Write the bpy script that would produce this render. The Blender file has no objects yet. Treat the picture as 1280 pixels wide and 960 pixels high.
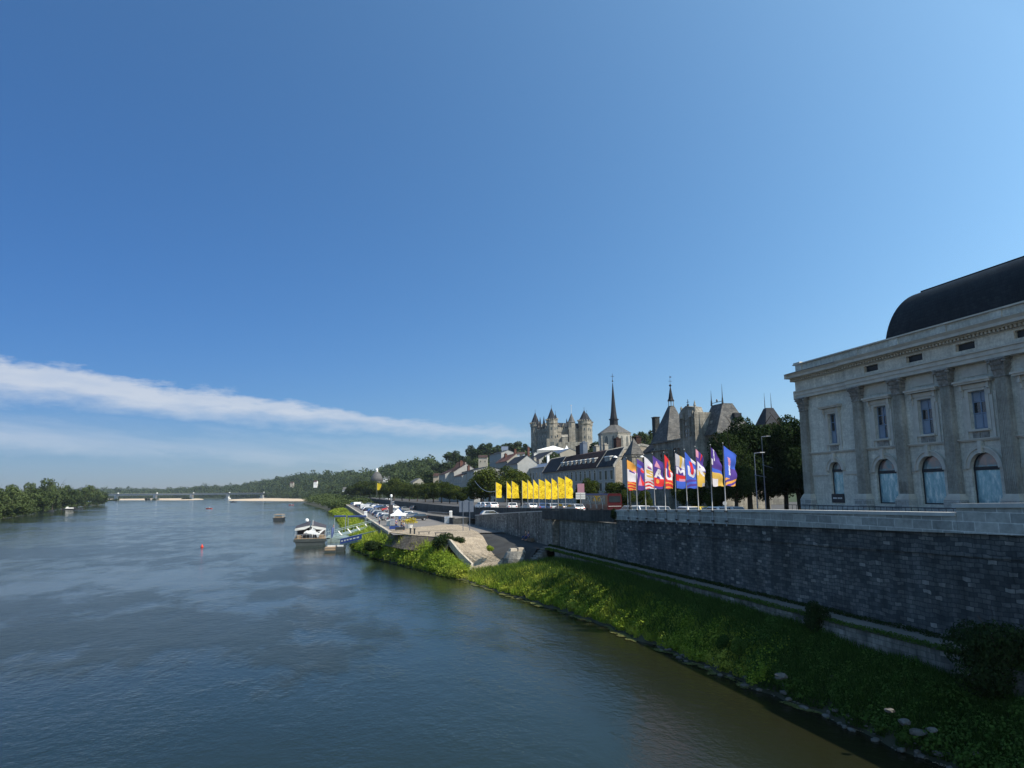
import bpy, bmesh, math, random
import numpy as np
from mathutils import Vector, Matrix
random.seed(7); RNG = np.random.default_rng(7)
SC = bpy.context.scene
COL = SC.collection
PI = math.pi
# ------------------------------------------------------------------ survey
F, PITCH, ROLL, EYE = 888., math.atan(135/888.), 0.010, 10.5
CPT, SPT = math.cos(PITCH), math.sin(PITCH)
def ray(px, py):
    a = px-640; b = 480-py
    c, s = math.cos(ROLL), math.sin(ROLL)
    a, b = a*c+b*s, -a*s+b*c
    return (a, F*CPT-b*SPT, F*SPT+b*CPT)
def G(px, py, z):
    r = ray(px, py); k = (z-EYE)/r[2]; return Vector((r[0]*k, r[1]*k, z))
def at(px, py, Y):
    r = ray(px, py); k = Y/r[1]; return Vector((r[0]*k, Y, EYE+r[2]*k))
QA = math.radians(14.36)
UX, UY = -math.sin(QA), math.cos(QA)          # u: along the quay, away;  v: to the right
def W(t, s, z=0.): return Vector((t*UY+s*UX, -t*UX+s*UY, z))
def ST(p): return (p[0]*UX+p[1]*UY, p[0]*UY-p[1]*UX)
ROT_F = -(PI/2-QA)                             # frame of a riverfront facade: X=-s, Y=+t
ROT_Q = QA                                     # frame with Y along the quay
def Q(t, s, z): return (-s, t, z)              # in the ROT_F frame at the origin
def lerp(tab, x):
    if x <= tab[0][0]: return tab[0][1]
    for (a, va), (b, vb) in zip(tab, tab[1:]):
        if x <= b: return va+(vb-va)*(x-a)/(b-a)
    return tab[-1][1]
# ------------------------------------------------------------------ objects
def tag(o, label=None, cat=None, group=None, kind=None):
    if label: o['label'] = label
    if cat: o['category'] = cat
    if group: o['group'] = group
    if kind: o['kind'] = kind
    return o
def empty(name, loc=(0, 0, 0), rz=0., label=None, cat=None, group=None):
    o = bpy.data.objects.new(name, None); COL.objects.link(o)
    o.empty_display_size = .1
    o.location = loc; o.rotation_euler = (0, 0, rz)
    return tag(o, label, cat, group)
KIDS = {}
def link(name, me, parent=None, loc=None, rz=None):
    o = bpy.data.objects.new(name, me); COL.objects.link(o)
    if parent is not None: o.parent = parent; KIDS.setdefault(parent.name, []).append(o)
    if loc is not None: o.location = loc
    if rz is not None: o.rotation_euler = (0, 0, rz)
    return o
def dup(o, parent=None, loc=None, rz=None, sc=None, label=None, mat=None, matpart=None):
    c = o.copy(); COL.objects.link(c)
    if parent is not None: c.parent = parent; KIDS.setdefault(parent.name, []).append(c)
    if loc is not None: c.location = loc
    if rz is not None: c.rotation_euler = (0, 0, rz)
    if sc is not None: c.scale = sc
    if label: c['label'] = label
    for k in KIDS.get(o.name, []):
        d = dup(k, c, mat=mat, matpart=matpart)
        if mat is not None and k.name.split('.')[0] == matpart:
            d.material_slots[0].link = 'OBJECT'; d.material_slots[0].material = mat
    return c
class MB:
    def __init__(s): s.v = []; s.f = []; s.m = []; s.cur = 0
    def add(s, vs, fs, m=None):
        b = len(s.v); s.v += [tuple(v) for v in vs]
        for f in fs: s.f.append(tuple(b+i for i in f)); s.m.append(s.cur if m is None else m)
    def box(s, x0, x1, y0, y1, z0, z1, m=None, tp=0.):
        t = tp
        s.add([(x0, y0, z0), (x1, y0, z0), (x1, y1, z0), (x0, y1, z0), (x0+t, y0+t, z1), (x1-t, y0+t, z1), (x1-t, y1-t, z1), (x0+t, y1-t, z1)],
              [(3, 2, 1, 0), (4, 5, 6, 7), (0, 1, 5, 4), (1, 2, 6, 5), (2, 3, 7, 6), (3, 0, 4, 7)], m); return s
    def rbox(s, c, sx, sy, sz, ang, m=None):     # box rotated about z
        ca, sa = math.cos(ang), math.sin(ang); vs = []
        for z in (0, sz):
            for x, y in ((-sx/2, -sy/2), (sx/2, -sy/2), (sx/2, sy/2), (-sx/2, sy/2)):
                vs.append((c[0]+x*ca-y*sa, c[1]+x*sa+y*ca, c[2]+z))
        s.add(vs, [(3, 2, 1, 0), (4, 5, 6, 7), (0, 1, 5, 4), (1, 2, 6, 5), (2, 3, 7, 6), (3, 0, 4, 7)], m); return s
    def prism(s, poly, z0, z1, m=None):          # poly ccw in xy
        n = len(poly)
        s.add([(x, y, z0) for x, y in poly]+[(x, y, z1) for x, y in poly],
              [tuple(range(n))[::-1], tuple(range(n, 2*n))]+[(i, (i+1) % n, n+(i+1) % n, n+i) for i in range(n)], m); return s
    def extr(s, prof, x0, x1, m=None, caps=True): # prof in (y,z), extruded along x
        n = len(prof)
        fs = [(i, (i+1) % n, n+(i+1) % n, n+i) for i in range(n)]
        if caps: fs += [tuple(range(n))[::-1], tuple(range(n, 2*n))]
        s.add([(x0, y, z) for y, z in prof]+[(x1, y, z) for y, z in prof], fs, m); return s
    def lathe(s, prof, n=16, c=(0, 0), m=None, ph=0.):      # prof (r,z)
        vs = []; k = len(prof)
        for r, z in prof:
            for i in range(n):
                a = ph+2*PI*i/n; vs.append((c[0]+r*math.cos(a), c[1]+r*math.sin(a), z))
        fs = []
        for j in range(k-1):
            for i in range(n): fs.append((j*n+i, j*n+(i+1) % n, (j+1)*n+(i+1) % n, (j+1)*n+i))
        fs.append(tuple(range(n))[::-1]); fs.append(tuple((k-1)*n+i for i in range(n)))
        s.add(vs, fs, m); return s
    def tube(s, pts, rad, n=6, m=None):
        pts = [Vector(p) for p in pts]; k = len(pts)
        if not hasattr(rad, '__len__'): rad = [rad]*k
        vs = []
        for i, p in enumerate(pts):
            d = (pts[min(i+1, k-1)]-pts[max(i-1, 0)]).normalized()
            a = d.cross(Vector((0, 0, 1)) if abs(d.z) < .9 else Vector((1, 0, 0))).normalized(); b = d.cross(a)
            for j in range(n):
                q = 2*PI*j/n; vs.append(p+(a*math.cos(q)+b*math.sin(q))*rad[i])
        fs = [(j*n+i, j*n+(i+1) % n, (j+1)*n+(i+1) % n, (j+1)*n+i) for j in range(k-1) for i in range(n)]
        fs += [tuple(range(n)), tuple((k-1)*n+i for i in range(n))[::-1]]
        s.add(vs, fs, m); return s
    def quad(s, a, b, c, d, m=None): s.add([a, b, c, d], [(0, 1, 2, 3)], m); return s
    def mesh(s, name, mats, smooth=False):
        me = bpy.data.meshes.new(name); me.from_pydata(s.v, [], s.f)
        for m in (mats if isinstance(mats, (list, tuple)) else [mats]): me.materials.append(m)
        me.polygons.foreach_set('material_index', s.m)
        if smooth: me.polygons.foreach_set('use_smooth', [True]*len(s.f))
        me.update(); return me
    def build(s, name, mats, parent=None, loc=None, rz=None, smooth=False, fix=False):
        me = s.mesh(name, mats, smooth)
        if fix:
            bm = bmesh.new(); bm.from_mesh(me); bmesh.ops.recalc_face_normals(bm, faces=bm.faces); bm.to_mesh(me); bm.free()
        return link(name, me, parent, loc, rz)
def fast(name, V, Fq, mats, midx=None):
    me = bpy.data.meshes.new(name); k = Fq.shape[1]
    me.vertices.add(len(V)); me.vertices.foreach_set('co', np.asarray(V, np.float32).ravel())
    me.loops.add(Fq.size); me.loops.foreach_set('vertex_index', np.asarray(Fq, np.int32).ravel())
    me.polygons.add(len(Fq)); me.polygons.foreach_set('loop_start', np.arange(0, Fq.size, k, dtype=np.int32))
    for m in (mats if isinstance(mats, (list, tuple)) else [mats]): me.materials.append(m)
    if midx is not None: me.polygons.foreach_set('material_index', np.asarray(midx, np.int32))
    me.update(calc_edges=True); return me
# ------------------------------------------------------------------ materials
def nodes(name):
    m = bpy.data.materials.new(name); m.use_nodes = True
    nt = m.node_tree; return m, nt, nt.nodes['Principled BSDF'], nt.links
def N(nt, typ, **kw):
    n = nt.nodes.new(typ)
    for k, v in kw.items():
        if k in n.inputs and not hasattr(n, k): n.inputs[k].default_value = v
        else: setattr(n, k, v)
    return n
def noise(nt, vec, scale, detail=4, rough=.55):
    n = nt.nodes.new('ShaderNodeTexNoise'); n.inputs['Scale'].default_value = scale
    n.inputs['Detail'].default_value = detail; n.inputs['Roughness'].default_value = rough
    if vec is not None: nt.links.new(vec, n.inputs['Vector'])
    return n.outputs['Fac']
def ramp(nt, fac, stops):
    r = nt.nodes.new('ShaderNodeValToRGB'); e = r.color_ramp.elements
    while len(e) < len(stops): e.new(.5)
    for el, (p, c) in zip(e, stops):
        el.position = p; el.color = (*c, 1) if hasattr(c, '__len__') else (c, c, c, 1)
    nt.links.new(fac, r.inputs[0]); return r.outputs[0]
def mix(nt, fac, a, b, mode='MIX'):
    m = nt.nodes.new('ShaderNodeMix'); m.data_type = 'RGBA'; m.blend_type = mode
    for i, v in ((0, fac), (6, a), (7, b)):
        if isinstance(v, (int, float)): m.inputs[i].default_value = v if i == 0 else (v, v, v, 1)
        elif isinstance(v, tuple): m.inputs[i].default_value = (*v, 1)
        else: nt.links.new(v, m.inputs[i])
    return m.outputs[2]
def math_(nt, op, a, b=None, c=None, clamp=False):
    m = nt.nodes.new('ShaderNodeMath'); m.operation = op; m.use_clamp = clamp
    for i, v in enumerate((a, b, c)):
        if v is None: continue
        if isinstance(v, (int, float)): m.inputs[i].default_value = v
        else: nt.links.new(v, m.inputs[i])
    return m.outputs[0]
def bump(nt, h, strength, dist, bsdf):
    b = nt.nodes.new('ShaderNodeBump'); b.inputs['Strength'].default_value = strength; b.inputs['Distance'].default_value = dist
    nt.links.new(h, b.inputs['Height']); nt.links.new(b.outputs[0], bsdf.inputs['Normal'])
def coord(nt, which='Object'):
    t = nt.nodes.new('ShaderNodeTexCoord'); return t.outputs[which]
def sep(nt, v):
    s = nt.nodes.new('ShaderNodeSeparateXYZ'); nt.links.new(v, s.inputs[0]); return s.outputs
def comb(nt, x, y, z=0.):
    c = nt.nodes.new('ShaderNodeCombineXYZ')
    for i, v in enumerate((x, y, z)):
        if isinstance(v, (int, float)): c.inputs[i].default_value = v
        else: nt.links.new(v, c.inputs[i])
    return c.outputs[0]
def mat(name, col, rough=.8, var=.15, scale=1.5, metal=0., bmp=0., spec=.3):
    m, nt, b, L = nodes(name); co = coord(nt)
    n = noise(nt, co, scale, 5)
    r = ramp(nt, n, [(.25, tuple(c*(1-var) for c in col)), (.75, tuple(min(1, c*(1+var)) for c in col))])
    L.new(r, b.inputs['Base Color']); b.inputs['Roughness'].default_value = rough; b.inputs['Metallic'].default_value = metal
    b.inputs['Specular IOR Level'].default_value = spec
    if bmp: bump(nt, noise(nt, co, scale*6, 4), .6, bmp, b)
    return m
def stone(name, c1, c2, cm, bw, bh, mortar=.012, stain=.35, bmp=.02, xz=True, odd=None, rgh=.9, streak=.0, wild=0.):
    """ashlar or rubble wall: brick courses, per-block tone, stains and rain streaks"""
    m, nt, b, L = nodes(name); co = coord(nt); X, Y, Z = sep(nt, co)
    v = comb(nt, math_(nt, 'ADD', X, math_(nt, 'MULTIPLY', Y, 1. if xz else 0.)), Z if xz else Y)
    if wild:
        w = nt.nodes.new('ShaderNodeTexNoise'); w.inputs['Scale'].default_value = 1.3; w.inputs['Detail'].default_value = 3
        L.new(v, w.inputs['Vector'])
        vm = nt.nodes.new('ShaderNodeVectorMath'); vm.operation = 'SCALE'; L.new(w.outputs['Color'], vm.inputs[0]); vm.inputs['Scale'].default_value = wild
        va = nt.nodes.new('ShaderNodeVectorMath'); va.operation = 'ADD'; L.new(v, va.inputs[0]); L.new(vm.outputs[0], va.inputs[1]); v = va.outputs[0]
    br = nt.nodes.new('ShaderNodeTexBrick'); L.new(v, br.inputs['Vector'])
    br.inputs['Scale'].default_value = 1.; br.inputs['Brick Width'].default_value = bw; br.inputs['Row Height'].default_value = bh
    br.inputs['Mortar Size'].default_value = mortar; br.inputs['Mortar Smooth'].default_value = .3; br.inputs['Bias'].default_value = 0.
    br.inputs['Color1'].default_value = (*c1, 1); br.inputs['Color2'].default_value = (*c2, 1); br.inputs['Mortar'].default_value = (*cm, 1)
    col = br.outputs['Color']
    n1 = noise(nt, co, .35, 6, .65); n2 = noise(nt, co, 4., 5, .6)
    col = mix(nt, 1., col, ramp(nt, n1, [(.35, 1-stain), (.65, 1.12)]), 'MULTIPLY')
    col = mix(nt, 1., col, ramp(nt, n2, [(.3, .78), (.7, 1.15)]), 'MULTIPLY')
    if odd:                                    # a few odd pale or rusty blocks
        b2 = nt.nodes.new('ShaderNodeTexBrick'); L.new(v, b2.inputs['Vector']); b2.inputs['Scale'].default_value = 1.
        b2.inputs['Brick Width'].default_value = bw; b2.inputs['Row Height'].default_value = bh; b2.inputs['Mortar Size'].default_value = mortar
        b2.inputs['Color1'].default_value = (0, 0, 0, 1); b2.inputs['Color2'].default_value = (1, 1, 1, 1); b2.inputs['Mortar'].default_value = (0, 0, 0, 1)
        msk = math_(nt, 'GREATER_THAN', sep(nt, b2.outputs['Color'])[0], 1-odd[2])
        msk = math_(nt, 'MULTIPLY', msk, ramp(nt, noise(nt, co, .45, 4, .7), [(.42, .0), (.62, .8)]))
        dk = math_(nt, 'LESS_THAN', sep(nt, b2.outputs['Color'])[0], .2)
        col = mix(nt, math_(nt, 'MULTIPLY', dk, .35), col, tuple(c*.45 for c in c1))
        col = mix(nt, msk, col, odd[0])
    if streak:
        st = noise(nt, comb(nt, math_(nt, 'MULTIPLY', math_(nt, 'ADD', X, Y), 1.6), 0., math_(nt, 'MULTIPLY', Z, .12)), 1., 5, .7)
        col = mix(nt, streak, col, mix(nt, 1., col, ramp(nt, st, [(.38, .25), (.6, 1.1)]), 'MULTIPLY'))
    L.new(col, b.inputs['Base Color']); b.inputs['Roughness'].default_value = rgh; b.inputs['Specular IOR Level'].default_value = .2
    h = math_(nt, 'SUBTRACT', math_(nt, 'MULTIPLY', n2, .8), br.outputs['Fac'])
    bump(nt, h, .8, bmp, b); return m
def leafmat(name, c_dark, c_light, trans=.25, yellow=None):
    m, nt, b, L = nodes(name); nt.nodes.remove(b)
    out = nt.nodes['Material Output']
    g = nt.nodes.new('ShaderNodeNewGeometry'); oi = nt.nodes.new('ShaderNodeObjectInfo')
    f = math_(nt, 'ADD', math_(nt, 'MULTIPLY', g.outputs['Random Per Island'], .55), math_(nt, 'MULTIPLY', oi.outputs['Random'], .45))
    col = ramp(nt, f, [(.1, c_dark), (.9, c_light)])
    if yellow:
        n = noise(nt, coord(nt), yellow[1], 4)
        col = mix(nt, ramp(nt, n, [(.45, 0.), (.62, 1.)]), col, yellow[0])
    d = nt.nodes.new('ShaderNodeBsdfDiffuse'); t = nt.nodes.new('ShaderNodeBsdfTranslucent')
    L.new(col, d.inputs[0]); L.new(mix(nt, 1., col, (1.1, 1.15, .5), 'MULTIPLY'), t.inputs[0])
    mx = nt.nodes.new('ShaderNodeMixShader'); mx.inputs[0].default_value = trans
    L.new(d.outputs[0], mx.inputs[1]); L.new(t.outputs[0], mx.inputs[2]); L.new(mx.outputs[0], out.inputs[0]); return m
def cloth(name, col, trans=.35, spots=None):
    m, nt, b, L = nodes(name); nt.nodes.remove(b); out = nt.nodes['Material Output']
    c = ramp(nt, noise(nt, coord(nt), 3., 3), [(.3, tuple(x*.92 for x in col)), (.7, col)])
    if spots:
        mp = nt.nodes.new('ShaderNodeMapping'); mp.inputs['Scale'].default_value = (2.2, 2.2, 3.4); L.new(coord(nt), mp.inputs[0])
        c = mix(nt, ramp(nt, noise(nt, mp.outputs[0], 1.6, 2), [(.57, 0.), (.60, 1.)]), c, spots)
    d = nt.nodes.new('ShaderNodeBsdfDiffuse'); t = nt.nodes.new('ShaderNodeBsdfTranslucent')
    L.new(c, d.inputs[0]); L.new(c, t.inputs[0]); mx = nt.nodes.new('ShaderNodeMixShader'); mx.inputs[0].default_value = trans
    L.new(d.outputs[0], mx.inputs[1]); L.new(t.outputs[0], mx.inputs[2]); L.new(mx.outputs[0], out.inputs[0]); return m
M = {}
M['wall'] = stone('quay_rubble', (.095, .106, .112), (.19, .195, .188), (.085, .094, .10), .46, .21, .018, .42, .05, odd=((.34, .335, .31), 1.5, .09), streak=.45, wild=.26)
M['wall_far'] = stone('quay_rubble_pale', (.20, .20, .18), (.31, .305, .275), (.17, .17, .155), .5, .25, .014, .45, .03, odd=((.42, .40, .36), 1.2, .08), streak=.6, wild=.10)
M['dark_wall'] = stone('sooty_stone', (.060, .068, .07), (.10, .105, .10), (.06, .065, .07), .7, .3, .012, .4, .02, streak=.6)
M['parapet'] = stone('parapet_blocks', (.30, .31, .29), (.46, .46, .42), (.60, .60, .56), 1.15, .43, .028, .22, .012, wild=.03)
M['cap'] = mat('capstone', (.48, .48, .45), .9, .15, 2., bmp=.01)
M['sunstone'] = stone('revetment_stone', (.15, .125, .092), (.23, .20, .155), (.09, .075, .057), .35, .2, .03, .4, .03, wild=.12)
M['cobble'] = stone('cobbles', (.37, .31, .22), (.50, .425, .32), (.22, .18, .13), .22, .16, .022, .3, .03, xz=False, wild=.05)
M['coping'] = stone('quay_coping', (.40, .36, .29), (.50, .45, .37), (.25, .22, .18), 1.2, .6, .02, .2, .01, xz=False)
M['ashlar'] = stone('tuffeau_ashlar', (.60, .585, .495), (.69, .67, .57), (.42, .41, .35), 1.1, .42, .006, .14, .006, streak=.2)
M['carved'] = mat('carved_stone', (.25, .245, .22), .9, .55, 3.5, bmp=.05)
M['flute'] = stone('pilaster_stone', (.38, .375, .33), (.46, .45, .395), (.30, .295, .265), 2.4, 1.3, .006, .22, .006, streak=.3)
M['mould'] = mat('moulding_stone', (.52, .50, .43), .9, .18, 1.2, bmp=.01)
M['castle'] = stone('castle_tuffeau', (.27, .255, .215), (.36, .34, .285), (.20, .185, .15), 1.2, .6, .02, .35, .02, streak=.5)
M['church'] = stone('church_stone', (.32, .31, .275), (.41, .40, .36), (.28, .27, .24), 1., .5, .02, .25, .02, streak=.4)
M['render'] = mat('lime_render', (.34, .335, .31), .9, .14, .5)
M['render2'] = mat('grey_render', (.33, .335, .32), .9, .14, .5)
M['render3'] = mat('cream_render', (.33, .31, .26), .9, .12, .5)
M['rubble'] = stone('gable_rubble', (.36, .31, .24), (.44, .39, .31), (.28, .25, .2), .5, .25, .03, .35, .03)
M['slate'] = stone('slate_roof', (.018, .021, .026), (.030, .034, .040), (.015, .018, .024), .35, .22, .01, .3, .01, rgh=.75)
M['slate2'] = stone('weathered_slate', (.075, .077, .078), (.145, .143, .133), (.07, .07, .07), .4, .25, .01, .3, .01, rgh=.7)
M['tile'] = stone('brown_tiles', (.048, .030, .026), (.072, .042, .036), (.05, .03, .025), .3, .2, .01, .35, .01)
M['brick'] = stone('red_brick', (.13, .05, .036), (.17, .07, .05), (.14, .12, .10), .23, .08, .01, .3, .01)
M['zinc'] = mat('zinc', (.13, .16, .21), .45, .15, 1., metal=.3)
M['lead'] = stone('dome_slate', (.012, .016, .019), (.020, .026, .028), (.007, .009, .011), .5, .34, .03, .4, .02, rgh=.6, streak=.4)
M['white'] = mat('white_paint', (.78, .78, .76), .5, .05)
M['offwhite'] = mat('weathered_white', (.58, .58, .55), .6, .12)
M['steel'] = mat('galvanised_steel', (.42, .44, .46), .4, .1, metal=.5)
M['pole'] = mat('pole_aluminium', (.28, .29, .29), .45, .08, metal=.3)
M['dark'] = mat('dark_metal', (.03, .035, .04), .5, .2)
M['black'] = mat('black_rubber', (.02, .02, .02), .8, .2)
M['winglass'] = mat('window_glass', (.02, .028, .035), .08, .3, spec=.8)
M['frame'] = mat('blue_grey_joinery', (.20, .27, .36), .6, .1)
M['shutter'] = mat('pale_shutter', (.45, .47, .47), .6, .1)
M['asphalt'] = mat('asphalt', (.075, .073, .07), .9, .25, .3, bmp=.01)
M['apron'] = mat('shade_dark_apron', (.032, .034, .034), .95, .35, .4, bmp=.02)  # cast shade beside the slipway put into the apron colour
M['gravel'] = mat('sandy_path', (.17, .155, .13), .95, .25, .6, bmp=.02)
M['road'] = mat('pale_road', (.16, .152, .14), .9, .18, .3)
M['sand'] = mat('river_sand', (.50, .40, .28), .95, .12, .02)
M['mud'] = mat('bank_soil', (.045, .048, .03), .95, .4, .6, bmp=.05)
M['hill'] = mat('hill_ground', (.035, .050, .022), .95, .3, .02)
M['rock'] = mat('pale_rock', (.12, .117, .105), .9, .3, 2., bmp=.03)
M['leaf'] = leafmat('plane_leaves', (.013, .028, .009), (.085, .105, .022), .2)
M['leaf_dk'] = leafmat('dark_leaves', (.010, .022, .010), (.040, .062, .022), .15)
M['leaf_far'] = leafmat('wood_leaves', (.014, .028, .014), (.062, .085, .034), .15)
M['leaf_isl'] = leafmat('willow_leaves', (.028, .045, .016), (.09, .12, .045), .2)
M['pine'] = leafmat('pine_needles', (.012, .025, .012), (.045, .062, .022), .1)
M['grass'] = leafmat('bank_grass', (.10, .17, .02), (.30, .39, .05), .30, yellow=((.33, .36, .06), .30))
M['grass_dk'] = leafmat('dark_and_shaded_grass', (.020, .046, .012), (.080, .14, .030), .2)  # dark grass, and a darkened copy of bank grass for the wall shade
M['scum'] = leafmat('floating_weed', (.06, .075, .025), (.17, .18, .07), .05)
M['bark'] = mat('bark', (.06, .048, .035), .95, .3, 3., bmp=.03)
M['teal'] = mat('gangway_paint', (.20, .27, .27), .6, .1)
M['navy'] = mat('navy_canvas', (.02, .04, .13), .7, .1)
M['cblue'] = mat('banner_blue', (.03, .06, .22), .6, .1)
M['hull'] = mat('hull_grey', (.045, .055, .055), .4, .2)
M['timber'] = mat('timber', (.30, .22, .14), .8, .2)
M['charcoal'] = mat('charcoal_awning', (.055, .05, .055), .7, .1)
M['red'] = mat('signal_red', (.55, .04, .02), .5, .05)
M['coach'] = mat('coach_red', (.05, .006, .009), .3, .05, spec=.6)
M['skin'] = mat('skin', (.45, .27, .19), .6, .05)
M['hair'] = mat('hair', (.05, .03, .02), .7, .1)
M['lamp'] = mat('lamp_glass', (.7, .7, .66), .3, .02)
M['rust'] = mat('weathered_rail', (.12, .11, .10), .8, .2)
M['yellow_p'] = leafmat('yellow_flowers', (.25, .22, .02), (.55, .45, .04), .2)
M['gutter'] = mat('gutter_slates', (.045, .06, .09), .5, .15)
M['sheen_blind'] = mat('bluish_sheen_blind', (.24, .30, .38), .6, .1)  # bluish tone of the blinds stands in for sky reflected in the panes
M['debris'] = mat('bleached_debris', (.30, .25, .16), .9, .3)
# ------------------------------------------------------------------ sky, sun, camera
wd = bpy.data.worlds.new('World'); SC.world = wd; wd.use_nodes = True
SUN_EL = 48.; SUN_DIR = Vector((.882, -.471, 0))
dirn = Vector((SUN_DIR.x*math.cos(math.radians(SUN_EL)), SUN_DIR.y*math.cos(math.radians(SUN_EL)), math.sin(math.radians(SUN_EL))))
SKY_FIT = ((-.23, 2.30, .70), (.20, 1.66, .07), (.395, 1.02, -.10))
def build_world():
    nt = wd.node_tree; L = nt.links; bg = nt.nodes['Background']
    sky = nt.nodes.new('ShaderNodeTexSky'); sky.sky_type = 'NISHITA'; sky.sun_disc = False
    sky.sun_elevation = math.radians(SUN_EL)
    sky.sun_rotation = math.atan2(SUN_DIR.x, SUN_DIR.y)
    sky.altitude = 0; sky.air_density = SKY_AIR; sky.dust_density = SKY_DUST; sky.ozone_density = SKY_OZONE
    g = nt.nodes.new('ShaderNodeTexCoord').outputs['Generated']
    x, y, z = sep(nt, g)
    az = math_(nt, 'ARCTAN2', x, y)
    el = math_(nt, 'ARCSINE', z)
    v = comb(nt, math_(nt, 'MULTIPLY', az, 3.), math_(nt, 'MULTIPLY', el, 9.), 0.)
    nA = noise(nt, v, 3.2, 8, .66); nB = noise(nt, comb(nt, math_(nt, 'MULTIPLY', az, 9.), math_(nt, 'MULTIPLY', el, 40.)), 1.5, 6, .6)
    nC = noise(nt, comb(nt, math_(nt, 'MULTIPLY', az, 2.), math_(nt, 'ADD', math_(nt, 'MULTIPLY', el, 16.), math_(nt, 'MULTIPLY', az, 2.)), 3.), 1.6, 6, .6)
    def band(pts_hi, pts_lo, amp, soft_hi, soft_lo):
        # upper and lower edge as straight lines in azimuth/elevation, edges torn by noise
        (a0, h0), (a1, h1) = pts_hi; (b0, l0), (b1, l1) = pts_lo
        hi = math_(nt, 'MULTIPLY_ADD', math_(nt, 'SUBTRACT', az, a0), (h1-h0)/(a1-a0), h0)
        lo = math_(nt, 'MULTIPLY_ADD', math_(nt, 'SUBTRACT', az, b0), (l1-l0)/(b1-b0), l0)
        wob = math_(nt, 'MULTIPLY', math_(nt, 'SUBTRACT', nA, .5), amp)
        fine = math_(nt, 'MULTIPLY', math_(nt, 'SUBTRACT', nB, .5), amp*.6)
        e = math_(nt, 'ADD', el, math_(nt, 'ADD', wob, fine))
        up = math_(nt, 'DIVIDE', math_(nt, 'SUBTRACT', hi, e), soft_hi, clamp=True)
        dn = math_(nt, 'DIVIDE', math_(nt, 'SUBTRACT', e, lo), soft_lo, clamp=True)
        return math_(nt, 'MULTIPLY', up, dn)
    def ae(px, py):
        r = Vector(ray(px, py)).normalized(); return (math.atan2(r.x, r.y), math.asin(r.z))
    m1 = band((ae(0, 442), ae(655, 537)), (ae(0, 508), ae(655, 557)), .046, .010, .030)
    m1 = math_(nt, 'MULTIPLY', m1, math_(nt, 'DIVIDE', math_(nt, 'SUBTRACT', ae(720, 540)[0], az), .10, clamp=True))
    m1 = math_(nt, 'MULTIPLY', m1, ramp(nt, nB, [(.25, .72), (.6, 1.)]))
    m2 = band((ae(0, 505), ae(655, 562)), (ae(0, 575), ae(655, 592)), .05, .04, .05)
    m2 = math_(nt, 'MULTIPLY', m2, ramp(nt, nC, [(.34, .20), (.58, .95)]))
    m2 = math_(nt, 'MULTIPLY', m2, math_(nt, 'DIVIDE', math_(nt, 'SUBTRACT', ae(760, 540)[0], az), .25, clamp=True))
    msk = math_(nt, 'MAXIMUM', math_(nt, 'MULTIPLY', m1, .84), m2)
    msk = math_(nt, 'MULTIPLY', msk, math_(nt, 'GREATER_THAN', y, 0.))
    # aureole: the sky brightens and pales towards the sun, and a little at the horizon
    sv = dirn
    dt = math_(nt, 'ADD', math_(nt, 'ADD', math_(nt, 'MULTIPLY', x, sv.x), math_(nt, 'MULTIPLY', y, sv.y)), math_(nt, 'MULTIPLY', z, sv.z))
    dt = math_(nt, 'MINIMUM', dt, .46); hh = math_(nt, 'POWER', math_(nt, 'SUBTRACT', 1., math_(nt, 'ABSOLUTE', z), clamp=True), 8.)
    fac = [math_(nt, 'EXPONENT', math_(nt, 'ADD', a_, math_(nt, 'ADD', math_(nt, 'MULTIPLY', dt, b_), math_(nt, 'MULTIPLY', hh, c_)))) for a_, b_, c_ in SKY_FIT]
    tint = mix(nt, 1., sky.outputs[0], comb(nt, *fac), 'MULTIPLY')
    col = mix(nt, msk, tint, CLOUD_COL)
    L.new(col, bg.inputs[0]); bg.inputs[1].default_value = SKY_STR
SKY_AIR, SKY_DUST, SKY_OZONE, SKY_STR = 1.0, .3, 3.0, .075
SKY_TINT = (1., 1., 1.); HZ_AMT = .5; HZ_COL = (2.6, 4.2, 5.8); CLOUD_COL = (6.6, 7.1, 7.9)
build_world()
sd = bpy.data.lights.new('sun', 'SUN'); sd.energy = 5.; sd.angle = math.radians(.5); sd.color = (1., .90, .76)
so = bpy.data.objects.new('sun', sd); COL.objects.link(so)
dirn = Vector((SUN_DIR.x*math.cos(math.radians(SUN_EL)), SUN_DIR.y*math.cos(math.radians(SUN_EL)), math.sin(math.radians(SUN_EL))))
so.rotation_euler = dirn.to_track_quat('Z', 'Y').to_euler(); so.location = (60, -40, 80)
cd = bpy.data.cameras.new('camera'); cam = bpy.data.objects.new('camera', cd); COL.objects.link(cam); SC.camera = cam
cd.sensor_width = 36.; cd.lens = F/1280*36; cd.clip_start = .1; cd.clip_end = 40000
cam.matrix_world = Matrix.Translation((0, 0, EYE)) @ Matrix.Rotation(PI/2+PITCH, 4, 'X') @ Matrix.Rotation(-ROLL, 4, 'Z')
SC.view_settings.view_transform = 'Standard'; SC.view_settings.look = 'None'; SC.view_settings.gamma = 1.; SC.view_settings.exposure = .40
SC.render.resolution_x = 1024; SC.render.resolution_y = 768
SC.cycles.max_bounces = 6; SC.cycles.diffuse_bounces = 2; SC.cycles.glossy_bounces = 3; SC.cycles.transparent_max_bounces = 6
SC.cycles.use_denoising = True; SC.cycles.caustics_reflective = False; SC.cycles.caustics_refractive = False
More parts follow.
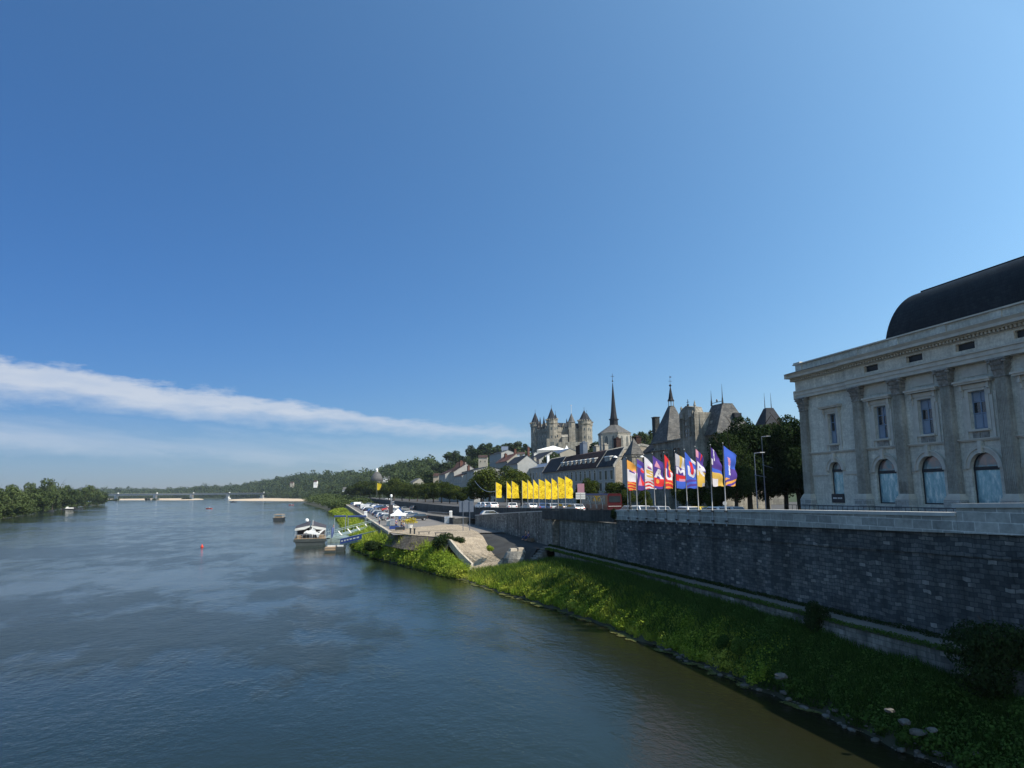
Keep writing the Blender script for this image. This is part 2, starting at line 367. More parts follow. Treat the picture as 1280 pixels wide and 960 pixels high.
# ------------------------------------------------------------------ foliage tools
def rdir(n):
    v = RNG.normal(size=(n, 3)); return v/np.linalg.norm(v, axis=1, keepdims=True)
def leaf_quads(C, Nn, size, aspect=.7):
    n = len(C); a = np.cross(Nn, rdir(n)); a /= np.linalg.norm(a, axis=1, keepdims=True)+1e-9
    b = np.cross(Nn, a); b /= np.linalg.norm(b, axis=1, keepdims=True)+1e-9
    s = (np.asarray(size)*(.6+.8*RNG.random(n)))[:, None]
    A = a*s*.5; B = b*s*.5*aspect
    V = np.stack([C-A-B*.3, C-B, C+A+B*.3, C+B], 1).reshape(-1, 3)
    return V, np.arange(4*n).reshape(-1, 4)
def crown_points(n, R, zc, nl, fill=.15, flat=1., lobe=(.34, .52), low=-.75):
    R = np.array(R); d = rdir(nl); d[:, 2] = np.clip(d[:, 2], low, 1)
    Lc = d*R*RNG.uniform(.45, .72, (nl, 1)); Lr = RNG.uniform(*lobe, nl)
    k = RNG.choice(nl, n, p=Lr**2/np.sum(Lr**2)); dd = rdir(n); r = RNG.uniform(.72, 1.06, n)
    P = Lc[k]+dd*(Lr[k]*r)[:, None]*R*np.array([1, 1, flat])
    nf = int(n*fill); P[:nf] = rdir(nf)*R*RNG.uniform(.2, .8, (nf, 1)); dd[:nf] = rdir(nf)
    P[:, 2] += zc; Nn = dd+rdir(n)*.8; Nn /= np.linalg.norm(Nn, axis=1, keepdims=True)
    return P, Nn
def trunk_mb(h, r, R, zc, limbs=5):
    m = MB(); m.tube([(0, 0, -.3), (.02*h, .01*h, h*.35), (0, .02*h, zc), (.02*h, 0, zc+R[2]*.5)], [r*1.25, r, r*.65, r*.2], 8)
    for i in range(limbs):
        a = 2*PI*i/limbs+random.random(); z = h*.35+random.random()*h*.25
        m.tube([(0, 0, z), (R[0]*.3*math.cos(a), R[1]*.3*math.sin(a), z+R[2]*.5), (R[0]*.68*math.cos(a), R[1]*.68*math.sin(a), z+R[2]*.9)], [r*.5, r*.3, r*.08], 5)
    return m
def tree_proto(kind, H, R, n, size, leaf, nl=12, r=.22, tr=.28, **kw):
    zc = H-R[2]
    P, Nn = crown_points(n, R, zc, nl, **kw); P[:, 2] = np.maximum(P[:, 2], H*.14)
    V, Fq = leaf_quads(P, Nn, size)
    e = empty(kind, (0, 0, 0))
    link('trunk', trunk_mb(H, r, R, zc).mesh('trunk', M['bark'], True), e)
    link('crown', fast('crown', V, Fq, leaf), e)
    e['H'] = H; return e
PROT = {}; USED = {}
def tree(kind, loc, H, label, cat='tree', group=None, wide=1., rz=None):
    fam = PROT[kind]; i = USED.get(kind, 0); USED[kind] = i+1
    p = fam[i % len(fam)]; k = H/p['H']
    rz = random.random()*6.28 if rz is None else rz
    if i < len(fam): o = p; o.location = loc; o.rotation_euler = (0, 0, rz); o.scale = (k*wide, k*wide, k)
    else: o = dup(p, loc=loc, rz=rz, sc=(k*wide, k*wide, k))
    tag(o, label, cat, group)
    return o
PROT['near'] = [tree_proto('lime_tree', 13., (5.2, 5.2, 6.0), 26000, .30, M['leaf_dk'], 26, .3, lobe=(.22, .36)) for _ in range(3)]
PROT['plane'] = [tree_proto('plane_tree', 10., (5., 5., 4.4), 7500, .42, M['leaf'], 18, lobe=(.26, .40)) for _ in range(4)]
PROT['far'] = [tree_proto('bushy_tree', 10., (4.6, 4.6, 4.4), 1500, .85, M['leaf_far'], 14, lobe=(.26, .42)) for _ in range(4)]
PROT['island'] = [tree_proto('willow_tree', 14., (6.5, 6.5, 6.6), 2200, 1.0, M['leaf_isl'], 16, lobe=(.26, .42), low=-.9) for _ in range(4)]
PROT['pine'] = [tree_proto('umbrella_pine', 14., (6., 6., 2.8), 1400, .9, M['pine'], 12, lobe=(.28, .42)) for _ in range(2)]
PROT['shrub'] = [tree_proto('shrub', 3., (1.8, 1.8, 1.5), 5200, .17, M['leaf_dk'], 16, .05, lobe=(.28, .45)) for _ in range(2)]
PROT['bigshrub'] = [tree_proto('shrub', 3., (1.8, 1.8, 1.5), 15000, .10, M['leaf_dk'], 22, .05, lobe=(.28, .42))]
def snoise(x, y, f=1., seed=0):
    r = np.random.default_rng(seed); z = 0*x; a = 1.; tot = 0
    for o in range(4):
        for _ in range(3):
            th = r.random()*6.28; ph = r.random()*6.28; k = f*(2**o)*(.7+.6*r.random())
            z = z+a*np.sin((x*math.cos(th)+y*math.sin(th))*k+ph)/3
        tot += a; a *= .55
    return z/tot
# ------------------------------------------------------------------ water
def build_water():
    m, nt, b, L = nodes('river_water'); co = coord(nt); X, Y, Z = sep(nt, co)
    # coordinates along (V) and across (U) the current
    al = math_(nt, 'ADD', math_(nt, 'MULTIPLY', X, UX), math_(nt, 'MULTIPLY', Y, UY))
    ac = math_(nt, 'ADD', math_(nt, 'MULTIPLY', X, UY), math_(nt, 'MULTIPLY', Y, -UX))
    flow = comb(nt, math_(nt, 'MULTIPLY', ac, 1.), math_(nt, 'MULTIPLY', al, .45))
    fine = comb(nt, ac, math_(nt, 'MULTIPLY', al, .8))
    n_big = noise(nt, flow, .035, 6, .62)
    n_mid = noise(nt, flow, .22, 5, .65)
    weedp = []
    for (px, py, rx, ry, amp) in WEEDS:
        c = G(px, py, 0)
        dx = math_(nt, 'DIVIDE', math_(nt, 'SUBTRACT', X, c.x), rx); dy = math_(nt, 'DIVIDE', math_(nt, 'SUBTRACT', Y, c.y), ry)
        d = math_(nt, 'SQRT', math_(nt, 'ADD', math_(nt, 'MULTIPLY', dx, dx), math_(nt, 'MULTIPLY', dy, dy)))
        weedp.append(math_(nt, 'MULTIPLY', math_(nt, 'SUBTRACT', 1., d, clamp=True), amp))
    wsum = weedp[0]
    for w in weedp[1:]: wsum = math_(nt, 'MAXIMUM', wsum, w)
    far = math_(nt, 'MULTIPLY', ramp(nt, math_(nt, 'DIVIDE', al, 400.), [(.08, 0.), (.20, 1.)]), ramp(nt, math_(nt, 'DIVIDE', ac, -200.), [(.03, .15), (.16, 1.)]))
    gen = math_(nt, 'MULTIPLY', ramp(nt, n_big, [(.46, 0.), (.54, 1.)]), far)
    wn = ramp(nt, math_(nt, 'ADD', math_(nt, 'MULTIPLY', n_mid, .6), math_(nt, 'MULTIPLY', wsum, .45)), [(.46, 0.), (.56, 1.)])
    weed = math_(nt, 'MAXIMUM', math_(nt, 'MULTIPLY', wn, math_(nt, 'GREATER_THAN', wsum, .001)), math_(nt, 'MULTIPLY', gen, ramp(nt, n_mid, [(.40, .05), (.54, 1.)])))
    shal = ramp(nt, math_(nt, 'ADD', math_(nt, 'DIVIDE', ac, 30.), math_(nt, 'MULTIPLY', math_(nt, 'SUBTRACT', n_mid, .5), .15)), [(.35, 0.), (.72, 1.)])
    base = mix(nt, shal, (.012, .020, .012), (.014, .0145, .007))
    base = mix(nt, weed, base, (.014, .022, .018))
    L.new(base, b.inputs['Base Color'])
    L.new(math_(nt, 'ADD', .05, math_(nt, 'MULTIPLY', weed, .10)), b.inputs['Roughness'])
    b.inputs['IOR'].default_value = 1.33; L.new(math_(nt, 'SUBTRACT', .45, math_(nt, 'MULTIPLY', weed, .31)), b.inputs['Specular IOR Level']); b.inputs['Specular Tint'].default_value = (1, .96, .80, 1)
    nf = noise(nt, fine, 1.9, 5, .62); ng = noise(nt, fine, .33, 4, .6); nh = noise(nt, fine, 6.5, 3, .6)
    h = math_(nt, 'ADD', math_(nt, 'MULTIPLY', nf, .085), math_(nt, 'MULTIPLY', ng, .12))
    h = math_(nt, 'ADD', h, math_(nt, 'MULTIPLY', nh, .025))
    h = math_(nt, 'MULTIPLY', h, math_(nt, 'ADD', .62, math_(nt, 'MULTIPLY', ramp(nt, math_(nt, 'ADD', math_(nt, 'MULTIPLY', n_big, .6), math_(nt, 'MULTIPLY', n_mid, .4)), [(.44, 0.), (.58, 1.)]), .5)))
    h = math_(nt, 'MULTIPLY', h, math_(nt, 'ADD', 1., math_(nt, 'MULTIPLY', weed, .6)))
    bump(nt, h, 1., WBUMP, b)
    mb = MB(); R = 16000
    xs = [-R, -2000, -400, 0, 100, 600, 3000, R]; ys = [-300, -20, 60, 300, 1000, 4000, R]
    for i in range(len(xs)-1):
        for j in range(len(ys)-1): mb.quad((xs[i], ys[j], 0), (xs[i+1], ys[j], 0), (xs[i+1], ys[j+1], 0), (xs[i], ys[j+1], 0))
    tag(mb.build('river_water', m), kind='structure')
WBUMP = .42
WEEDS = [(365, 715, 13, 22, .95), (372, 740, 12, 12, .9), (380, 815, 12, 10, .8), (360, 850, 12, 8, .6), (420, 835, 8, 8, .6), (625, 790, 7, 14, .6), (640, 850, 6, 8, .45), (350, 745, 10, 9, .7), (395, 745, 8, 6, .8),
         (180, 790, 40, 26, .85), (60, 760, 30, 30, .8), (240, 700, 30, 30, .7), (60, 690, 60, 50, .8), (480, 670, 14, 18, .6), (280, 660, 60, 40, .75), (120, 655, 120, 60, .8)]
build_water()
# ------------------------------------------------------------------ profile functions (quay frame)
WATER = [(8, 22.6), (24.3, 22.9), (31, 22.6), (40, 22.1), (47, 21.7), (56, 21.1), (67, 19.4), (76, 17.5), (87.5, 16.), (97, 13.2), (115, 8.9), (139, 5.), (180, 4.6), (250, 4.), (356, 2.7), (500, -2), (900, -30)]
_w0 = WATER
WATER = [(s_, lerp(_w0, s_)+(.16*math.sin(s_*1.9)+.13*math.sin(s_*4.3+1)+.10*math.sin(s_*.8+2)+.07*math.sin(s_*9.1))*(1 if s_ > 24 else .6)) for s_ in [8+.45*i for i in range(300)]]+[p for p in _w0 if p[0] > 144]
TOPT = [(8, 25.35), (84, 25.35), (85, 25.3), (91, 24.9)]
TOPZ = [(8, 2.2), (25, 2.5), (38, 2.85), (65, 3.1), (78, 2.6), (85, 1.9), (91, 1.3)]
def zt(s): return lerp([(0, 8.5), (23, 8.3), (45, 7.9), (70, 7.3), (90, 7.05), (150, 6.9), (200, 6.6), (400, 6.3), (900, 6)], s)   # street level
def zpb(s): return lerp([(0, 8.9), (23, 8.57), (41, 8.21), (63, 7.79), (90, 7.4)], s)
def zpt(s): return lerp([(0, 10.0), (23, 9.46), (26, 9.40), (41, 9.22), (63, 8.75), (87, 8.16), (92, 8.0), (107, 7.46), (141, 6.03)], s)
def zramp(s): return lerp([(60, 7.4), (92, 7.0), (107, 6.5), (141, 5.35), (150, 5.1), (215, 4.22), (220, 4.2)], s)
def zrt(s): return lerp([(92, 8.2), (140, 7.5), (182, 6.9), (330, 6.7), (900, 6.6)], s)       # top of the street retaining wall
def sheet(name, rows, m, kind='structure', smooth=False):
    """rows: list of lists of (t,s,z) with equal length"""
    mb = MB(); n = len(rows[0])
    for r in rows: mb.v += [Q(*p) for p in r]
    for j in range(len(rows)-1):
        for i in range(n-1): mb.f.append((j*n+i, j*n+i+1, (j+1)*n+i+1, (j+1)*n+i)); mb.m.append(0)
    o = mb.build(name, m, None, rz=ROT_F, smooth=smooth)
    bm = bmesh.new(); bm.from_mesh(o.data)
    bmesh.ops.recalc_face_normals(bm, faces=bm.faces)
    if sum(f.normal.z for f in bm.faces) < 0: bmesh.ops.reverse_faces(bm, faces=bm.faces)
    bm.to_mesh(o.data); bm.free()
    return tag(o, kind=kind)
def wallmb(mb, pts, th=.8, m=0, batter=0.):
    """pts: (t,s,zb,zt) along the face; thickness goes to +t"""
    v = [];
    for t, s, zb, z1 in pts: v += [Q(t, s, zb), Q(t+batter, s, z1), Q(t+th, s, z1), Q(t+th, s, zb)]
    f = []
    for i in range(len(pts)-1):
        a = 4*i; b = a+4
        for k in range(4): f.append((a+k, b+k, b+(k+1) % 4, a+(k+1) % 4))
    e = 4*(len(pts)-1); f += [(0, 1, 2, 3), (e+3, e+2, e+1, e)]
    mb.add(v, f, m)
SS = lambda a, b, n: [a+(b-a)*i/n for i in range(n+1)]
# bank ground
def bank_z(s, t, patch):
    tw = lerp(WATER, s)
    if patch == 1: te, ze = lerp(TOPT, s), lerp(TOPZ, s)
    else: te, ze = lerp(BT, s), lerp(BZ, s)
    f = (t-tw)/max(te-tw, .1)
    return np.where(f < 0, f*1.6, ze*np.clip(f, 0, 1)**.85)
BT = [(87, 17.2), (97, 16.), (101, 15.6), (110, 12.6), (117, 9.8), (122, 9.4), (900, 9.4)]
BZ = [(87, .3), (92, .9), (97, 2.2), (101, 2.9), (117, 3.1), (130, 2.6), (400, 1.8), (900, 1.8)]
for patch, s0, s1, n in ((1, 6, 91, 85), (2, 87.5, 900, 150)):
    rows = []
    for s in (SS(s0, s1, n) if patch == 1 else [87.5+(900-87.5)*(i/n)**2 for i in range(n+1)]):
        tw = lerp(WATER, s); te = lerp(TOPT, s) if patch == 1 else lerp(BT, s)
        row = []
        for f in [-.9, -.5, -.2, 0, .08, .16, .26, .38, .5, .62, .75, .88, 1.0, 1.03]:
            t = tw+(te-tw)*min(f, 1)+(0.25 if f > 1 else 0)
            z = float(bank_z(s, t, patch))
            if f > 0: z += .10*float(snoise(np.array(s*1.), np.array(t), 1.3, 3))*min(1, f*3)
            row.append((t, s, z))
        rows.append(row)
    sheet('river_bank', rows, M['mud'], smooth=True)
# towpath (narrow, widening into the quay apron)
sheet('towpath', [[(25.9, s, 3.70), (26.1, s, 3.72), (28.4, s, 3.72)] for s in SS(6, 87, 20)], M['gravel'])
sheet('towpath_verge', [[(25.3, s, 3.66), (25.92, s, 3.695)] for s in SS(6, 84, 20)], M['mud'])
_at = lambda s: lerp([(86.6, 24.), (90, 22.2), (92.6, 20.9), (106, 22.4), (114, 23.2), (128, 24.4), (141, 24.6)], s)
_az = lambda s: lerp([(86.6, 1.5), (90, 1.95), (92.6, 2.6), (106, 4.03), (141, 4.2)], s)
_ap = lambda s: lerp([(84, 3.72), (110, 4.0), (141, 4.2)], s)
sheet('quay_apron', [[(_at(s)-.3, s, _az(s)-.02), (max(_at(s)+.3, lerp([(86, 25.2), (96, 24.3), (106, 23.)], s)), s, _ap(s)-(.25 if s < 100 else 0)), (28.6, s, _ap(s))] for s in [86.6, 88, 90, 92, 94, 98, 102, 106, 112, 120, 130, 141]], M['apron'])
# lower quay (car park) + cobbles
sheet('car_park', [[(9.7, s, 4.19), (16, s, 4.19), (24, s, 4.19), (33, s, 4.19)] for s in [112, 130, 150, 200, 300, 440]], M['road'])
cob = [(9.75, 126, 4.2), (9.75, 118.5, 4.2), (12.2, 109, 4.2), (15.1, 103.5, 4.2), (16.3, 98, 4.0), (17.05, 95.2, 2.7), (18.4, 93.2, 1.2), (16.9, 88.9, .25)]
cobr = [(22., 142, 4.2), (24.6, 139, 4.2), (24.4, 128, 4.2), (23.2, 114, 4.2), (22.4, 106, 4.0), (20.9, 92.6, 2.55), (22.2, 90.0, 1.9), (24.0, 86.6, 1.45)]
rows = []
for a, b in zip(cob, cobr):
    rows.append([tuple(a[k]+(b[k]-a[k])*f+(0.06 if k == 2 else 0) for k in range(3)) for f in (0, .2, .4, .6, .8, 1)])
sheet('cobbled_slipway', rows, M['cobble'])
mb = MB()
for a, b in zip(cob[3:], cob[4:]):
    wallmb(mb, [(a[0]-.22, a[1], a[2]-.8, a[2]+.16), (b[0]-.22, b[1], b[2]-.8, b[2]+.16)], .3)
tag(mb.build('slipway_kerb', M['coping'], rz=ROT_F, fix=True), 'pale stone kerb edging the cobbled slipway beside the bushes', 'kerb')
# revetment below the plaza
mb = MB(); pr = [(9.4, 128), (9.4, 118.5), (11.9, 108.6), (14.9, 103.1), (16.05, 98.)]
for (t0, s0), (t1, s1) in zip(pr, pr[1:]):
    for k in range(1):
        dx = -1.6
        a0, a1 = (t0, s0), (t1, s1)
        mb.add([Q(a0[0]+dx*.6, a0[1]-.9, 2.3), Q(a1[0]+dx*.6, a1[1]-.9, 2.3), Q(a1[0]+.35, a1[1]+.2, 4.17), Q(a0[0]+.35, a0[1]+.2, 4.17)], [(0, 1, 2, 3)])
mb.add([Q(7.8, 126.6, 1.4), Q(7.8, 420, 1.4), Q(9.75, 420, 4.17), Q(9.75, 126.6, 4.17)], [(3, 2, 1, 0)])
tag(mb.build('stone_revetment', M['sunstone'], rz=ROT_F, fix=True), 'sloping brown stone revetment beneath the quay edge', 'embankment wall')
mb = MB(); wallmb(mb, [(9.5, s, 3.9, 4.34) for s in (119, 130, 160, 220, 300, 440)], .55)
tag(mb.build('quay_kerb', M['coping'], rz=ROT_F, fix=True), 'long pale stone kerb along the edge of the car park quay', 'kerb')
# great quay wall
mb = MB()
wallmb(mb, [(27.5, s, 2.5, zpb(s)) for s in SS(4, 66.5, 20)], 1.2, 0)
wallmb(mb, [(27.5, s, 2.5, 7.3) for s in SS(66.5, 84.6, 6)], 1.2, 2)
wallmb(mb, [(27.42, s, zpb(s)-1.02, zpb(s)-.90) for s in SS(4, 66, 16)], .2, 0)
wallmb(mb, [(28.3, 84.55, 2.5, zpb(85)), (28.3, 87.3, 2.5, zpb(87))], .6, 1)
o = mb.build('quay_wall', [M['wall'], M['dark_wall'], M['wall_far']], rz=ROT_F, fix=True)
tag(o, 'high dark rubble stone embankment wall above the towpath', 'embankment wall')
mb = MB()
pts = [(27.4, 87.2), (27.4, 100), (27.3, 120), (27.35, 132), (27.7, 138), (28.4, 141.5), (30., 144.)]
wallmb(mb, [(t, s, 3.3, zpt(s)-.12) for t, s in pts], .9, 0)
wallmb(mb, [(t-.06, s, zpt(s)-.13, zpt(s)) for t, s in pts], 1.05, 1)
wallmb(mb, [(27.36, 131.6, 4.15, 5.6), (27.36, 132.4, 4.15, 5.6)], .3, 2)
tag(mb.build('ramp_wall', [M['wall_far'], M['cap'], M['dark']], rz=ROT_F, fix=True), 'paler stained stone wall curving down beside the ramp, past the recess', 'embankment wall')
# parapets
mb = MB()
wallmb(mb, [(27.3, s, zpb(s)-.02, zpt(s)-.16) for s in SS(26.5, 66.5, 20)], .5, 0)
wallmb(mb, [(27.22, s, zpt(s)-.17, zpt(s)) for s in SS(26.5, 66.5, 20)], .66, 1)
wallmb(mb, [(27.3, s, zpb(s)-.02, 9.60+(26.5-s)*.02) for s in SS(4, 26.48, 8)], .5, 0)
wallmb(mb, [(27.2, s, 9.60+(26.5-s)*.02, 9.79+(26.5-s)*.02) for s in SS(4, 26.6, 8)], .7, 1)
tag(mb.build('parapet_wall', [M['parapet'], M['cap']], rz=ROT_F, fix=True), 'pale block parapet with flat capstones on top of the high wall', 'parapet')
mb = MB()
wallmb(mb, [(27.2, s, lerp([(66.5, 7.45), (90, 7.0)], s), zpt(s)) for s in SS(66.5, 91, 8)], .6, 0)
tag(mb.build('old_parapet', [M['dark_wall']], rz=ROT_F, fix=True), 'sooty dark older stretch of parapet before the red coach', 'parapet')
# wall below the towpath
mb = MB(); wallmb(mb, [(25.35, s, lerp(TOPZ, s)-1., 3.66) for s in SS(6, 80, 20)], .4, 0)
tag(mb.build('towpath_wall', M['wall_far'], rz=ROT_F, fix=True), 'low crumbling masonry wall holding up the towpath', 'embankment wall')
# ramp and street levels
sheet('ramp_road', [[(24.6 if s >= 144.5 else 27.9, s, zramp(s)), (32.2, s, zramp(s))] for s in [88, 92, 100, 107, 120, 141, 144.4, 144.6, 150, 170, 190, 215, 235]], M['road'])
mb = MB(); wallmb(mb, [(24.4, s, 4.1, zramp(s)+.25) for s in (144.5, 150, 165, 180, 200, 216)], .35, 0)
wallmb(mb, [(24.4, 144.5, 4.1, 5.3), (30.2, 144.3, 4.1, 5.6)], .35, 0)
tag(mb.build('wedge_wall', M['dark_wall'], rz=ROT_F, fix=True), 'dark wedge of wall under the railings of the descending ramp', 'retaining wall')
mb = MB(); wallmb(mb, [(32., s, 4.0, zrt(s)) for s in (90, 92, 110, 130, 140, 160, 182, 230, 330, 600, 900)], .6, 0)
tag(mb.build('street_wall', M['dark_wall'], rz=ROT_F, fix=True), 'long dark retaining wall between car park and upper street', 'retaining wall')
sheet('street_ground', [[(27.9 if s < 91 else 32.3, s, zt(s)), (60, s, zt(s)), (120, s, zt(s)), (400, s, zt(s)), (900, s, zt(s))] for s in [-40, 0, 23, 45, 70, 90.9, 91.1, 120, 150, 200, 400, 900]], M['asphalt'])
mb = MB()
for s in SS(4, 62, 58):
    pass
# railing on the descending ramp
e = empty('ramp_railing', W(24.55, 145, 5.2), ROT_F, 'rail of closely set posts on the ramp wall beside the cobbles', 'railing')
for i in range(19):
    s = 148+i*2.0; p = MB(); z = zramp(s)+.25-5.2
    p.tube([(145-s, 0, z), (145-s, 0, z+.95)], .05, 5); p.build('post', M['rust'], e)
p = MB(); p.tube([(145-s, 0, zramp(s)+.25-5.2+.93) for s in (148, 156, 164, 172, 180, 184)], .035, 5); p.build('handrail', M['steel'], e)
# bastion + steps
e = empty('stone_bastion', W(23.2, 89.3, 1.0), ROT_Q, 'rounded stone bastion with a rough block cap at the end of the towpath', 'bastion')
mb = MB(); mb.lathe([(2.0, 0), (1.65, 1.3), (1.3, 1.95), (1.1, 2.1)], 18, (0, 0)); mb.build('base', M['wall_far'], e, smooth=False)
mb = MB(); mb.box(-.9, .05, -.6, .5, 2.05, 2.45, tp=.10); mb.box(.08, 1.0, -.65, .55, 2.05, 2.5, tp=.12); mb.build('cap', M['coping'], e)
mb = MB()
for k in range(8):
    z = 3.62-k*.27; mb.box(-.30*(k+1), -.30*k+.02, -1.0, 1.0, .8, z)
o = mb.build('stone_steps', M['wall_far'], None, W(25.7, 85.2, 0), ROT_Q); tag(o, 'short flight of stone steps beside the rounded bastion', 'steps')
for x in (0, 1): pass
# ------------------------------------------------------------------ bank vegetation
def scatter(n, s0, s1, dens, patch, f0=.02, f1=1.0):
    """n samples in (s,t) on the bank, denser near the camera"""
    u = RNG.random(n); s = s0*(s1/s0)**u if dens else s0+(s1-s0)*u
    tw = np.interp(s, *zip(*WATER)); tt = np.interp(s, *zip(*(TOPT if patch == 1 else BT)))
    f = f0+(f1-f0)*RNG.random(n); t = tw+(tt-tw)*f
    ze = np.interp(s, *zip(*(TOPZ if patch == 1 else BZ)))
    return s, t, f, ze*np.clip(f, 0, 1)**.85
def toW(t, s, z): return np.stack([t*UY+s*UX, -t*UX+s*UY, z], 1)
def stripmask(s, t): return ((s > 87) & (t > np.interp(s, [87, 97, 141], [16.6, 16.3, 16.3])) )
def herb(name, n, s0, s1, patch, hmax, size, m, seed, blade=.5, f0=.04, f1=1., kind='stuff', grow=.0):
    s, t, f, z = scatter(n, s0, s1, True, patch, f0, f1)
    mound = .5+.5*snoise(s, t*1.0, .75, seed); fine = .5+.5*snoise(s, t, 3.1, seed+1)
    edge = np.clip((f-.02)*5, .12, 1)*np.clip((1.04-f)*7, .35, 1)
    h = hmax*edge*(.25+.75*mound**1.4)*(.6+.6*fine)
    if patch == 1: h = h*np.clip((89.5-s)/16, .12, 1)
    keep = ~((s > 86.5) & (t > np.interp(s, [86.5, 88, 91, 97], [24.6, 23.2, 18.5, 16.2]))) if patch == 1 else np.ones(n, bool)
    keep &= RNG.random(n) < np.clip(.25+1.5*mound, 0, 1)
    s, t, f, z, h = s[keep], t[keep], f[keep], z[keep], h[keep]; n = len(s)
    up = RNG.random(n)**.6
    P = toW(t, s, z+h*up+.02)
    sz = size*np.clip(np.hypot(P[:, 0], P[:, 1])/45, .75, 3.)**.8
    nb = int(n*blade)
    Nn = rdir(n); Nn[nb:, 2] = np.abs(Nn[nb:, 2])+1.; Nn /= np.linalg.norm(Nn, axis=1, keepdims=True)
    V, Fq = leaf_quads(P, Nn, sz)
    # grass blades: upright slivers
    th = RNG.random(nb)*6.28; bl = sz[:nb]*(1.8+RNG.random(nb)*1.6); le = RNG.normal(size=(nb, 2))*.35
    B0 = P[:nb].copy(); w = sz[:nb]*.14
    dx = np.stack([np.cos(th)*w, np.sin(th)*w, 0*w], 1); tip = np.stack([le[:, 0]*bl, le[:, 1]*bl, bl], 1)
    Vb = np.stack([B0-dx, B0+dx, B0+dx*.5+tip*.6, B0+tip], 1).reshape(-1, 3)
    V[:4*nb] = Vb
    o = link(name, fast(name, V, Fq, m)); return tag(o, kind=kind)
tag(herb('shaded_plants', 90000, 14, 40, 1, .6, .13, M['grass_dk'], 12, .3, .03, 1.0), 'deep green plants on the near bank, darkened further for the shade', 'plants')
tag(herb('upper_plants', 60000, 36, 92, 1, .7, .14, M['grass_dk'], 14, .35, .5, 1.02), 'plants along the foot of the wall, coloured darker for its shade', 'plants')
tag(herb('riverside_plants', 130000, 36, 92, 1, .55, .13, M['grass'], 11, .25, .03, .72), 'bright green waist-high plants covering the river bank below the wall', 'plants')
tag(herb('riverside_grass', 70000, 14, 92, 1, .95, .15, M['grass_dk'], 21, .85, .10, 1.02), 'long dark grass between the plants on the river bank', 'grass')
tag(herb('slipway_plants', 60000, 88.5, 420, 2, 1.5, .17, M['grass'], 31, .2, .03, .86), 'yellow-green thicket of plants on the bank below the plaza and gangways', 'plants')
def clumps(name, n, s0, s1, patch, rr, q, m, lab, f0=.08, f1=.97, top=None):
    Vs, Fs, b = [], [], 0
    s, t, f, z = scatter(n, s0, s1, True, patch, f0, f1)
    ok = (snoise(s, t, .55, 77) > -.35) | (RNG.random(n) < .25)
    if patch == 1: ok &= ~((s > 86.) & (t > np.interp(s, [86., 88, 91, 97], [24.2, 22.6, 17.8, 15.6])))
    for i in np.nonzero(ok)[0]:
        r = rr[0]+(rr[1]-rr[0])*random.random()**1.6; k = max(.8, s[i]/60)
        if patch == 1 and s[i] > 60: r = min(r, .6)*(1 if s[i] < 78 else .55)
        P, Nn = crown_points(int(q*(.5+r)), (r, r, r*.8), r*.35, 4, .0, 1., (.45, .75), -.2); Nn[:, 2] += .9; Nn /= np.linalg.norm(Nn, axis=1, keepdims=True)
        P += np.array([t[i]*UY+s[i]*UX, -t[i]*UX+s[i]*UY, z[i]]); V, Fq = leaf_quads(P, Nn, .125*k**.8, .8); Vs.append(V); Fs.append(Fq+b); b += len(V)
    o = link(name, fast(name, np.concatenate(Vs), np.concatenate(Fs), m)); tag(o, lab, 'plants', kind='stuff')
clumps('shaded_weeds', 600, 20, 38, 1, (.3, .7), 90, M['grass_dk'], 'deep green leafy clumps on the near bank, darkened further for the shade')
clumps('upper_weeds', 600, 35, 88, 1, (.35, .8), 90, M['grass_dk'], 'clumps of weeds near the towpath wall, coloured darker for the shade', .55, 1.)
clumps('leafy_weeds', 1100, 35, 92, 1, (.3, .7), 110, M['grass'], 'rounded clumps of leafy weeds scattered over the bank', .06, .66)
clumps('slipway_thicket', 900, 88.5, 150, 2, (.5, 1.15), 90, M['grass'], 'dense rounded thicket of weeds under the plaza edge', .05, .9)
clumps('quay_thicket', 500, 140, 440, 2, (.7, 1.6), 90, M['grass'], 'green thicket along the water below the parked cars', .05, .8)
# floating fringe
def fringe(name, s0, s1, n, w0, w1, sz, m, lab):
    u = RNG.random(n); s = s0*(s1/s0)**u
    tw = np.interp(s, *zip(*WATER)); wob = np.clip(.5+1.1*snoise(s, s*0, 1.2, 5), 0, 1.4)
    t = tw+.1-(RNG.random(n)**1.5)*(w0+w1*wob)+.4*RNG.random(n)**2
    keep = (snoise(s, t*1.5, 2.0, 8) > -.05)&(snoise(s, s*0, .9, 9) > -.35)
    s, t = s[keep], t[keep]; n = len(s)
    P = toW(t, s, .03+.02*RNG.random(n)); Nn = rdir(n)*.12+np.array([0, 0, 1.]); Nn /= np.linalg.norm(Nn, axis=1, keepdims=True)
    V, Fq = leaf_quads(P, Nn, sz*np.clip(s/45, .8, 3)); o = link(name, fast(name, V, Fq, m)); tag(o, lab, 'water weed', kind='stuff')
fringe('floating_weed', 30, 140, 26000, .25, .6, .13, M['scum'], 'pale floating weed fringing the waterline')
fringe('shore_debris', 18, 44, 6000, .03, .25, .085, M['debris'], 'thin line of bleached debris on the dark water edge')
def strip(name, n, s0, s1, t0, t1, z0, hmax, sz, m, lab):
    s = s0*(s1/s0)**RNG.random(n); t = t0+(t1-t0)*RNG.random(n); h = hmax*(.3+.7*(.5+.5*snoise(s, t, 1.4, 61)))
    P = toW(t, s, z0+h*RNG.random(n)); V, Fq = leaf_quads(P, rdir(n), sz*np.clip(s/40, .8, 2)); o = link(name, fast(name, V, Fq, m)); tag(o, lab, 'weeds', kind='stuff')
strip('wall_foot_weeds', 14000, 14, 88, 27.0, 27.5, 3.7, .28, .10, M['leaf_dk'], 'dark line of weeds along the foot of the high wall')
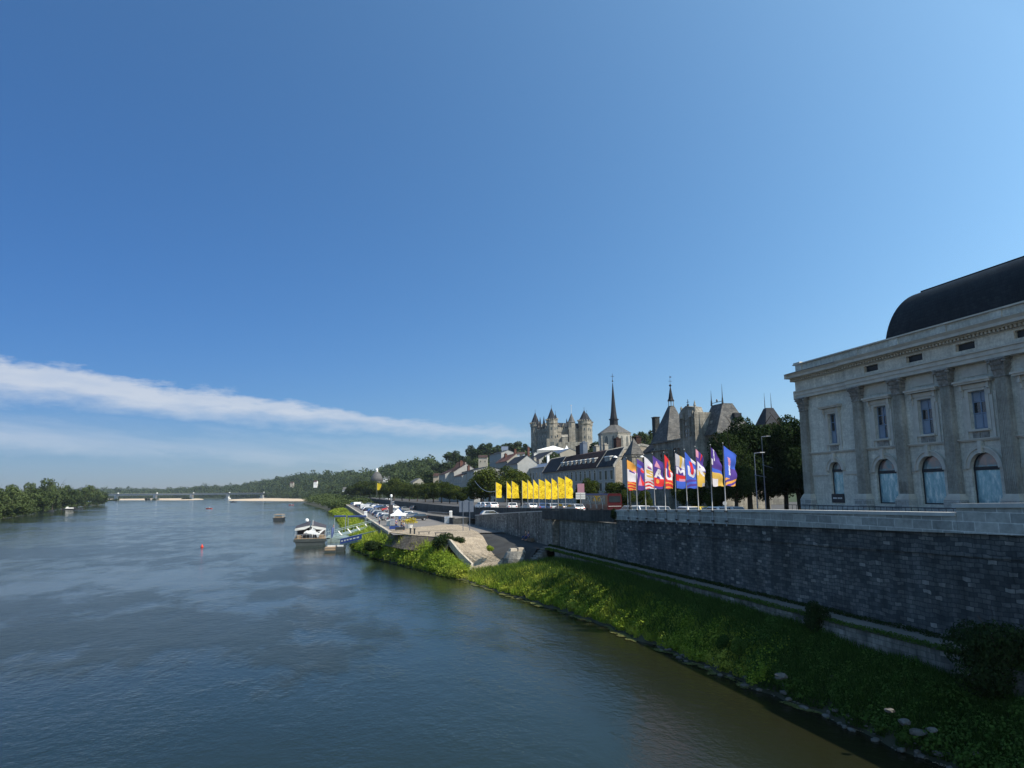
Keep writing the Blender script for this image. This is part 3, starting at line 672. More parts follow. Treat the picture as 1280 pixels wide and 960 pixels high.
strip('verge_grass', 14000, 12, 84, 25.3, 25.95, 3.66, .22, .10, M['grass_dk'], 'dark grassy verge on the river side of the towpath')
def rubble(n, s0, s1, lab):
    s = s0+(s1-s0)*RNG.random(n); tw = np.interp(s, *zip(*WATER)); f = RNG.random(n)**1.6; t = tw-.1+1.3*f; r = .04+.16*RNG.random(n)**3
    bm = bmesh.new()
    for i in range(n):
        g = W(float(t[i]), float(s[i]), float(bank_z(s[i], t[i], 1))+.06+.12*float(f[i])); mt = Matrix.Translation(g) @ Matrix.Rotation(random.random()*6, 4, 'Z') @ Matrix.Diagonal((r[i]*(1+random.random()), r[i], r[i]*.6, 1))
        bmesh.ops.create_icosphere(bm, subdivisions=1, radius=1, matrix=mt)
    me = bpy.data.meshes.new('shore_rubble'); bm.to_mesh(me); bm.free(); me.materials.append(M['rock']); o = link('shore_rubble', me); tag(o, lab, 'stones', kind='stuff')
rubble(300, 18, 46, 'small stones and rubble strewn along the near waterline')
# rocks
rk = []
def rock(loc, r, lab, sq=.6):
    bm = bmesh.new(); bmesh.ops.create_icosphere(bm, subdivisions=2, radius=1)
    for v in bm.verts: v.co *= (.75+random.random()*.45); v.co.z *= sq
    me = bpy.data.meshes.new('rock'); bm.to_mesh(me); bm.free(); me.materials.append(M['rock'])
    o = link('rock', me, None, loc, random.random()*6); o.scale = (r, r*.75, r*.7)
    return tag(o, lab, 'rock', 'pale rocks among the grass near the waterline')
for px, py, r, lab in [(976, 842, .36, 'pale rock lying alone among plants above the bright weed'), (1112, 884, .20, 'pale boulder, uppermost rock in the dark grass'), (1130, 898, .30, 'small rock just below the uppermost boulder'),
                       (1147, 911, .34, 'broad flat rock at the middle of the rock line'), (1158, 915, .25, 'small stone touching the broad flat rock'), (1168, 921, .30, 'pale angular stone past the broad flat rock'),
                       (1178, 925, .24, 'rounded stone next to the pale angular one'), (1165, 908, .22, 'small dark stone above the pale angular one'), (1200, 932, .34, 'flat stone half buried near the lowest weeds'),
                       (1222, 939, .26, 'lowest stone at the end of the rock line')]:
    g = G(px, py, .9); s, t = ST(g)
    z = float(bank_z(s, t, 1)); g = G(px, py, z+.25)
    rock((g.x, g.y, g.z-.12), r, lab)
# shrubs on the banks
def shrub(px, py, z, H, lab, wide=1., soft=None):
    g = G(px, py, z); o = tree('shrub', (g.x, g.y, z-.1), H, lab, 'shrub', None, wide)
    if soft:
        for c in KIDS.get(o.name, []):
            if c.name.startswith('crown'): c.material_slots[0].link = 'OBJECT'; c.material_slots[0].material = M[soft]
g = W(25.3, 23.2, 2.0); tree('bigshrub', g, 3.7, 'big dark rounded shrub growing against the towpath wall', 'shrub', None, .85)
shrub(1022, 795, 2.8, 1.9, 'small upright shrub at the foot of the towpath wall', .7)
shrub(1165, 828, 2.6, 1.3, 'thin scrubby plant hanging over the towpath wall', .9)
shrub(555, 690, 2.4, 2.7, 'dark round bush at the top of the slipway kerb', 1.2)
shrub(573, 682, 3.3, 1.4, 'small bush touching the slipway kerb', 1.1)
shrub(466, 690, 1.3, 1.9, 'dark bush at the waterline beside the wooden boat', 1.6)
shrub(612, 689, 3., .9, 'yellowing tuft on the edge of the slipway below the bastion', 1.1, 'grass')
g = W(27.3, 66.3, 7.6); tree('shrub', g, 1.2, 'small bush sprouting from the joint of the two parapets', 'shrub', None, .8)
for (px, py, h, lab) in [(905, 812, 1.0, 'first tall weed clump in the shaded bank'), (924, 820, 1.15, 'feathery weed clump, the middle of three'), (942, 818, 1.1, 'feathery weed clump nearest the towpath wall')]:
    shrub(px, py, 1.2, h, lab, .8, 'grass_dk')
shrub(430, 643, 1.2, 2.8, 'bright bush on the bank by the canopy', 1.3, 'grass'); shrub(424, 633, 1.2, 3.2, 'bright bush on the bank at the far bend', 1.3, 'grass')

# ------------------------------------------------------------------ hill and far land
HT = [(60, 613, 2900), (140, 612.5, 2900), (200, 612.3, 2900), (280, 608.5, 2600), (320, 603.5, 2400), (345, 599, 2250), (370, 593, 2100), (385, 594, 2000), (400, 593.5, 1900), (430, 592, 1700), (455, 591, 1500), (480, 583.5, 1300), (500, 577.5, 1150), (520, 573, 1050), (537, 572, 980),
      (545, 577, 930), (560, 575, 850), (580, 567, 780), (600, 560, 720), (640, 558, 690), (700, 559, 660), (760, 556, 560), (800, 550, 480), (900, 560, 420), (1000, 565, 400), (1300, 575, 300)]
HB = [(60, 2500), (280, 2250), (330, 1950), (400, 1250), (440, 950), (480, 650), (520, 500), (560, 420), (600, 380), (700, 330), (800, 220), (1300, 200)]
yt = lambda x: lerp([(a, b) for a, b, c in HT], x); dr = lambda x: lerp([(a, c) for a, b, c in HT], x); db = lambda x: lerp(HB, x)
def hill_z(px, D):
    d0, d1 = db(px), dr(px); top = at(px, yt(px), d1).z-11.; top = max(top, 3.)
    zb = lerp([(60, 1.2), (430, 1.5), (470, 6.1), (1300, 6.4)], px)
    f = min(max((D-d0)/(d1-d0), 0), 1); f = f*f*(3-2*f)*.5+f*.5
    return zb+(top-zb)*f+2.5*math.sin(px*.09+D*.011)*f*(1-f)
mb = MB(); pxs = list(range(40, 1301, 12)); fr = [-.02]+[i/14 for i in range(15)]+[1.3, 2.2]
for px in pxs:
    for f in fr:
        D = db(px)+(dr(px)-db(px))*f; p = at(px, 600, D); z = hill_z(px, D) if f >= 0 else -.5 if px < 440 else 5.; mb.v.append((p.x, p.y, z-(0 if f <= 1 else (f-1)*14)))
n = len(fr)
for i in range(len(pxs)-1):
    for j in range(n-1): a = i*n+j; mb.f.append((a, a+n, a+n+1, a+1)); mb.m.append(0)
tag(mb.build('hill', M['hill'], smooth=True), kind='structure')
mb = MB(); mb.box(-9000, 9000, 2800, 12000, -1., 2.); tag(mb.build('far_plain', M['hill']), kind='structure')
# sand banks
def sandbank(pts, z=.45):
    c = [G(x, y, 0) for x, y in pts]; mb = MB(); n = len(c); m = sum((Vector(p) for p in c), Vector())/n
    mb.v = [tuple(p) for p in c]+[tuple(m+(p-m)*.93+Vector((0, 0, z))) for p in c]
    mb.f = [(i, (i+1) % n, n+(i+1) % n, n+i) for i in range(n)]+[tuple(range(n, 2*n))]; mb.m = [0]*len(mb.f)
    for v in range(n): mb.v[v] = (mb.v[v][0], mb.v[v][1], -.3)
    tag(mb.build('sandbank', M['sand'], fix=True), kind='structure')
sandbank([(285, 625.9), (330, 626.2), (380, 626.3), (426, 626.2), (434, 624.6), (424, 622.9), (400, 621.8), (375, 621.3), (350, 621.7), (335, 623.2), (300, 624.2), (285, 624.8)], 1.)
sandbank([(131, 625.4), (170, 625.2), (200, 625.3), (235, 625.3), (257, 624.7), (254, 623.6), (215, 623.0), (180, 622.6), (150, 622.2), (131, 622.0)], 1.)
# woodland on the slopes: one mass
def woodland(name, spots, mats, lab):
    Vs, Fs, b = [], [], 0
    for (x, y, z, r, q, sz) in spots:
        P, Nn = crown_points(q, (r, r, r*.9), 0, 5, .0, 1., (.45, .7), -.2); P += np.array([x, y, z])
        V, Fq = leaf_quads(P, Nn, sz, .9); Vs.append(V); Fs.append(Fq+b); b += len(V)
    o = link(name, fast(name, np.concatenate(Vs), np.concatenate(Fs), mats)); tag(o, lab, 'woodland', kind='stuff')
sp = []
for px in np.arange(62, 660, 2.3):
    px = float(px); d0, d1 = db(px), dr(px)
    for k in range(11):
        f = (k+random.random())/11; D = d0+(d1-d0)*f*1.02
        x = px+random.uniform(-1.8, 1.8)
        if random.random() < lerp([(60, .0), (440, .05), (500, .15), (560, .25), (660, .4)], px) and f < .6: continue
        p = at(x, 600, D); r = random.uniform(4.6, 8.6)*lerp([(400, .72), (900, .95), (2000, 1.55)], D)
        if random.random() < .12: r *= 1.35
        zz = hill_z(x, D)-11+r*.95+random.uniform(0, 5)+11*.35
        sp.append((p.x, p.y, zz, r, 110, r*.26))
sp2 = []
for i in range(260):
    s_ = random.uniform(425, 930); tw = lerp(WATER, s_); t_ = tw+random.uniform(1, 14 if s_ < 470 else 34); g = W(t_, s_); r = random.uniform(2.2, 5.)*(1.2 if s_ > 600 else .8)
    sp2.append((g.x, g.y, 1.5+r*.8, r, 110, .9))
woodland('woodland', sp, M['leaf_far'], 'dark continuous woodland covering the far hills above the river')
woodland('shore_thicket', sp2, M['leaf_isl'], 'bushy green shore where the quay ends at the river bend')
sp = []
for px in np.arange(60, 300, .9):
    px = float(px)
    p = at(px, 612, 2850+random.uniform(-60, 60)); r = random.uniform(7, 12); sp.append((p.x, p.y, 3.5+r*.5, r, 26, 5.))
woodland('far_riverside_wood', sp, M['leaf_far'], 'thin grey-green strip of trees along the flat far shore')
# island on the far side of the river
isl = [(-260, 690), (-120, 668), (0, 646.5), (30, 643), (60, 638), (95, 633.5), (122, 631.6), (131, 630.4), (128, 629.0), (100, 628), (60, 627.5), (0, 627), (-260, 627)]
c = [G(x, y, 0) for x, y in isl]; mb = MB(); n = len(c); mm = G(-60, 634, 0)
mb.v = [(p.x, p.y, -.3) for p in c]+[tuple(mm+(p-mm)*.96+Vector((0, 0, 1.6))) for p in c]
mb.f = [(i, (i+1) % n, n+(i+1) % n, n+i) for i in range(n)]+[tuple(range(n, 2*n))]; mb.m = [0]*len(mb.f)
tag(mb.build('island', M['mud'], fix=True), kind='structure')
# (px, y of the tree top, y of its foot)
IT = [(-14, 604, 645, 'tree at the picture edge, pale crown behind the white huts'), (4, 605, 640, 'rounded tree standing over the white huts'), (12, 609, 643.5, 'low tree in front of the rounded one by the huts'),
      (20, 606.5, 636, 'dark tree rising behind the low shore willows'), (27, 611, 642, 'broad willow leaning over the water'), (33, 602.5, 634, 'dark pointed tree, shorter twin of the island'),
      (38, 609.5, 640.5, 'wide olive green willow at the shore'), (43, 606, 633.5, 'narrow tree between the pointed one and the tall pair'), (49, 609, 639.5, 'tall yellowish willow near the moored barges'),
      (53, 597.5, 634, 'tallest pale-topped tree of the island'), (61, 609, 637, 'rounded grey willow above the dark barge'), (68, 598.5, 634, 'second tallest tree, dark and broad'),
      (73, 610, 636.5, 'tree directly behind the white cabin boat'), (80, 606, 633, 'tree on the falling shoulder of the tall pair'), (85, 611, 635, 'low willow just beyond the white cabin boat'),
      (92, 610, 633, 'slim yellow-green tree in the middle of the spit'), (97, 609, 632, 'dark bushy tree beside the slim yellow one'), (103, 609, 632.5, 'rounded low tree over the pale shore strip'),
      (109, 606, 631, 'high dark tree near the spit end'), (114, 606.5, 631, 'twin high tree near the spit end, farther out'), (120, 611, 631.5, 'wide willow at the tip of the spit'), (126, 615, 630.8, 'last low willow on the tip of the spit'),
      (-40, 600, 648, 'willow outside the huts towards the picture edge'), (7, 625, 646.5, 'low bright bush at the water beneath the huts'), (22, 627, 645, 'low dark bush at the water, upstream of the huts')]
for px, ty, fy, lab in IT:
    g = G(px, fy, 1.2); top = at(px, ty, g.y+4).z; H = top-1.2
    tree('island', (g.x, g.y+4, 1.2), H, 'island '+lab if 'island' not in lab else lab, 'tree', 'trees on the wooded island', wide=max(.75, min(1.5, 15/H)))
sp = []
for i in range(160):                     # undergrowth closing the island shore
    px = random.uniform(-60, 128); yb = lerp([(-120, 668), (0, 646.5), (30, 643), (60, 638), (95, 633.5), (122, 631.6), (131, 630.6)], px)-random.uniform(.6, 1.6)
    g = G(px, yb, 1.); r = random.uniform(2., 4.2); sp.append((g.x, g.y+3, r*.8, r, 90, .9))
woodland('island_undergrowth', sp, M['leaf_isl'], 'tangled undergrowth along the island shore')
# ------------------------------------------------------------------ theatre (facade frame: X towards the camera, Y into the building)
TZ = 7.2
TH = empty('theatre', W(53.4, 72.7, TZ), ROT_F, 'large pale stone theatre with giant pilasters, arched windows and a dark curved roof', 'theatre')
z = lambda a: a-TZ
def open_wall(mb, x0, x1, z0, z1, ops, y=0., th=.55, m=0, mr=None):
    """front skin at y with real openings and reveals. ops: (xc, w, zb, zt, arch)"""
    mr = m if mr is None else mr
    cols = {}
    for o in ops: cols.setdefault((o[0]-o[1]/2, o[0]+o[1]/2), []).append(o)
    xs = sorted(cols); cur = x0
    def fq(a, b, c, d): mb.quad((a, y, c), (b, y, c), (b, y, d), (a, y, d), m)
    for (a, b) in xs:
        if a > cur: fq(cur, a, z0, z1)
        zc = z0
        for (xc, w, zb, ztop, arch) in sorted(cols[(a, b)], key=lambda o: o[2]):
            if zb > zc: fq(a, b, zc, zb)
            mb.quad((a, y, zb), (b, y, zb), (b, y+th, zb), (a, y+th, zb), mr)
            zs = ztop-w/2 if arch else ztop
            mb.quad((a, y, zb), (a, y+th, zb), (a, y+th, zs), (a, y, zs), mr); mb.quad((b, y, zs), (b, y+th, zs), (b, y+th, zb), (b, y, zb), mr)
            if arch:
                n = 14; r = w/2; pts = [(xc-r*math.cos(PI*i/n), zs+r*math.sin(PI*i/n)) for i in range(n+1)]
                for (xa, za), (xb, zb2) in zip(pts, pts[1:]):
                    mb.quad((xa, y, za), (xb, y, zb2), (xb, y, ztop), (xa, y, ztop), m)
                    mb.quad((xa, y, za), (xa, y+th, za), (xb, y+th, zb2), (xb, y, zb2), mr)
            else: mb.quad((a, y, zs), (a, y+th, zs), (b, y+th, zs), (b, y, zs), mr)
            zc = ztop
        if zc < z1: fq(a, b, zc, z1)
        cur = b
    if cur < x1: fq(cur, x1, z0, z1)
def arc_pts(xc, r, zs, n=16): return [(xc-r*math.cos(PI*i/n), zs+r*math.sin(PI*i/n)) for i in range(n+1)]
def ringarch(mb, xc, r0, r1, zs, y0, y1, m=0):
    a = arc_pts(xc, r0, zs); b = arc_pts(xc, r1, zs)
    for i in range(len(a)-1):
        A, B, C, D = a[i], a[i+1], b[i+1], b[i]
        mb.add([(A[0], y0, A[1]), (B[0], y0, B[1]), (C[0], y0, C[1]), (D[0], y0, D[1]), (A[0], y1, A[1]), (B[0], y1, B[1]), (C[0], y1, C[1]), (D[0], y1, D[1])],
               [(0, 1, 2, 3), (7, 6, 5, 4), (3, 2, 6, 7), (0, 4, 5, 1)], m)
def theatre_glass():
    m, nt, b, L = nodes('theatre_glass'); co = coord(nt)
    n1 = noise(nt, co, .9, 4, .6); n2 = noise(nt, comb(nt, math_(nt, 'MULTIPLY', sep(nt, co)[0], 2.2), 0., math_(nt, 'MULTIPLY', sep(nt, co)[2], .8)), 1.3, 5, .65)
    c = ramp(nt, n2, [(.35, (.16, .32, .38)), (.52, (.26, .44, .50)), (.68, (.60, .68, .68))])  # teal and pale streaks put reflected sky into the pane colour
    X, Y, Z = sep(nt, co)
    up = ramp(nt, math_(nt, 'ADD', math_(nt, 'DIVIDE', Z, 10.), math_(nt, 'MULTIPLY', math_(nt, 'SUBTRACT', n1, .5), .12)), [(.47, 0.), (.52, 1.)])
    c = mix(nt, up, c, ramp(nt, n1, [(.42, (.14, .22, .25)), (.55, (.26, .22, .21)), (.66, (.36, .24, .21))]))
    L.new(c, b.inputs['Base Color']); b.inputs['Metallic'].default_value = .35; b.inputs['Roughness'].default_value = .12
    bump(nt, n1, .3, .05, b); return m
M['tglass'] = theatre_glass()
PIL = [(10.4), (15.9), (21.5), (27.0), (32.55), (38.1), (43.65)]         # X of pilasters
BAYS = [(6.0, 1.95, 1.30)]+[((a+b)/2, 2.7, 1.62) for a, b in zip(PIL, PIL[1:])]
XE = 47.
ops = []
for xc, wa, wu in BAYS:
    ops.append((xc, wa, z(9.0), z(13.45), True)); 
body = MB()
open_wall(body, .8, XE, 0, z(14.4), ops)
open_wall(body, .8, XE, z(14.4), z(21.15), [(xc, wu, z(15.4), z(18.66), False) for xc, wa, wu in BAYS])
body.quad((.8, 32, 0), (.8, 0, 0), (.8, 0, z(24)), (.8, 32, z(24))); body.quad((XE, 0, 0), (XE, 32, 0), (XE, 32, z(24)), (XE, 0, z(24)))
body.quad((.8, 32, 0), (XE, 32, 0), (XE, 32, z(24)), (.8, 32, z(24)))
body.build('wall', M['ashlar'], TH)
mb = MB(); mb.box(1.4, XE-.3, 1.4, 31.5, 0, z(23.5)); mb.build('interior', M['dark'], TH)
# windows
for i, (xc, wa, wu) in enumerate(BAYS):
    f = MB(); r = wa/2; zs = z(13.45)-r; zb = z(9.0)
    ringarch(f, xc, r-.11, r, zs, .26, .36); f.box(xc-r, xc-r+.11, .26, .36, zb, zs); f.box(xc+r-.11, xc+r, .26, .36, zb, zs)
    f.box(xc-r, xc+r, .24, .38, zs-.16, zs+.14); f.box(xc-r, xc+r, .26, .36, zb, zb+.12)
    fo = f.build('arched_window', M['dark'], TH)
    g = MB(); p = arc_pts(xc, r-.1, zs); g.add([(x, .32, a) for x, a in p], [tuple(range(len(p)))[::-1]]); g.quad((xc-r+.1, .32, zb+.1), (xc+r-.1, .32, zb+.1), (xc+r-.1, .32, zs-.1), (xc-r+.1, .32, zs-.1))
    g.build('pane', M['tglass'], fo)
    a = MB(); ringarch(a, xc, r, r+.34, zs, -.16, .0); ringarch(a, xc, r+.34, r+.48, zs, -.24, .0)
    a.box(xc-.18, xc+.18, -.42, .0, z(13.35), z(14.38), tp=.02)
    a.build('archivolt', M['mould'], TH)
    f = MB(); zb, z1 = z(15.4), z(18.66); x0, x1 = xc-wu/2, xc+wu/2
    f.box(x0, x0+.1, .28, .36, zb, z1); f.box(x1-.1, x1, .28, .36, zb, z1); f.box(x0+.1, x1-.1, .28, .36, zb, zb+.1); f.box(x0+.1, x1-.1, .28, .36, z1-.1, z1)
    f.box(xc-.06, xc+.06, .27, .37, zb+.1, z1-.1)
    for q in (.42, .72): f.box(x0+.1, x1-.1, .275, .365, zb+q*(z1-zb)-.04, zb+q*(z1-zb)+.04)
    fo = f.build('window', M['frame'], TH)
    g = MB(); g.quad((x0+.05, .325, zb), (x1-.05, .325, zb), (x1-.05, .325, z1), (x0+.05, .325, z1)); g.build('pane', M['winglass'], fo)
    panes = {0: ((0, 0), (1, 0), (1, 1)), 1: ((0, 0), (1, 2)), 2: ((0, 2), (1, 2), (0, 0)), 3: ((0, 2), (1, 2), (0, 0), (1, 0)), 4: ((0, 0), (1, 1))}.get(i, ((0, 0), (1, 0)))
    for cx_i, ry in panes:
        xa, xb = (x0+.12, xc-.08) if cx_i == 0 else (xc+.08, x1-.12); lv = [zb+.12, zb+.40*(z1-zb), zb+.44*(z1-zb), zb+.70*(z1-zb), zb+.74*(z1-zb), z1-.12]
        g = MB(); g.box(xa, xb, .317, .324, lv[2*ry], lv[2*ry+1]); g.build('sheen_blind', M['sheen_blind'], fo)
    h = MB()
    for s_ in (-1, 1):
        xa = xc+s_*(wu/2+.17); h.box(xa-.17, xa+.17, -.12, 0, z(15.25), z(18.85)); xb = xc+s_*(wu/2+.52)
        h.box(xb-.15, xb+.15, -.10, 0, z(14.62), z(19.25)); h.box(xb-.13, xb+.13, -.38, -.1, z(18.75), z(19.3), tp=.03); h.box(xb-.10, xb+.10, -.22, -.1, z(18.25), z(18.76))
    h.box(xc-wu/2-.02, xc+wu/2+.02, -.12, 0, z(18.66), z(18.9)); h.box(xc-wu/2-.7, xc+wu/2+.7, -.2, 0, z(18.9), z(19.27))
    h.box(xc-wu/2-.95, xc+wu/2+.95, -.55, 0, z(19.3), z(19.46)); h.box(xc-wu/2-1.02, xc+wu/2+1.02, -.66, 0, z(19.46), z(19.62))
    h.box(xc-wu/2-.1, xc+wu/2+.1, -.24, 0, z(15.22), z(15.4))
    h.build('window_surround', M['mould'], TH)
    h = MB(); h.box(xc-wu/2+.02, xc-.05, -.06, 0, z(14.66), z(15.16)); h.box(xc+.05, xc+wu/2-.02, -.06, 0, z(14.66), z(15.16)); h.build('apron_panel', M['carved'], TH)
    if i:
        h = MB(); h.box(xc-1.25, xc+1.25, -.07, 0, z(19.95), z(20.9), tp=.0); h.build('raised_panel', M['mould'], TH)
# string courses between pilasters
h = MB(); edges = [1.7]+PIL
for a, b in zip([2.1]+[p+.56 for p in PIL], [p-.56 for p in PIL]+[XE]):
    h.box(a, b, -.18, 0, z(14.4), z(14.62)); h.box(a, b, -.28, 0, z(14.52), z(14.62)+.003)
h.build('string_course', M['mould'], TH)
for (xc, wa, wu), a, b in zip(BAYS, [.95]+[p+.56 for p in PIL], [p-.56 for p in PIL]):
    for u, v in ((a, xc-wa/2-.34), (xc+wa/2+.34, b)):
        if v > u: h = MB(); h.box(u, v, -.1, 0, z(12.0), z(12.34)); h.build('impost_band', M['mould'], TH)
# pilasters
def pilaster(xc, y0, wide):
    sh = MB(); n = 7; zb, z1 = z(9.95), z(19.5)
    def ring(w, y, zz):       # outline with flutes
        pts = []
        for k in range(n):
            a = -w/2+w*k/n; d = w/n; pts += [(a+d*.12, y), (a+d*.28, y+.09), (a+d*.72, y+.09), (a+d*.88, y)]
        side = []
        for k in range(4):
            d = (0-y)/4; a = y+d*k; side += [(w/2, a+d*.12), (w/2-.08, a+d*.28), (w/2-.08, a+d*.72), (w/2, a+d*.88)]
        pts = pts+side; pts += [(w/2, .0)]; pts += [(-w/2, 0.)]
        return [(xc+p[0], p[1], zz) for p in pts]
    r0 = ring(wide, -y0, zb); r1 = ring(wide*.97, -y0*.98, zb+(z1-zb)*.4); r2 = ring(wide*.86, -y0*.86, z1); k = len(r0)
    sh.v += r0+r1+r2
    for j in (0, k):
        for i in range(k): sh.f.append((j+i, j+(i+1) % k, j+k+(i+1) % k, j+k+i)); sh.m.append(0)
    col = sh.build('pilaster', M['flute'], TH)
    c = MB(); w2, d2 = wide*.43, y0*.86
    zc0, zc1 = z(19.5), z(20.98)
    c.box(xc-w2-.06, xc+w2+.06, -d2-.06, 0, zc0-.06, zc0+.08)
    vs = [(xc-w2, -d2, zc0+.08), (xc+w2, -d2, zc0+.08), (xc+w2, 0, zc0+.08), (xc-w2, 0, zc0+.08)]
    g = .22; vs += [(xc-w2-g, -d2-g, zc1-.16), (xc+w2+g, -d2-g, zc1-.16), (xc+w2+g, 0, zc1-.16), (xc-w2-g, 0, zc1-.16)]
    c.add(vs, [(3, 2, 1, 0), (4, 5, 6, 7), (0, 1, 5, 4), (1, 2, 6, 5), (2, 3, 7, 6), (3, 0, 4, 7)])
    for row, (zz, out, hh) in enumerate(((.10, .02, .5), (.45, .08, .52), (.85, .14, .45))):
        m_ = 4 if row % 2 == 0 else 5
        for q in range(m_):      # acanthus leaves curling outwards
            x = xc-w2-.04+(2*w2+.08)*(q+.5)/m_; a = .13
            c.add([(x-a, -d2-out, zc0+zz), (x+a, -d2-out, zc0+zz), (x+a*.9, -d2-out-.12, zc0+zz+hh*.75), (x-a*.9, -d2-out-.12, zc0+zz+hh*.75), (x-a*.5, -d2-out-.30, zc0+zz+hh), (x+a*.5, -d2-out-.30, zc0+zz+hh), (x+a*.4, -d2-out-.26, zc0+zz+hh*.8), (x-a*.4, -d2-out-.26, zc0+zz+hh*.8)],
                  [(0, 1, 2, 3), (3, 2, 5, 4), (4, 5, 6, 7)])
        for sx in (-1, 1):
            for q in range(2):
                y = -d2*(q+.6)/2; X = xc+sx*(w2+out); a = .12
                c.add([(X, y-a, zc0+zz), (X, y+a, zc0+zz), (X+sx*.12, y+a*.9, zc0+zz+hh*.75), (X+sx*.12, y-a*.9, zc0+zz+hh*.75), (X+sx*.28, y-a*.5, zc0+zz+hh), (X+sx*.28, y+a*.5, zc0+zz+hh)], [(0, 1, 2, 3), (3, 2, 5, 4)])
    for sx in (-1, 1):
        c.lathe([(.05, zc1-.42), (.17, zc1-.36), (.17, zc1-.22), (.05, zc1-.16)], 8, (xc+sx*(w2+.18), -d2-.2))
    c.box(xc-w2-.34, xc+w2+.34, -d2-.36, 0, zc1-.15, zc1)
    c.build('capital', M['carved'], col)
    b = MB(); w3 = wide/2
    for e_, za, zb_ in ((.24, 9.42, 9.60), (.17, 9.60, 9.75), (.10, 9.75, 9.86), (.05, 9.86, 9.96)): b.box(xc-w3-e_, xc+w3+e_, -y0-e_, 0, z(za), z(zb_), tp=.01)
    b.build('base', M['mould'], col)
    p = MB(); p.box(xc-w3-.30, xc+w3+.30, -y0-.32, 0, 0, z(9.42)); p.build('pedestal', M['parapet'], col)
for x in PIL: pilaster(x, .66, 1.12)
pilaster(1.5, .5, 1.2)
# plinth
h = MB(); h.box(.7, XE, -.14, 0, 0, z(8.75)); h.build('plinth', M['parapet'], TH)
# entablature: stepped profile, running forward over the pilasters
def entab(x0, x1, o, name='entablature'):
    h = MB()
    h.box(x0, x1, -o-.02, 0, z(21.0), z(21.35)); h.box(x0, x1, -o-.10, 0, z(21.352), z(21.75)); h.box(x0, x1, -o-.22, 0, z(21.752), z(21.90))
    h.box(x0, x1, -o-.12, 0, z(22.96), z(23.04))
    h.box(x0, x1, -o-.55, 0, z(23.27), z(23.36)); h.box(x0, x1, -o-.98, 0, z(23.362), z(23.62)); h.extr([(-o-.98, z(23.622)), (-o-1.18, z(23.86)), (0, z(23.86)), (0, z(23.622))], x0, x1)
    h.build(name, M['mould'], TH, fix=True)
    d = MB(); x = x0+.1
    while x < x1-.2: d.box(x, x+.20, -o-.42, -o-.1, z(23.05), z(23.262)); x += .38
    d.box(x0, x1, -o-.1, 0, z(23.042), z(23.268)); d.build('dentil_course', M['mould'], TH)
    f = MB()
    sl = [(xc, 1.9, z(22.18), z(22.82), False) for xc, _, _ in BAYS[1:] if x0 < xc < x1]
    open_wall(f, x0, x1, z(21.9), z(22.96), sl, y=-o-.03, th=.5, m=0)
    f.quad((x0, -o-.03, z(21.9)), (x0, 0, z(21.9)), (x0, 0, z(22.96)), (x0, -o-.03, z(22.96))); f.build('frieze', M['ashlar'], TH)
    if sl:
        f = MB(); f.box(x0+.1, x1-.1, -o+.30, -.02, z(21.95), z(22.93)); f.build('attic_recess', M['dark'], TH)
entab(.6, 9.35, .42); entab(9.35, XE, .70)
for xa in (-.25,):
    h = MB(); h.box(.15, .6, -1.55, 30, z(23.36), z(23.855)); h.box(.35, .6, -.95, 30, z(23.0), z(23.355)); h.box(.35, .6, -.6, 30, z(21.0), z(21.9)); h.build('cornice_return', M['mould'], TH)
# gutter slope, attic, rail
h = MB(); h.extr([(-1.72, z(23.87)), (-.2, z(24.30)), (-.2, z(23.87))], .2, XE); h.build('gutter', M['gutter'], TH, fix=True)
h = MB(); h.box(.5, XE, -.2, .4, z(23.9), z(24.98))
for x in [1.2]+PIL: h.box(x-.55, x+.55, -.3, .3, z(24.28), z(24.975))
h.box(.5, .9, .4, 30, z(23.9), z(24.98)); h.build('attic_wall', M['ashlar'], TH)
h = MB(); h.box(.3, XE, -.42, .55, z(24.985), z(25.12)); h.box(.3, 1.1, .55, 30, z(24.985), z(25.12)); h.box(.4, 1.6, -.38, .5, z(25.122), z(25.28)); h.build('attic_coping', M['mould'], TH)
h = MB(); h.box(.9, XE, .4, 31, z(24.0), z(24.2)); h.build('flat_roof', M['zinc'], TH)
# curved slate roof
h = MB(); X0, X1, Y0, Y1, Z0, HH, I = 72.7-62.9, 72.7-8, 4.2, 27., z(24.3), 6.9, 3.5; n = 18; rings = []
for k in range(n+1):
    a = PI/2*k/n; i = I*(1-math.cos(a)); zz = Z0+HH*math.sin(a); ix = i*.62; rings.append([(X0+ix, Y0+i, zz), (X1-ix, Y0+i, zz), (X1-ix, Y1-i, zz), (X0+ix, Y1-i, zz)])
h.v = [p for r in rings for p in r]
for k in range(n):
    for j in range(4): h.f.append((4*k+j, 4*k+(j+1) % 4, 4*k+4+(j+1) % 4, 4*k+4+j)); h.m.append(0)
h.f.append(tuple(4*n+j for j in range(4))); h.m.append(0)
rf = h.build('dome_roof', M['lead'], TH, fix=True)
h = MB(); i = I-.1; ix = I*.62-.1; h.box(X0+ix, X1-ix, Y0+i, Y0+i+.6, Z0+HH-.12, Z0+HH+.22); h.box(X0+ix, X0+ix+.5, Y0+i+.6, Y1-i, Z0+HH-.12, Z0+HH+.22); h.build('ridge_roll', M['lead'], rf)
h = MB(); h.box(20.2, 20.55, 4.9, 5.3, z(25.4), z(26.3)); h.build('roof_light', M['white'], rf)
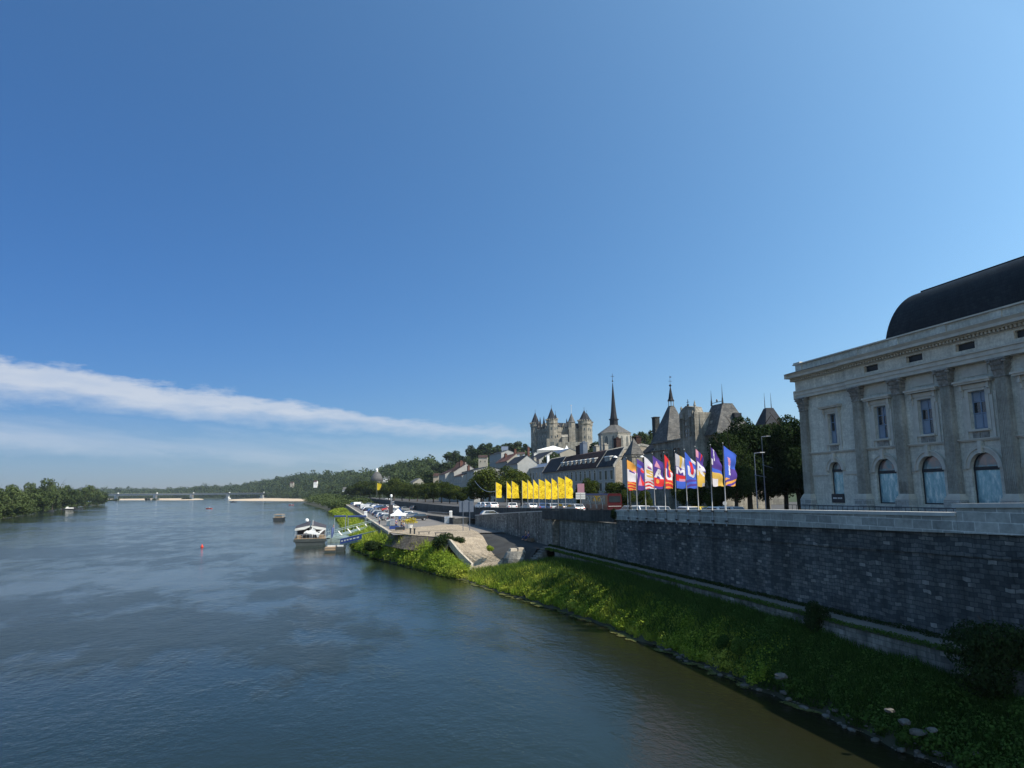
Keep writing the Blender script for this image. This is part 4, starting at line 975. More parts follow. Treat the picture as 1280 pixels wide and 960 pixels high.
# cafe board and balustrade
h = MB(); x, _, _ = BAYS[0]; h.box(x-.93, x+.93, -.12, -.05, z(9.02), z(9.95)); bo = h.build('board', M['dark'], TH)
h = MB()
for a, b in ((-.70, -.12), (.02, .22), (.27, .42), (.47, .72)): h.box(x+a, x+b, -.135, -.121, z(9.42), z(9.58))
h.build('lettering', M['offwhite'], bo)
h = MB()
for k in range(60): 
    xx = .5+k*.75
    if xx < XE: h.tube([(xx, -2.4, 0), (xx, -2.4, 1.55)], .03, 4)
h.tube([(0, -2.4, 1.55), (XE, -2.4, 1.55)], .035, 5); h.tube([(0, -2.4, .9), (XE, -2.4, .9)], .02, 4)
o = h.build('terrace_railing', M['dark'], None, W(53.4, 72.7, TZ), ROT_F); tag(o, 'thin dark railing in front of the theatre pedestals', 'railing')
# ------------------------------------------------------------------ town buildings
def win(mb_f, mb_g, x, w, z0, z1, y=0., arch=False, fr=.09):
    mb_g.box(x-w/2, x+w/2, y-.03, y+.05, z0, z1)
    mb_f.box(x-w/2-fr, x-w/2, y-.09, y, z0-.05, z1+fr); mb_f.box(x+w/2, x+w/2+fr, y-.09, y, z0-.05, z1+fr)
    mb_f.box(x-w/2, x+w/2, y-.09, y, z1, z1+fr); mb_f.box(x-w/2-.15, x+w/2+.15, y-.14, y, z0-.14, z0-.002)
    mb_f.box(x-.03, x+.03, y-.06, y-.031, z0, z1)
def window_obj(p, x, w, z0, z1, y=0., arch=False, name='window'):
    f, g = MB(), MB(); win(f, g, x, w, z0, z1, y)
    if arch: ringarch(f, x, w/2, w/2+.16, z1+.02, y-.1, y); pts = arc_pts(x, w/2, z1); g.add([(a, y-.03, b) for a, b in pts], [tuple(range(len(pts)))[::-1]])
    fo = f.build(name, M['mould'], p); g.build('pane', M['winglass'], fo); return fo
def house(name, loc, rz, w, d, h, roofp, wm, rm, label, cat='house', cols=0, rows=0, ww=1.0, wh=1.6, gable=None, chims=(), base=0., z_first=1.0, arch_rows=(), coping=False):
    """facade at local y=0 facing -y, x from 0 to w. roofp: profile [(y,z)...] over the depth"""
    e = empty(name, loc, rz, label, cat)
    b = MB(); b.box(0, w, 0, d, -6, h)
    for x0, x1 in ((0, .0), (w, .0)):
        pr = [(y, zz) for y, zz in roofp]
        poly = [(0., h)]+pr+[(d, h)]; poly = [p for i, p in enumerate(poly) if i == 0 or p != poly[i-1]]
        b.add([(x0, y, zz-.12 if zz > h else zz) for y, zz in poly], [tuple(range(len(poly))) if x0 else tuple(range(len(poly)))[::-1]])
    b.build('wall', wm, e, fix=False)
    rb = MB(); o = .35
    pr = [(-o, h-.1)]+[(y, zz) for y, zz in roofp if 0 < y < d or zz > h]+[(d+o, h-.1)]
    for (y0, z0), (y1, z1) in zip(pr, pr[1:]):
        rb.add([(-.15, y0, z0), (w+.15, y0, z0), (w+.15, y1, z1), (-.15, y1, z1), (-.15, y0, z0-.14), (w+.15, y0, z0-.14), (w+.15, y1, z1-.14), (-.15, y1, z1-.14)],
               [(0, 1, 2, 3), (7, 6, 5, 4), (0, 4, 5, 1), (3, 2, 6, 7), (0, 3, 7, 4), (1, 5, 6, 2)])
    ro = rb.build('roof', rm, e)
    if coping:
        for xx in (0., w):
            c = MB()
            for (y0, z0), (y1, z1) in zip(pr, pr[1:]):
                c.add([(xx-.18, y0, z0+.16), (xx+.18, y0, z0+.16), (xx+.18, y1, z1+.16), (xx-.18, y1, z1+.16), (xx-.18, y0, z0-.3), (xx+.18, y0, z0-.3), (xx+.18, y1, z1-.3), (xx-.18, y1, z1-.3)],
                      [(0, 1, 2, 3), (7, 6, 5, 4), (0, 4, 5, 1), (3, 2, 6, 7), (0, 3, 7, 4), (1, 5, 6, 2)])
            c.build('gable_coping', M['church'], e)
    c = MB(); c.box(-.1, w+.1, -.22, 0, h-.35, h-.11); c.build('cornice', M['mould'], e)
    for (cx, cy, cw, cd_, cz0, cz1, cm) in chims:
        c = MB(); c.box(cx-cw/2, cx+cw/2, cy-cd_/2, cy+cd_/2, cz0, cz1); c.box(cx-cw/2-.1, cx+cw/2+.1, cy-cd_/2-.1, cy+cd_/2+.1, cz1, cz1+.15)
        for q in range(max(2, int(cw/.5))): c.lathe([(.13, cz1+.15), (.1, cz1+.5)], 6, (cx-cw/2+cw*(q+.5)/max(2, int(cw/.5)), cy))
        c.build('chimney', cm, ro)
    if cols:
        for r in range(rows):
            zz = z_first+r*(h-z_first-.4)/rows
            for k in range(cols): window_obj(e, w*(k+.5)/cols, ww, zz, zz+wh, arch=(r in arch_rows))
    if cols and d > 6:                   # small windows in the gable facing the camera
        for zz in [z_first+r*(h-z_first-.4)/max(rows, 1) for r in range(rows)]:
            for yy in (d*.3, d*.68):
                f = MB(); f.box(w, w+.09, yy-.55, yy+.55, zz-.1, zz+wh+.1); fo = f.build('window', M['mould'], e); g = MB(); g.box(w+.091, w+.11, yy-.42, yy+.42, zz, zz+wh); g.build('pane', M['winglass'], fo)
    return e, ro
def facing(px, D):                       # world point on the ground line and its heading back to the camera
    p = at(px, 614, D); return p
def phouse(name, x0, x1, ye, yb, D, depth, ridge, wm, rm, label, cat='house', yaw=0., **kw):
    """house placed from its picture extents; yaw turns the facade about the left corner"""
    if kw.pop('river', True):            # facade parallel to the quay, nearest corner at x1
        n_ = at(x1, ye, D); s1_, t_ = ST(n_); r_ = ray(x0, 614); k_ = t_/(r_[0]*UY-r_[1]*UX); s0_ = min(k_*(r_[0]*UX+r_[1]*UY), s1_+34)
        zb = at(x1, yb, D).z; h = n_.z-zb; zr = at(x1, ridge, D+depth*.3).z-zb; w = s0_-s1_
        if kw.get('cols'): kw['cols'] = max(kw['cols'], int(w/4.2))
        kw['chims'] = tuple((c[0]/max((x1-x0)/898*D, 1)*w,)+tuple(c[1:]) for c in kw.get('chims', ()))
        return house(name, W(t_, s0_, zb), ROT_F, w, depth, h, [(0, h), (depth/2, max(zr, h+.3)), (depth, h)], wm, rm, label, cat, **kw)
    a, b = at(x0, ye, D), at(x1, ye, D); zb = at(x0, yb, D).z; w = (b-a).length/max(math.cos(yaw), .3); h = a.z-zb
    yr = ridge; zr = at((x0+x1)/2, yr, D+depth/2).z-zb
    return house(name, (a.x, a.y, zb), -yaw, w, depth, h, [(0, h), (depth/2, max(zr, h+.3)), (depth, h)], wm, rm, label, cat, **kw)
# the long riverfront block: three houses sharing the same cornice
ZB = 6.9; MP = lambda h, hh: [(0, h), (2.4, h+hh*.82), (6.5, h+hh), (11, h+hh*.82), (13, h)]
def rb(s_far, s_near, wm, rm, label, **kw): return house('townhouse', W(60, s_far, ZB), ROT_F, s_far-s_near, 13., 16.05-ZB, MP(16.05-ZB, 4.6), wm, rm, label, 'house', **kw)
A, Ar = rb(199, 185.2, M['render2'], M['slate'], 'riverfront house at the far end of the long row, plain slate roof', cols=4, rows=3, ww=1.1, wh=1.9, z_first=.9, coping=True)
B, Br = rb(185, 155.5, M['render2'], M['tile'], 'riverfront house in the middle of the row, brown roof with seven dormers', cols=9, rows=3, ww=1.15, wh=1.75, z_first=.9, arch_rows=(2,),
           chims=((3.5, 5.2, 3.4, 1.2, 13.2, 15.6, M['tile']), (6.9, 5., 2.6, 1.2, 13.2, 16.2, M['zinc']), (13, 6.2, 2.4, .9, 13.2, 14.9, M['render3']), (19.3, 6.2, 1.6, .9, 13.2, 14.9, M['render3']), (27.5, 6.0, 1.8, 1.2, 13.2, 15.8, M['tile'])))
C, Cr = rb(155.2, 145.2, M['render2'], M['slate'], 'riverfront house ending the row with one pale dormer and a rubble gable', cols=3, rows=3, ww=1.3, wh=2.0, z_first=.9, coping=True, chims=((7.5, 6.6, 2.2, 1.2, 13, 15.4, M['tile']),))
mb = MB(); mb.box(10.01, 10.06, .2, 12.8, -1, 9.1); mb.add([(10.06, 0.2, 9.1), (10.06, 12.8, 9.1), (10.06, 10.9, 12.6), (10.06, 6.5, 13.45), (10.06, 2.5, 12.6)], [(0, 1, 2, 3, 4)]); mb.build('gable_wall', M['rubble'], C)
for e, n, w0, dx in ((B, 8, .85, 3.35), (C, 1, 1.6, 4.0)):
    for k in range(n):
        x = (2.2+k*dx) if n > 1 else 4.6; d = MB(); hb = 16.05-ZB
        d.box(x-w0, x+w0, .55, 2.6, hb+.25, hb+2.0); dm = d.build('dormer', M['render2'], e)
        r = MB(); r.extr([(.35, hb+2.0), (.5, hb+2.22), (3.0, hb+2.6), (3.0, hb+2.3)], x-w0-.15, x+w0+.15); r.build('dormer_roof', M['offwhite'], dm, fix=True)
        g = MB(); g.box(x-w0*.6, x+w0*.6, .49, .56, hb+.5, hb+1.75); g.build('pane', M['winglass'], dm)
# other houses of the town
H = []
H.append(phouse('townhouse', 640, 681, 583, 634, 262, 12, 577, M['render2'], M['zinc'], 'broad grey house with a flat pale roof behind the yellow flags', 'house', cols=4, rows=3, ww=1.5, wh=2.4, z_first=2.5, chims=((2.5, 4, 1, 1, 14, 19, M['render3']), (6.6, 6, .9, .9, 14, 19.5, M['white']))))
H.append(phouse('arcaded_house', 671, 700, 566, 590, 330, 10, 560.5, M['render3'], M['zinc'], 'pale arcaded house under the castle terrace, dark arch at one end', 'house', cols=2, rows=1, ww=1.6, wh=3.4, z_first=2.6, arch_rows=(0,)))
H.append(phouse('slate_roofed_house', 655, 674, 574, 590, 318, 12, 564, M['render2'], M['slate'], 'house with a broad wavy grey slate roof below the castle', 'house', cols=3, rows=1, ww=1., wh=1.4, chims=((1, 5, .8, 2, 4, 9.5, M['offwhite']),)))
H.append(phouse('white_house', 647, 656, 567, 592, 300, 8, 565, M['white'], M['tile'], 'narrow sunlit white house with a dark window, below the castle', 'house', river=False, cols=1, rows=2, ww=1.2, wh=2.2, z_first=3.5))
H.append(phouse('slate_house', 632, 647, 579, 596, 280, 8, 569, M['render2'], M['slate'], 'house with a steep dark slate slope and tall brick stack', 'house', chims=((4.2, 5, 1.1, .8, 7, 11.5, M['brick']),)))
H.append(phouse('brick_roofed_house', 620, 634, 576, 592, 310, 9, 566.5, M['render3'], M['brick'], 'small house with red stepped roofs beside the dark slate slope', 'house', cols=2, rows=1, ww=1., wh=1.6, chims=((1.5, 3, 2.2, .9, 5, 9.2, M['brick']), (3.6, 5, 1.6, .9, 5, 10.6, M['brick']))))
H.append(phouse('hill_house', 608, 626.5, 565.5, 583, 450, 9, 562.5, M['render2'], M['slate'], 'square grey-white hillside house with one small window', 'house', cols=2, rows=1, ww=1., wh=1.7, z_first=3.))
H.append(phouse('gabled_cottage', 627, 635, 562.5, 570, 470, 6, 558, M['white'], M['zinc'], 'small white gabled cottage on the hill behind the square house', 'house', river=False, cols=1, rows=1, ww=.8, wh=1.2))
H.append(phouse('garden_wall_house', 598, 609, 571.5, 580, 430, 8, 569, M['render3'], M['tile'], 'low cream outbuilding left of the square hillside house', 'house', river=False, cols=2, rows=1, ww=.8, wh=1.1))
H.append(phouse('apartment_house', 577.5, 592.5, 587.5, 632, 300, 13, 583, M['render2'], M['slate'], 'tall narrow grey house of five storeys beyond the sign board', 'house', cols=3, rows=5, ww=1.0, wh=1.7, z_first=1.))
H.append(phouse('terraced_house', 567, 577.5, 594, 628, 315, 11, 588, M['render2'], M['tile'], 'four storey house beside the tall narrow one, brown roof', 'house', cols=2, rows=4, ww=1.0, wh=1.6, chims=((2.7, 4, 2., .9, 12, 16, M['brick']),)))
H.append(phouse('gable_house', 556, 567.5, 589.5, 626, 335, 12, 579.5, M['render'], M['tile'], 'tall house with a big red brick stack at its gable', 'house', cols=2, rows=4, ww=1.0, wh=1.6, coping=False, chims=((3.3, 4.5, 2.3, 1.4, 11, 18.6, M['brick']),)))
H.append(phouse('sunny_gable_house', 566.5, 577, 586.5, 600, 350, 8, 577.5, M['render'], M['tile'], 'sunlit white gable rising right of the red brick stack', 'house', river=False, yaw=.5, cols=2, rows=1, ww=.8, wh=1.2))
H.append(phouse('grey_house', 548.5, 556.5, 592, 624, 345, 10, 586, M['render2'], M['tile'], 'slim grey house with a reddish roof left of the brick stack', 'house', cols=2, rows=4, ww=.9, wh=1.5))
H.append(phouse('stone_barn', 541.5, 548, 595, 606, 400, 8, 591.5, M['rubble'], M['tile'], 'small sunlit stone gable among the quay trees', 'house', river=False, cols=1, rows=1, ww=.8, wh=1.2))
H.append(phouse('roadside_house', 508, 516.5, 603, 612, 560, 10, 597.5, M['render3'], M['slate2'], 'house with a faded grey roof above the quay trees', 'house', cols=2, rows=1, ww=1., wh=1.4))
H.append(phouse('long_white_house', 479, 486.5, 597.5, 604, 930, 9, 595, M['white'], M['slate2'], 'distant low white house right of the domed chapel', 'house', river=False, cols=3, rows=1, ww=1., wh=1.6))
H.append(phouse('white_villa', 494, 498.5, 597, 603, 930, 8, 595, M['white'], M['tile'], 'tiny white villa beyond the chapel, among hill trees', 'house', river=False, cols=2, rows=1, ww=1., wh=1.6))
H.append(phouse('shore_house', 428, 437.5, 612.5, 621, 900, 10, 609, M['offwhite'], M['slate2'], 'white house near the far shore below the wooded hill', 'house', river=False, cols=3, rows=2, ww=1.1, wh=1.6))
H.append(phouse('hilltop_villa', 392, 396, 602.5, 606, 1500, 9, 600.5, M['white'], M['tile'], 'tiny white villa alone in the distant wooded hill', 'house', river=False, cols=2, rows=1, ww=1., wh=1.6))
H.append(phouse('hill_manor', 362.5, 366.5, 604, 607, 1750, 9, 602.3, M['render3'], M['tile'], 'faint cream house on the falling end of the wooded hill', 'house', river=False, cols=2, rows=1, ww=1., wh=1.6))
H.append(phouse('island_hut', -2, 2.5, 629.5, 634, 470, 5, 627.6, M['white'], M['slate2'], 'white hut half hidden by trees at the island edge', 'hut', river=False, cols=1, rows=1, ww=1., wh=1.1))
H.append(phouse('island_cabin', 3, 7, 618, 623, 520, 5, 616, M['offwhite'], M['slate2'], 'small pale cabin above the white hut on the island', 'hut', river=False, cols=1, rows=1, ww=.8, wh=1.1))
H.append(phouse('corner_building', 786, 822, 571, 640, 142, 9, 566, M['render2'], M['slate'], 'grey building behind the first coloured flags, next to the turret', 'house', river=False, cols=3, rows=4, ww=1.1, wh=1.7, z_first=1.))
# domed chapel in the distance
p = at(470.5, 622, 900); e = empty('domed_chapel', (p.x, p.y, p.z), 0, 'distant chapel with a grey slate dome and white lantern above the trees', 'chapel')
k = 900/898.
mb = MB(); mb.lathe([(8.6, -8), (8.6, 19), (9., 19.3), (8.2, 19.6)], 16); mb.build('drum', M['church'], e)
mb = MB(); mb.lathe([(8.0, 19.6), (7.4, 24), (5.6, 28), (3.2, 31), (1.5, 32.2)], 16); dd = mb.build('dome', M['slate2'], e, smooth=True)
mb = MB(); mb.lathe([(1.4, 32), (1.4, 34.4), (1.6, 34.5), (.9, 35.6), (.15, 37)], 8); mb.build('lantern', M['white'], dd)
# ------------------------------------------------------------------ church with spire
def cone_roof(mb, c, r, z0, z1, n=8, ph=0., flare=1.12):
    mb.lathe([(r*flare, z0), (r*.86, z0+(z1-z0)*.14), (.04, z1)], n, c, ph=ph)
D0 = 300.; k = D0/898.; c = at(772.6, 614, D0); zz = lambda y: at(772.6, y, D0).z
CH = empty('church', (c.x, c.y+6, zz(590)), 0, 'church with an eight-sided choir and a tall needle-thin dark spire topped by a cross', 'church'); b0 = zz(590); R = 7.2
mb = MB(); mb.lathe([(R, -6), (R, zz(541)-b0)], 6, ph=-PI/2+.08); mb.lathe([(R+.25, zz(542)-b0), (R+.3, zz(540.6)-b0)], 6, ph=-PI/2+.08); mb.box(-4, 4, 5, 24, -6, zz(543)-b0); mb.build('wall', M['church'], CH)
mb = MB(); mb.lathe([(R+.45, zz(540.6)-b0), (1.8, zz(529.6)-b0)], 6, ph=-PI/2+.08); ro = mb.build('roof', M['slate2'], CH)
mb = MB(); mb.lathe([(1.85, zz(531)-b0), (1.75, zz(523.5)-b0), (2.1, zz(523.2)-b0), (2.1, zz(521.9)-b0)], 8); mb.lathe([(1.6, zz(522)-b0), (1.12, zz(512)-b0), (.78, zz(500)-b0), (.40, zz(486)-b0), (.10, zz(476)-b0)], 8); sp_ = mb.build('spire', M['slate'], CH)
mb = MB(); q = zz(473.6)-b0; mb.lathe([(.05, q-.45), (.42, q), (.05, q+.45)], 8); mb.tube([(0, 0, q), (0, 0, zz(464)-b0)], .09, 5); mb.box(-.75, .75, -.07, .07, zz(467.8)-b0, zz(467.3)-b0); mb.build('cross', M['dark'], sp_)
for kf in range(6):
    a = -PI/2+.08+PI/6+kf*PI/3
    if math.sin(a) > .5: continue
    ap = R*math.cos(PI/6); nrm = Vector((math.cos(a), math.sin(a), 0)); tn = Vector((-math.sin(a), math.cos(a), 0))
    for s_ in (-1, 1):
        g = MB(); w_ = .62; z0, z1 = zz(562)-b0, zz(548)-b0
        pts = [(-w_, z0), (w_, z0), (w_, z1), (w_*.5, z1+.9), (0, z1+1.3), (-w_*.5, z1+.9), (-w_, z1)]
        P = [nrm*(ap+.03)+tn*(s_*1.5+u)+Vector((0, 0, v)) for u, v in pts]; P2 = [q_-nrm*.1 for q_ in P]
        n = len(P); g.add(P+P2, [tuple(range(n))]+[(i, n+i, n+(i+1) % n, (i+1) % n) for i in range(n)]); g.build('lancet_window', M['winglass'], CH, fix=True)
    q = nrm*(R+.05); g = MB(); a2 = a+PI/6; g.rbox((math.cos(a2)*(R+.1), math.sin(a2)*(R+.1), -5), .7, .7, zz(544)-b0+5, a2); g.build('buttress', M['church'], CH)
# ------------------------------------------------------------------ castle
D0 = 600.; c0 = at(690.5, 562, D0); b0 = c0.z; CX = lambda px, D=600.: at(px, 614, D).x-c0.x
ZC = lambda y, D=600.: at(690.5, y, D).z-b0
CA = empty('castle', (c0.x, c0.y, b0), 0, 'pale stone castle with four pointed corner towers on the hill', 'castle')
def ctower(x, y, r, ze, za, dormer=True, n=8, ph=.3):
    t = MB(); t.lathe([(r*1.25, -16), (r*1.1, 2), (r, 9), (r, ze-4.2), (r*1.13, ze-3.2), (r*1.13, ze-.6), (r*1.04, ze-.6), (r*1.04, ze)], n, (x, y), ph=ph)
    for q in range(n*2):
        a = ph+q*PI/n; t.rbox((x+math.cos(a)*r*1.10, y+math.sin(a)*r*1.10, ze-.6), .9, .9, 1.0, a)
    to = t.build('tower', M['castle'], CA)
    cn = MB(); cone_roof(cn, (x, y), r*.96, ze, za, n, ph); cn.lathe([(.12, za-.5), (.12, za+2.5)], 4, (x, y)); cn.build('cone_roof', M['slate'], to)
    for zz_ in (ze-9, ze-16, ze-22):
        for a in (ph+PI/n+PI*1.25, ph+PI/n+PI*1.5, ph+PI/n+PI*1.75):
            w_ = MB(); rr = r*math.cos(PI/n)+.02; w_.rbox((x+rr*math.cos(a), y+rr*math.sin(a), zz_), .25, 1.1, 2.3, a); w_.build('window', M['winglass'], to)
xTR = CX(733.4, 611); xTL = CX(670.5, 634)
ctower(0, 4, 4.4, ZC(524), ZC(509)); ctower(xTR, 16, 5.3, ZC(525.3, 611), ZC(512, 611)); ctower(xTL, 36, 4.3, ZC(528.5, 634), ZC(514.8, 634)); ctower(xTR+6, 52, 5., ZC(528, 650), ZC(516, 650))
ctower(3.6, 7.5, 1.7, ZC(522.5), ZC(516))
def cwing(a, b, ze, zr, th, lab):
    a = Vector((*a, 0)); b = Vector((*b, 0)); d = (b-a); L_ = d.length; d.normalize(); nn = Vector((-d.y, d.x, 0)); ang = math.atan2(d.y, d.x)
    def P(x, y, z_): q = a+d*x+nn*y; return (q.x, q.y, z_)
    m_ = MB(); 
    def bx(x0, x1, y0, y1, z0, z1): m_.add([P(x0, y0, z0), P(x1, y0, z0), P(x1, y1, z0), P(x0, y1, z0), P(x0, y0, z1), P(x1, y0, z1), P(x1, y1, z1), P(x0, y1, z1)], [(3, 2, 1, 0), (4, 5, 6, 7), (0, 1, 5, 4), (1, 2, 6, 5), (2, 3, 7, 6), (3, 0, 4, 7)])
    bx(0, L_, 0, th, -16, ze); bx(0, L_, -.7, 0, ze-3.2, ze-.5)
    for q in range(int(L_/2)): bx(q*2., q*2.+1., -.7, 0, ze-.5, ze+.4)
    wo = m_.build('curtain_wall', M['castle'], CA)
    m_ = MB(); m_.add([P(0, .4, ze), P(L_, .4, ze), P(L_, th/2, zr), P(0, th/2, zr), P(0, th-.4, ze), P(L_, th-.4, ze)], [(0, 1, 2, 3), (3, 2, 5, 4), (0, 3, 4), (1, 5, 2)]); m_.build('roof', M['slate'], wo)
    for q in range(int(L_/5.5)):
        x = 3+q*5.5; m_ = MB()
        m_.add([P(x-1.2, .1, ze-.2), P(x+1.2, .1, ze-.2), P(x+1.2, .1, ze+2.2), P(x, .1, ze+4.6), P(x-1.2, .1, ze+2.2), P(x-1.2, 3, ze+2.2), P(x, 3.5, ze+4.6), P(x+1.2, 3, ze+2.2)], [(0, 1, 2, 3, 4), (4, 3, 6, 5), (3, 2, 7, 6)]); m_.build('dormer', M['castle'], wo)
        for zz_ in (ze-8, ze-14, ze-20):
            m_ = MB(); m_.add([P(x-.6, -.03, zz_), P(x+.6, -.03, zz_), P(x+.6, -.03, zz_+2.2), P(x-.6, -.03, zz_+2.2)], [(0, 1, 2, 3)]); m_.build('window', M['winglass'], wo)
cwing((xTL, 34), (-.5, 6), ZC(533), ZC(527.5), 10, '')
cwing((3, 8), (xTR-2, 18), ZC(534), ZC(526.5), 9, '')
m_ = MB(); x1 = CX(713, 600); x2 = CX(721.5, 600); m_.box(x1, x2, 4.5, 12, -12, ZC(534)); m_.box(x1+.4, x2-2.8, 3.6, 4.5, -8, ZC(536)); m_.lathe([(3.2, -5), (3.2, ZC(527.5)), (3.5, ZC(527))], 8, (CX(717), 9)); st = m_.build('stair_tower', M['castle'], CA)
m_ = MB(); cone_roof(m_, (CX(717.4), 9), 3.3, ZC(527), ZC(515), 8); m_.build('cone_roof', M['slate2'], st)
m_ = MB(); m_.tube([(CX(717.4), 9, ZC(516)), (CX(717.4), 9, ZC(505.5))], .16, 5); m_.lathe([(.1, ZC(506.5)), (.55, ZC(505.5)), (.1, ZC(504.7))], 6, (CX(717.4), 9)); m_.build('weather_vane', M['offwhite'], st)
for px, y0, y1 in ((677.7, 530, 518), (682.6, 528, 517), (674.5, 528, 520), (712.5, 530, 520)):
    m_ = MB(); m_.box(CX(px)-.8, CX(px)+.8, 18, 20, ZC(534), ZC(y0)); 
    (m_.lathe([(1.25, ZC(y0)), (.05, ZC(y1))], 6, (CX(px), 19))); m_.build('pinnacle', M['slate'], CA)
m_ = MB(); m_.box(CX(698), CX(730), -8, 4, -26, ZC(553.5)); m_.box(CX(684), CX(698), -6, 2, -26, ZC(549)); m_.box(CX(703.5), CX(710.5), -5, 3, ZC(553.5), ZC(547)); m_.extr([(-5.2, ZC(547)), (-1, ZC(543.5)), (3.2, ZC(547))], CX(703), CX(711))
m_.build('rampart', M['castle'], CA, fix=True)
m_ = MB(); m_.box(-1.5+CX(691), CX(691)+1.5, -6.1, -5.9, ZC(560), ZC(553)); m_.build('gateway', M['winglass'], CA)
# marquee below the castle
p = at(671, 562.5, 420); q = at(709, 562.5, 420); w = q.x-p.x
e = empty('marquee', (p.x, p.y, p.z-4), 0, 'long white event marquee with peaked roof under the castle walls', 'marquee')
m_ = MB(); m_.add([(0, 0, 4), (w, 0, 4), (w, 10, 4), (0, 10, 4), (w*.55, 3, 6.6), (w*.62, 7, 6.6), (w*.25, 5, 5.4)], [(0, 1, 4, 6), (1, 2, 5, 4), (2, 3, 6, 5), (3, 0, 6), (4, 5, 6)]); m_.build('canopy', M['white'], e, fix=True)
m_ = MB(); m_.box(.1, w-.1, .05, 9.9, 0, 3.98); m_.build('side_wall', M['render2'], e)
p = at(708.5, 562, 415); e = empty('small_tent', (p.x, p.y, p.z-3), 0, 'small pointed white tent at the end of the long marquee', 'tent')
m_ = MB(); m_.lathe([(2.4, 3), (1., 3.9), (.1, 5.5)], 4, ph=PI/4); m_.build('canopy', M['white'], e); m_ = MB(); m_.box(-1.6, 1.6, -1.6, 1.6, -3, 2.98); m_.build('side_wall', M['offwhite'], e)
# ------------------------------------------------------------------ town hall, aligned with the quay
ZH = 6.9
def onq(px, t=60.):                       # distance along the quay of the point seen at px on the line t
    r_ = ray(px, 614); k_ = t/(r_[0]*UY-r_[1]*UX); return k_*(r_[0]*UX+r_[1]*UY)
S0 = onq(840); HALL = empty('town_hall', W(60, S0, ZH), ROT_Q, 'ornate stone town hall with steep slate roofs, bell lantern spire and carved gable tower', 'town hall')
def Y_(px, t=60.): return onq(px, t)-S0                   # local y (away) for a picture column
def Zq(px, py, t=60.): r_ = ray(px, py); k_ = t/(r_[0]*UY-r_[1]*UX); return EYE+r_[2]*k_-ZH
m_ = MB(); m_.box(0, 10, Y_(858)+.02, Y_(819), -1, Zq(839, 551)); m_.box(1.0, 9, Y_(900), Y_(858), -1, Zq(880, 544.5)); m_.box(-1.0, 0, Y_(842), Y_(824), -1, Zq(838, 562)); m_.build('wall', M['castle'], HALL)
m_ = MB(); m_.box(-.35, -.0, Y_(858), Y_(819), Zq(839, 551.5), Zq(839, 550)); m_.box(.65, 1.0, Y_(900), Y_(858), Zq(880, 545), Zq(880, 543.5)); m_.box(-1.3, -1.0, Y_(842)-.2, Y_(824)+.2, Zq(838, 562.6), Zq(838, 561.2)); m_.build('cornice', M['castle'], HALL)
# steep pyramid: near corner, river side along y, camera side along x
y0, y1 = Y_(839), Y_(839)+7.2; x0, x1 = -.4, 5.0; zb_, apz = Zq(839, 552), Zq(840.5, 507.5, 61.8); ax, ay = (x0+x1)/2, Y_(840.5, 61.8)
m_ = MB(); m_.add([(x0, y0, zb_), (x1, y0, zb_), (x1, y1, zb_), (x0, y1, zb_), (ax-.5, ay-.5, apz), (ax+.5, ay-.5, apz), (ax+.5, ay+.5, apz), (ax-.5, ay+.5, apz)], [(0, 1, 5, 4), (1, 2, 6, 5), (2, 3, 7, 6), (3, 0, 4, 7), (4, 5, 6, 7)]); rr = m_.build('pyramid_roof', M['slate2'], HALL, fix=True)
zl = lambda y: Zq(840.5, y, 61.8)
m_ = MB(); m_.lathe([(.62, apz-.3), (.62, zl(506.6)), (.7, zl(506.4))], 6, (ax, ay))
for kq in range(6): aq = kq*PI/3; m_.tube([(ax+.5*math.cos(aq), ay+.5*math.sin(aq), zl(506.6)), (ax+.5*math.cos(aq), ay+.5*math.sin(aq), zl(499.8))], .06, 4)
m_.build('bell_lantern', M['castle'], rr)
m_ = MB(); m_.lathe([(.74, zl(499.9)), (.50, zl(497)), (.10, zl(482))], 6, (ax, ay)); m_.lathe([(.08, zl(481.7)), (.28, zl(480)), (.08, zl(478.3))], 8, (ax, ay)); m_.tube([(ax, ay, zl(480)), (ax, ay, zl(467.5))], .03, 4); m_.box(ax-.33, ax+.33, ay-.03, ay+.03, zl(474.6), zl(474.2)); m_.box(ax-.1, ax+.28, ay-.03, ay+.03, zl(469.6), zl(468.5)); m_.build('lantern_spire', M['slate'], rr)
# long lower slate roof away from the pyramid, and its stack
ya, yb_ = y1-1.5, Y_(806); zr_ = Zq(820, 541, 64); ze_ = Zq(825, 564)
m_ = MB(); m_.add([(-.5, ya, ze_), (-.5, yb_, ze_), (4.5, yb_, zr_), (4.5, ya, zr_), (9.5, ya, ze_), (9.5, yb_, ze_)], [(0, 1, 2, 3), (3, 2, 5, 4), (0, 3, 4), (1, 5, 2)]); m_.build('roof', M['slate'], HALL, fix=True)
m_ = MB(); m_.box(.1, 9, Y_(819)+.02, yb_, -1, ze_); m_.build('side_wing', M['render2'], HALL)
yc = Y_(825, 63); m_ = MB(); m_.box(2.2, 3.2, yc-.7, yc+.7, ze_, Zq(825, 521.5, 63)); m_.box(2.1, 3.3, yc-.8, yc+.8, Zq(825, 521.5, 63), Zq(825, 520.5, 63)); m_.build('chimney', M['dark_wall'], HALL)
m_ = MB(); m_.add([(-.5, ya-.15, ze_+.1), (-.5, ya+.15, ze_+.1), (1.9, ya+.15, Zq(829, 545, 62)), (1.9, ya-.15, Zq(829, 545, 62)), (-.5, ya-.15, ze_-.3), (-.5, ya+.15, ze_-.3), (1.9, ya+.15, Zq(829, 545, 62)-.4), (1.9, ya-.15, Zq(829, 545, 62)-.4)], [(0, 1, 2, 3), (0, 4, 5, 1), (0, 3, 7, 4), (1, 5, 6, 2)]); m_.build('gable_coping', M['church'], HALL)
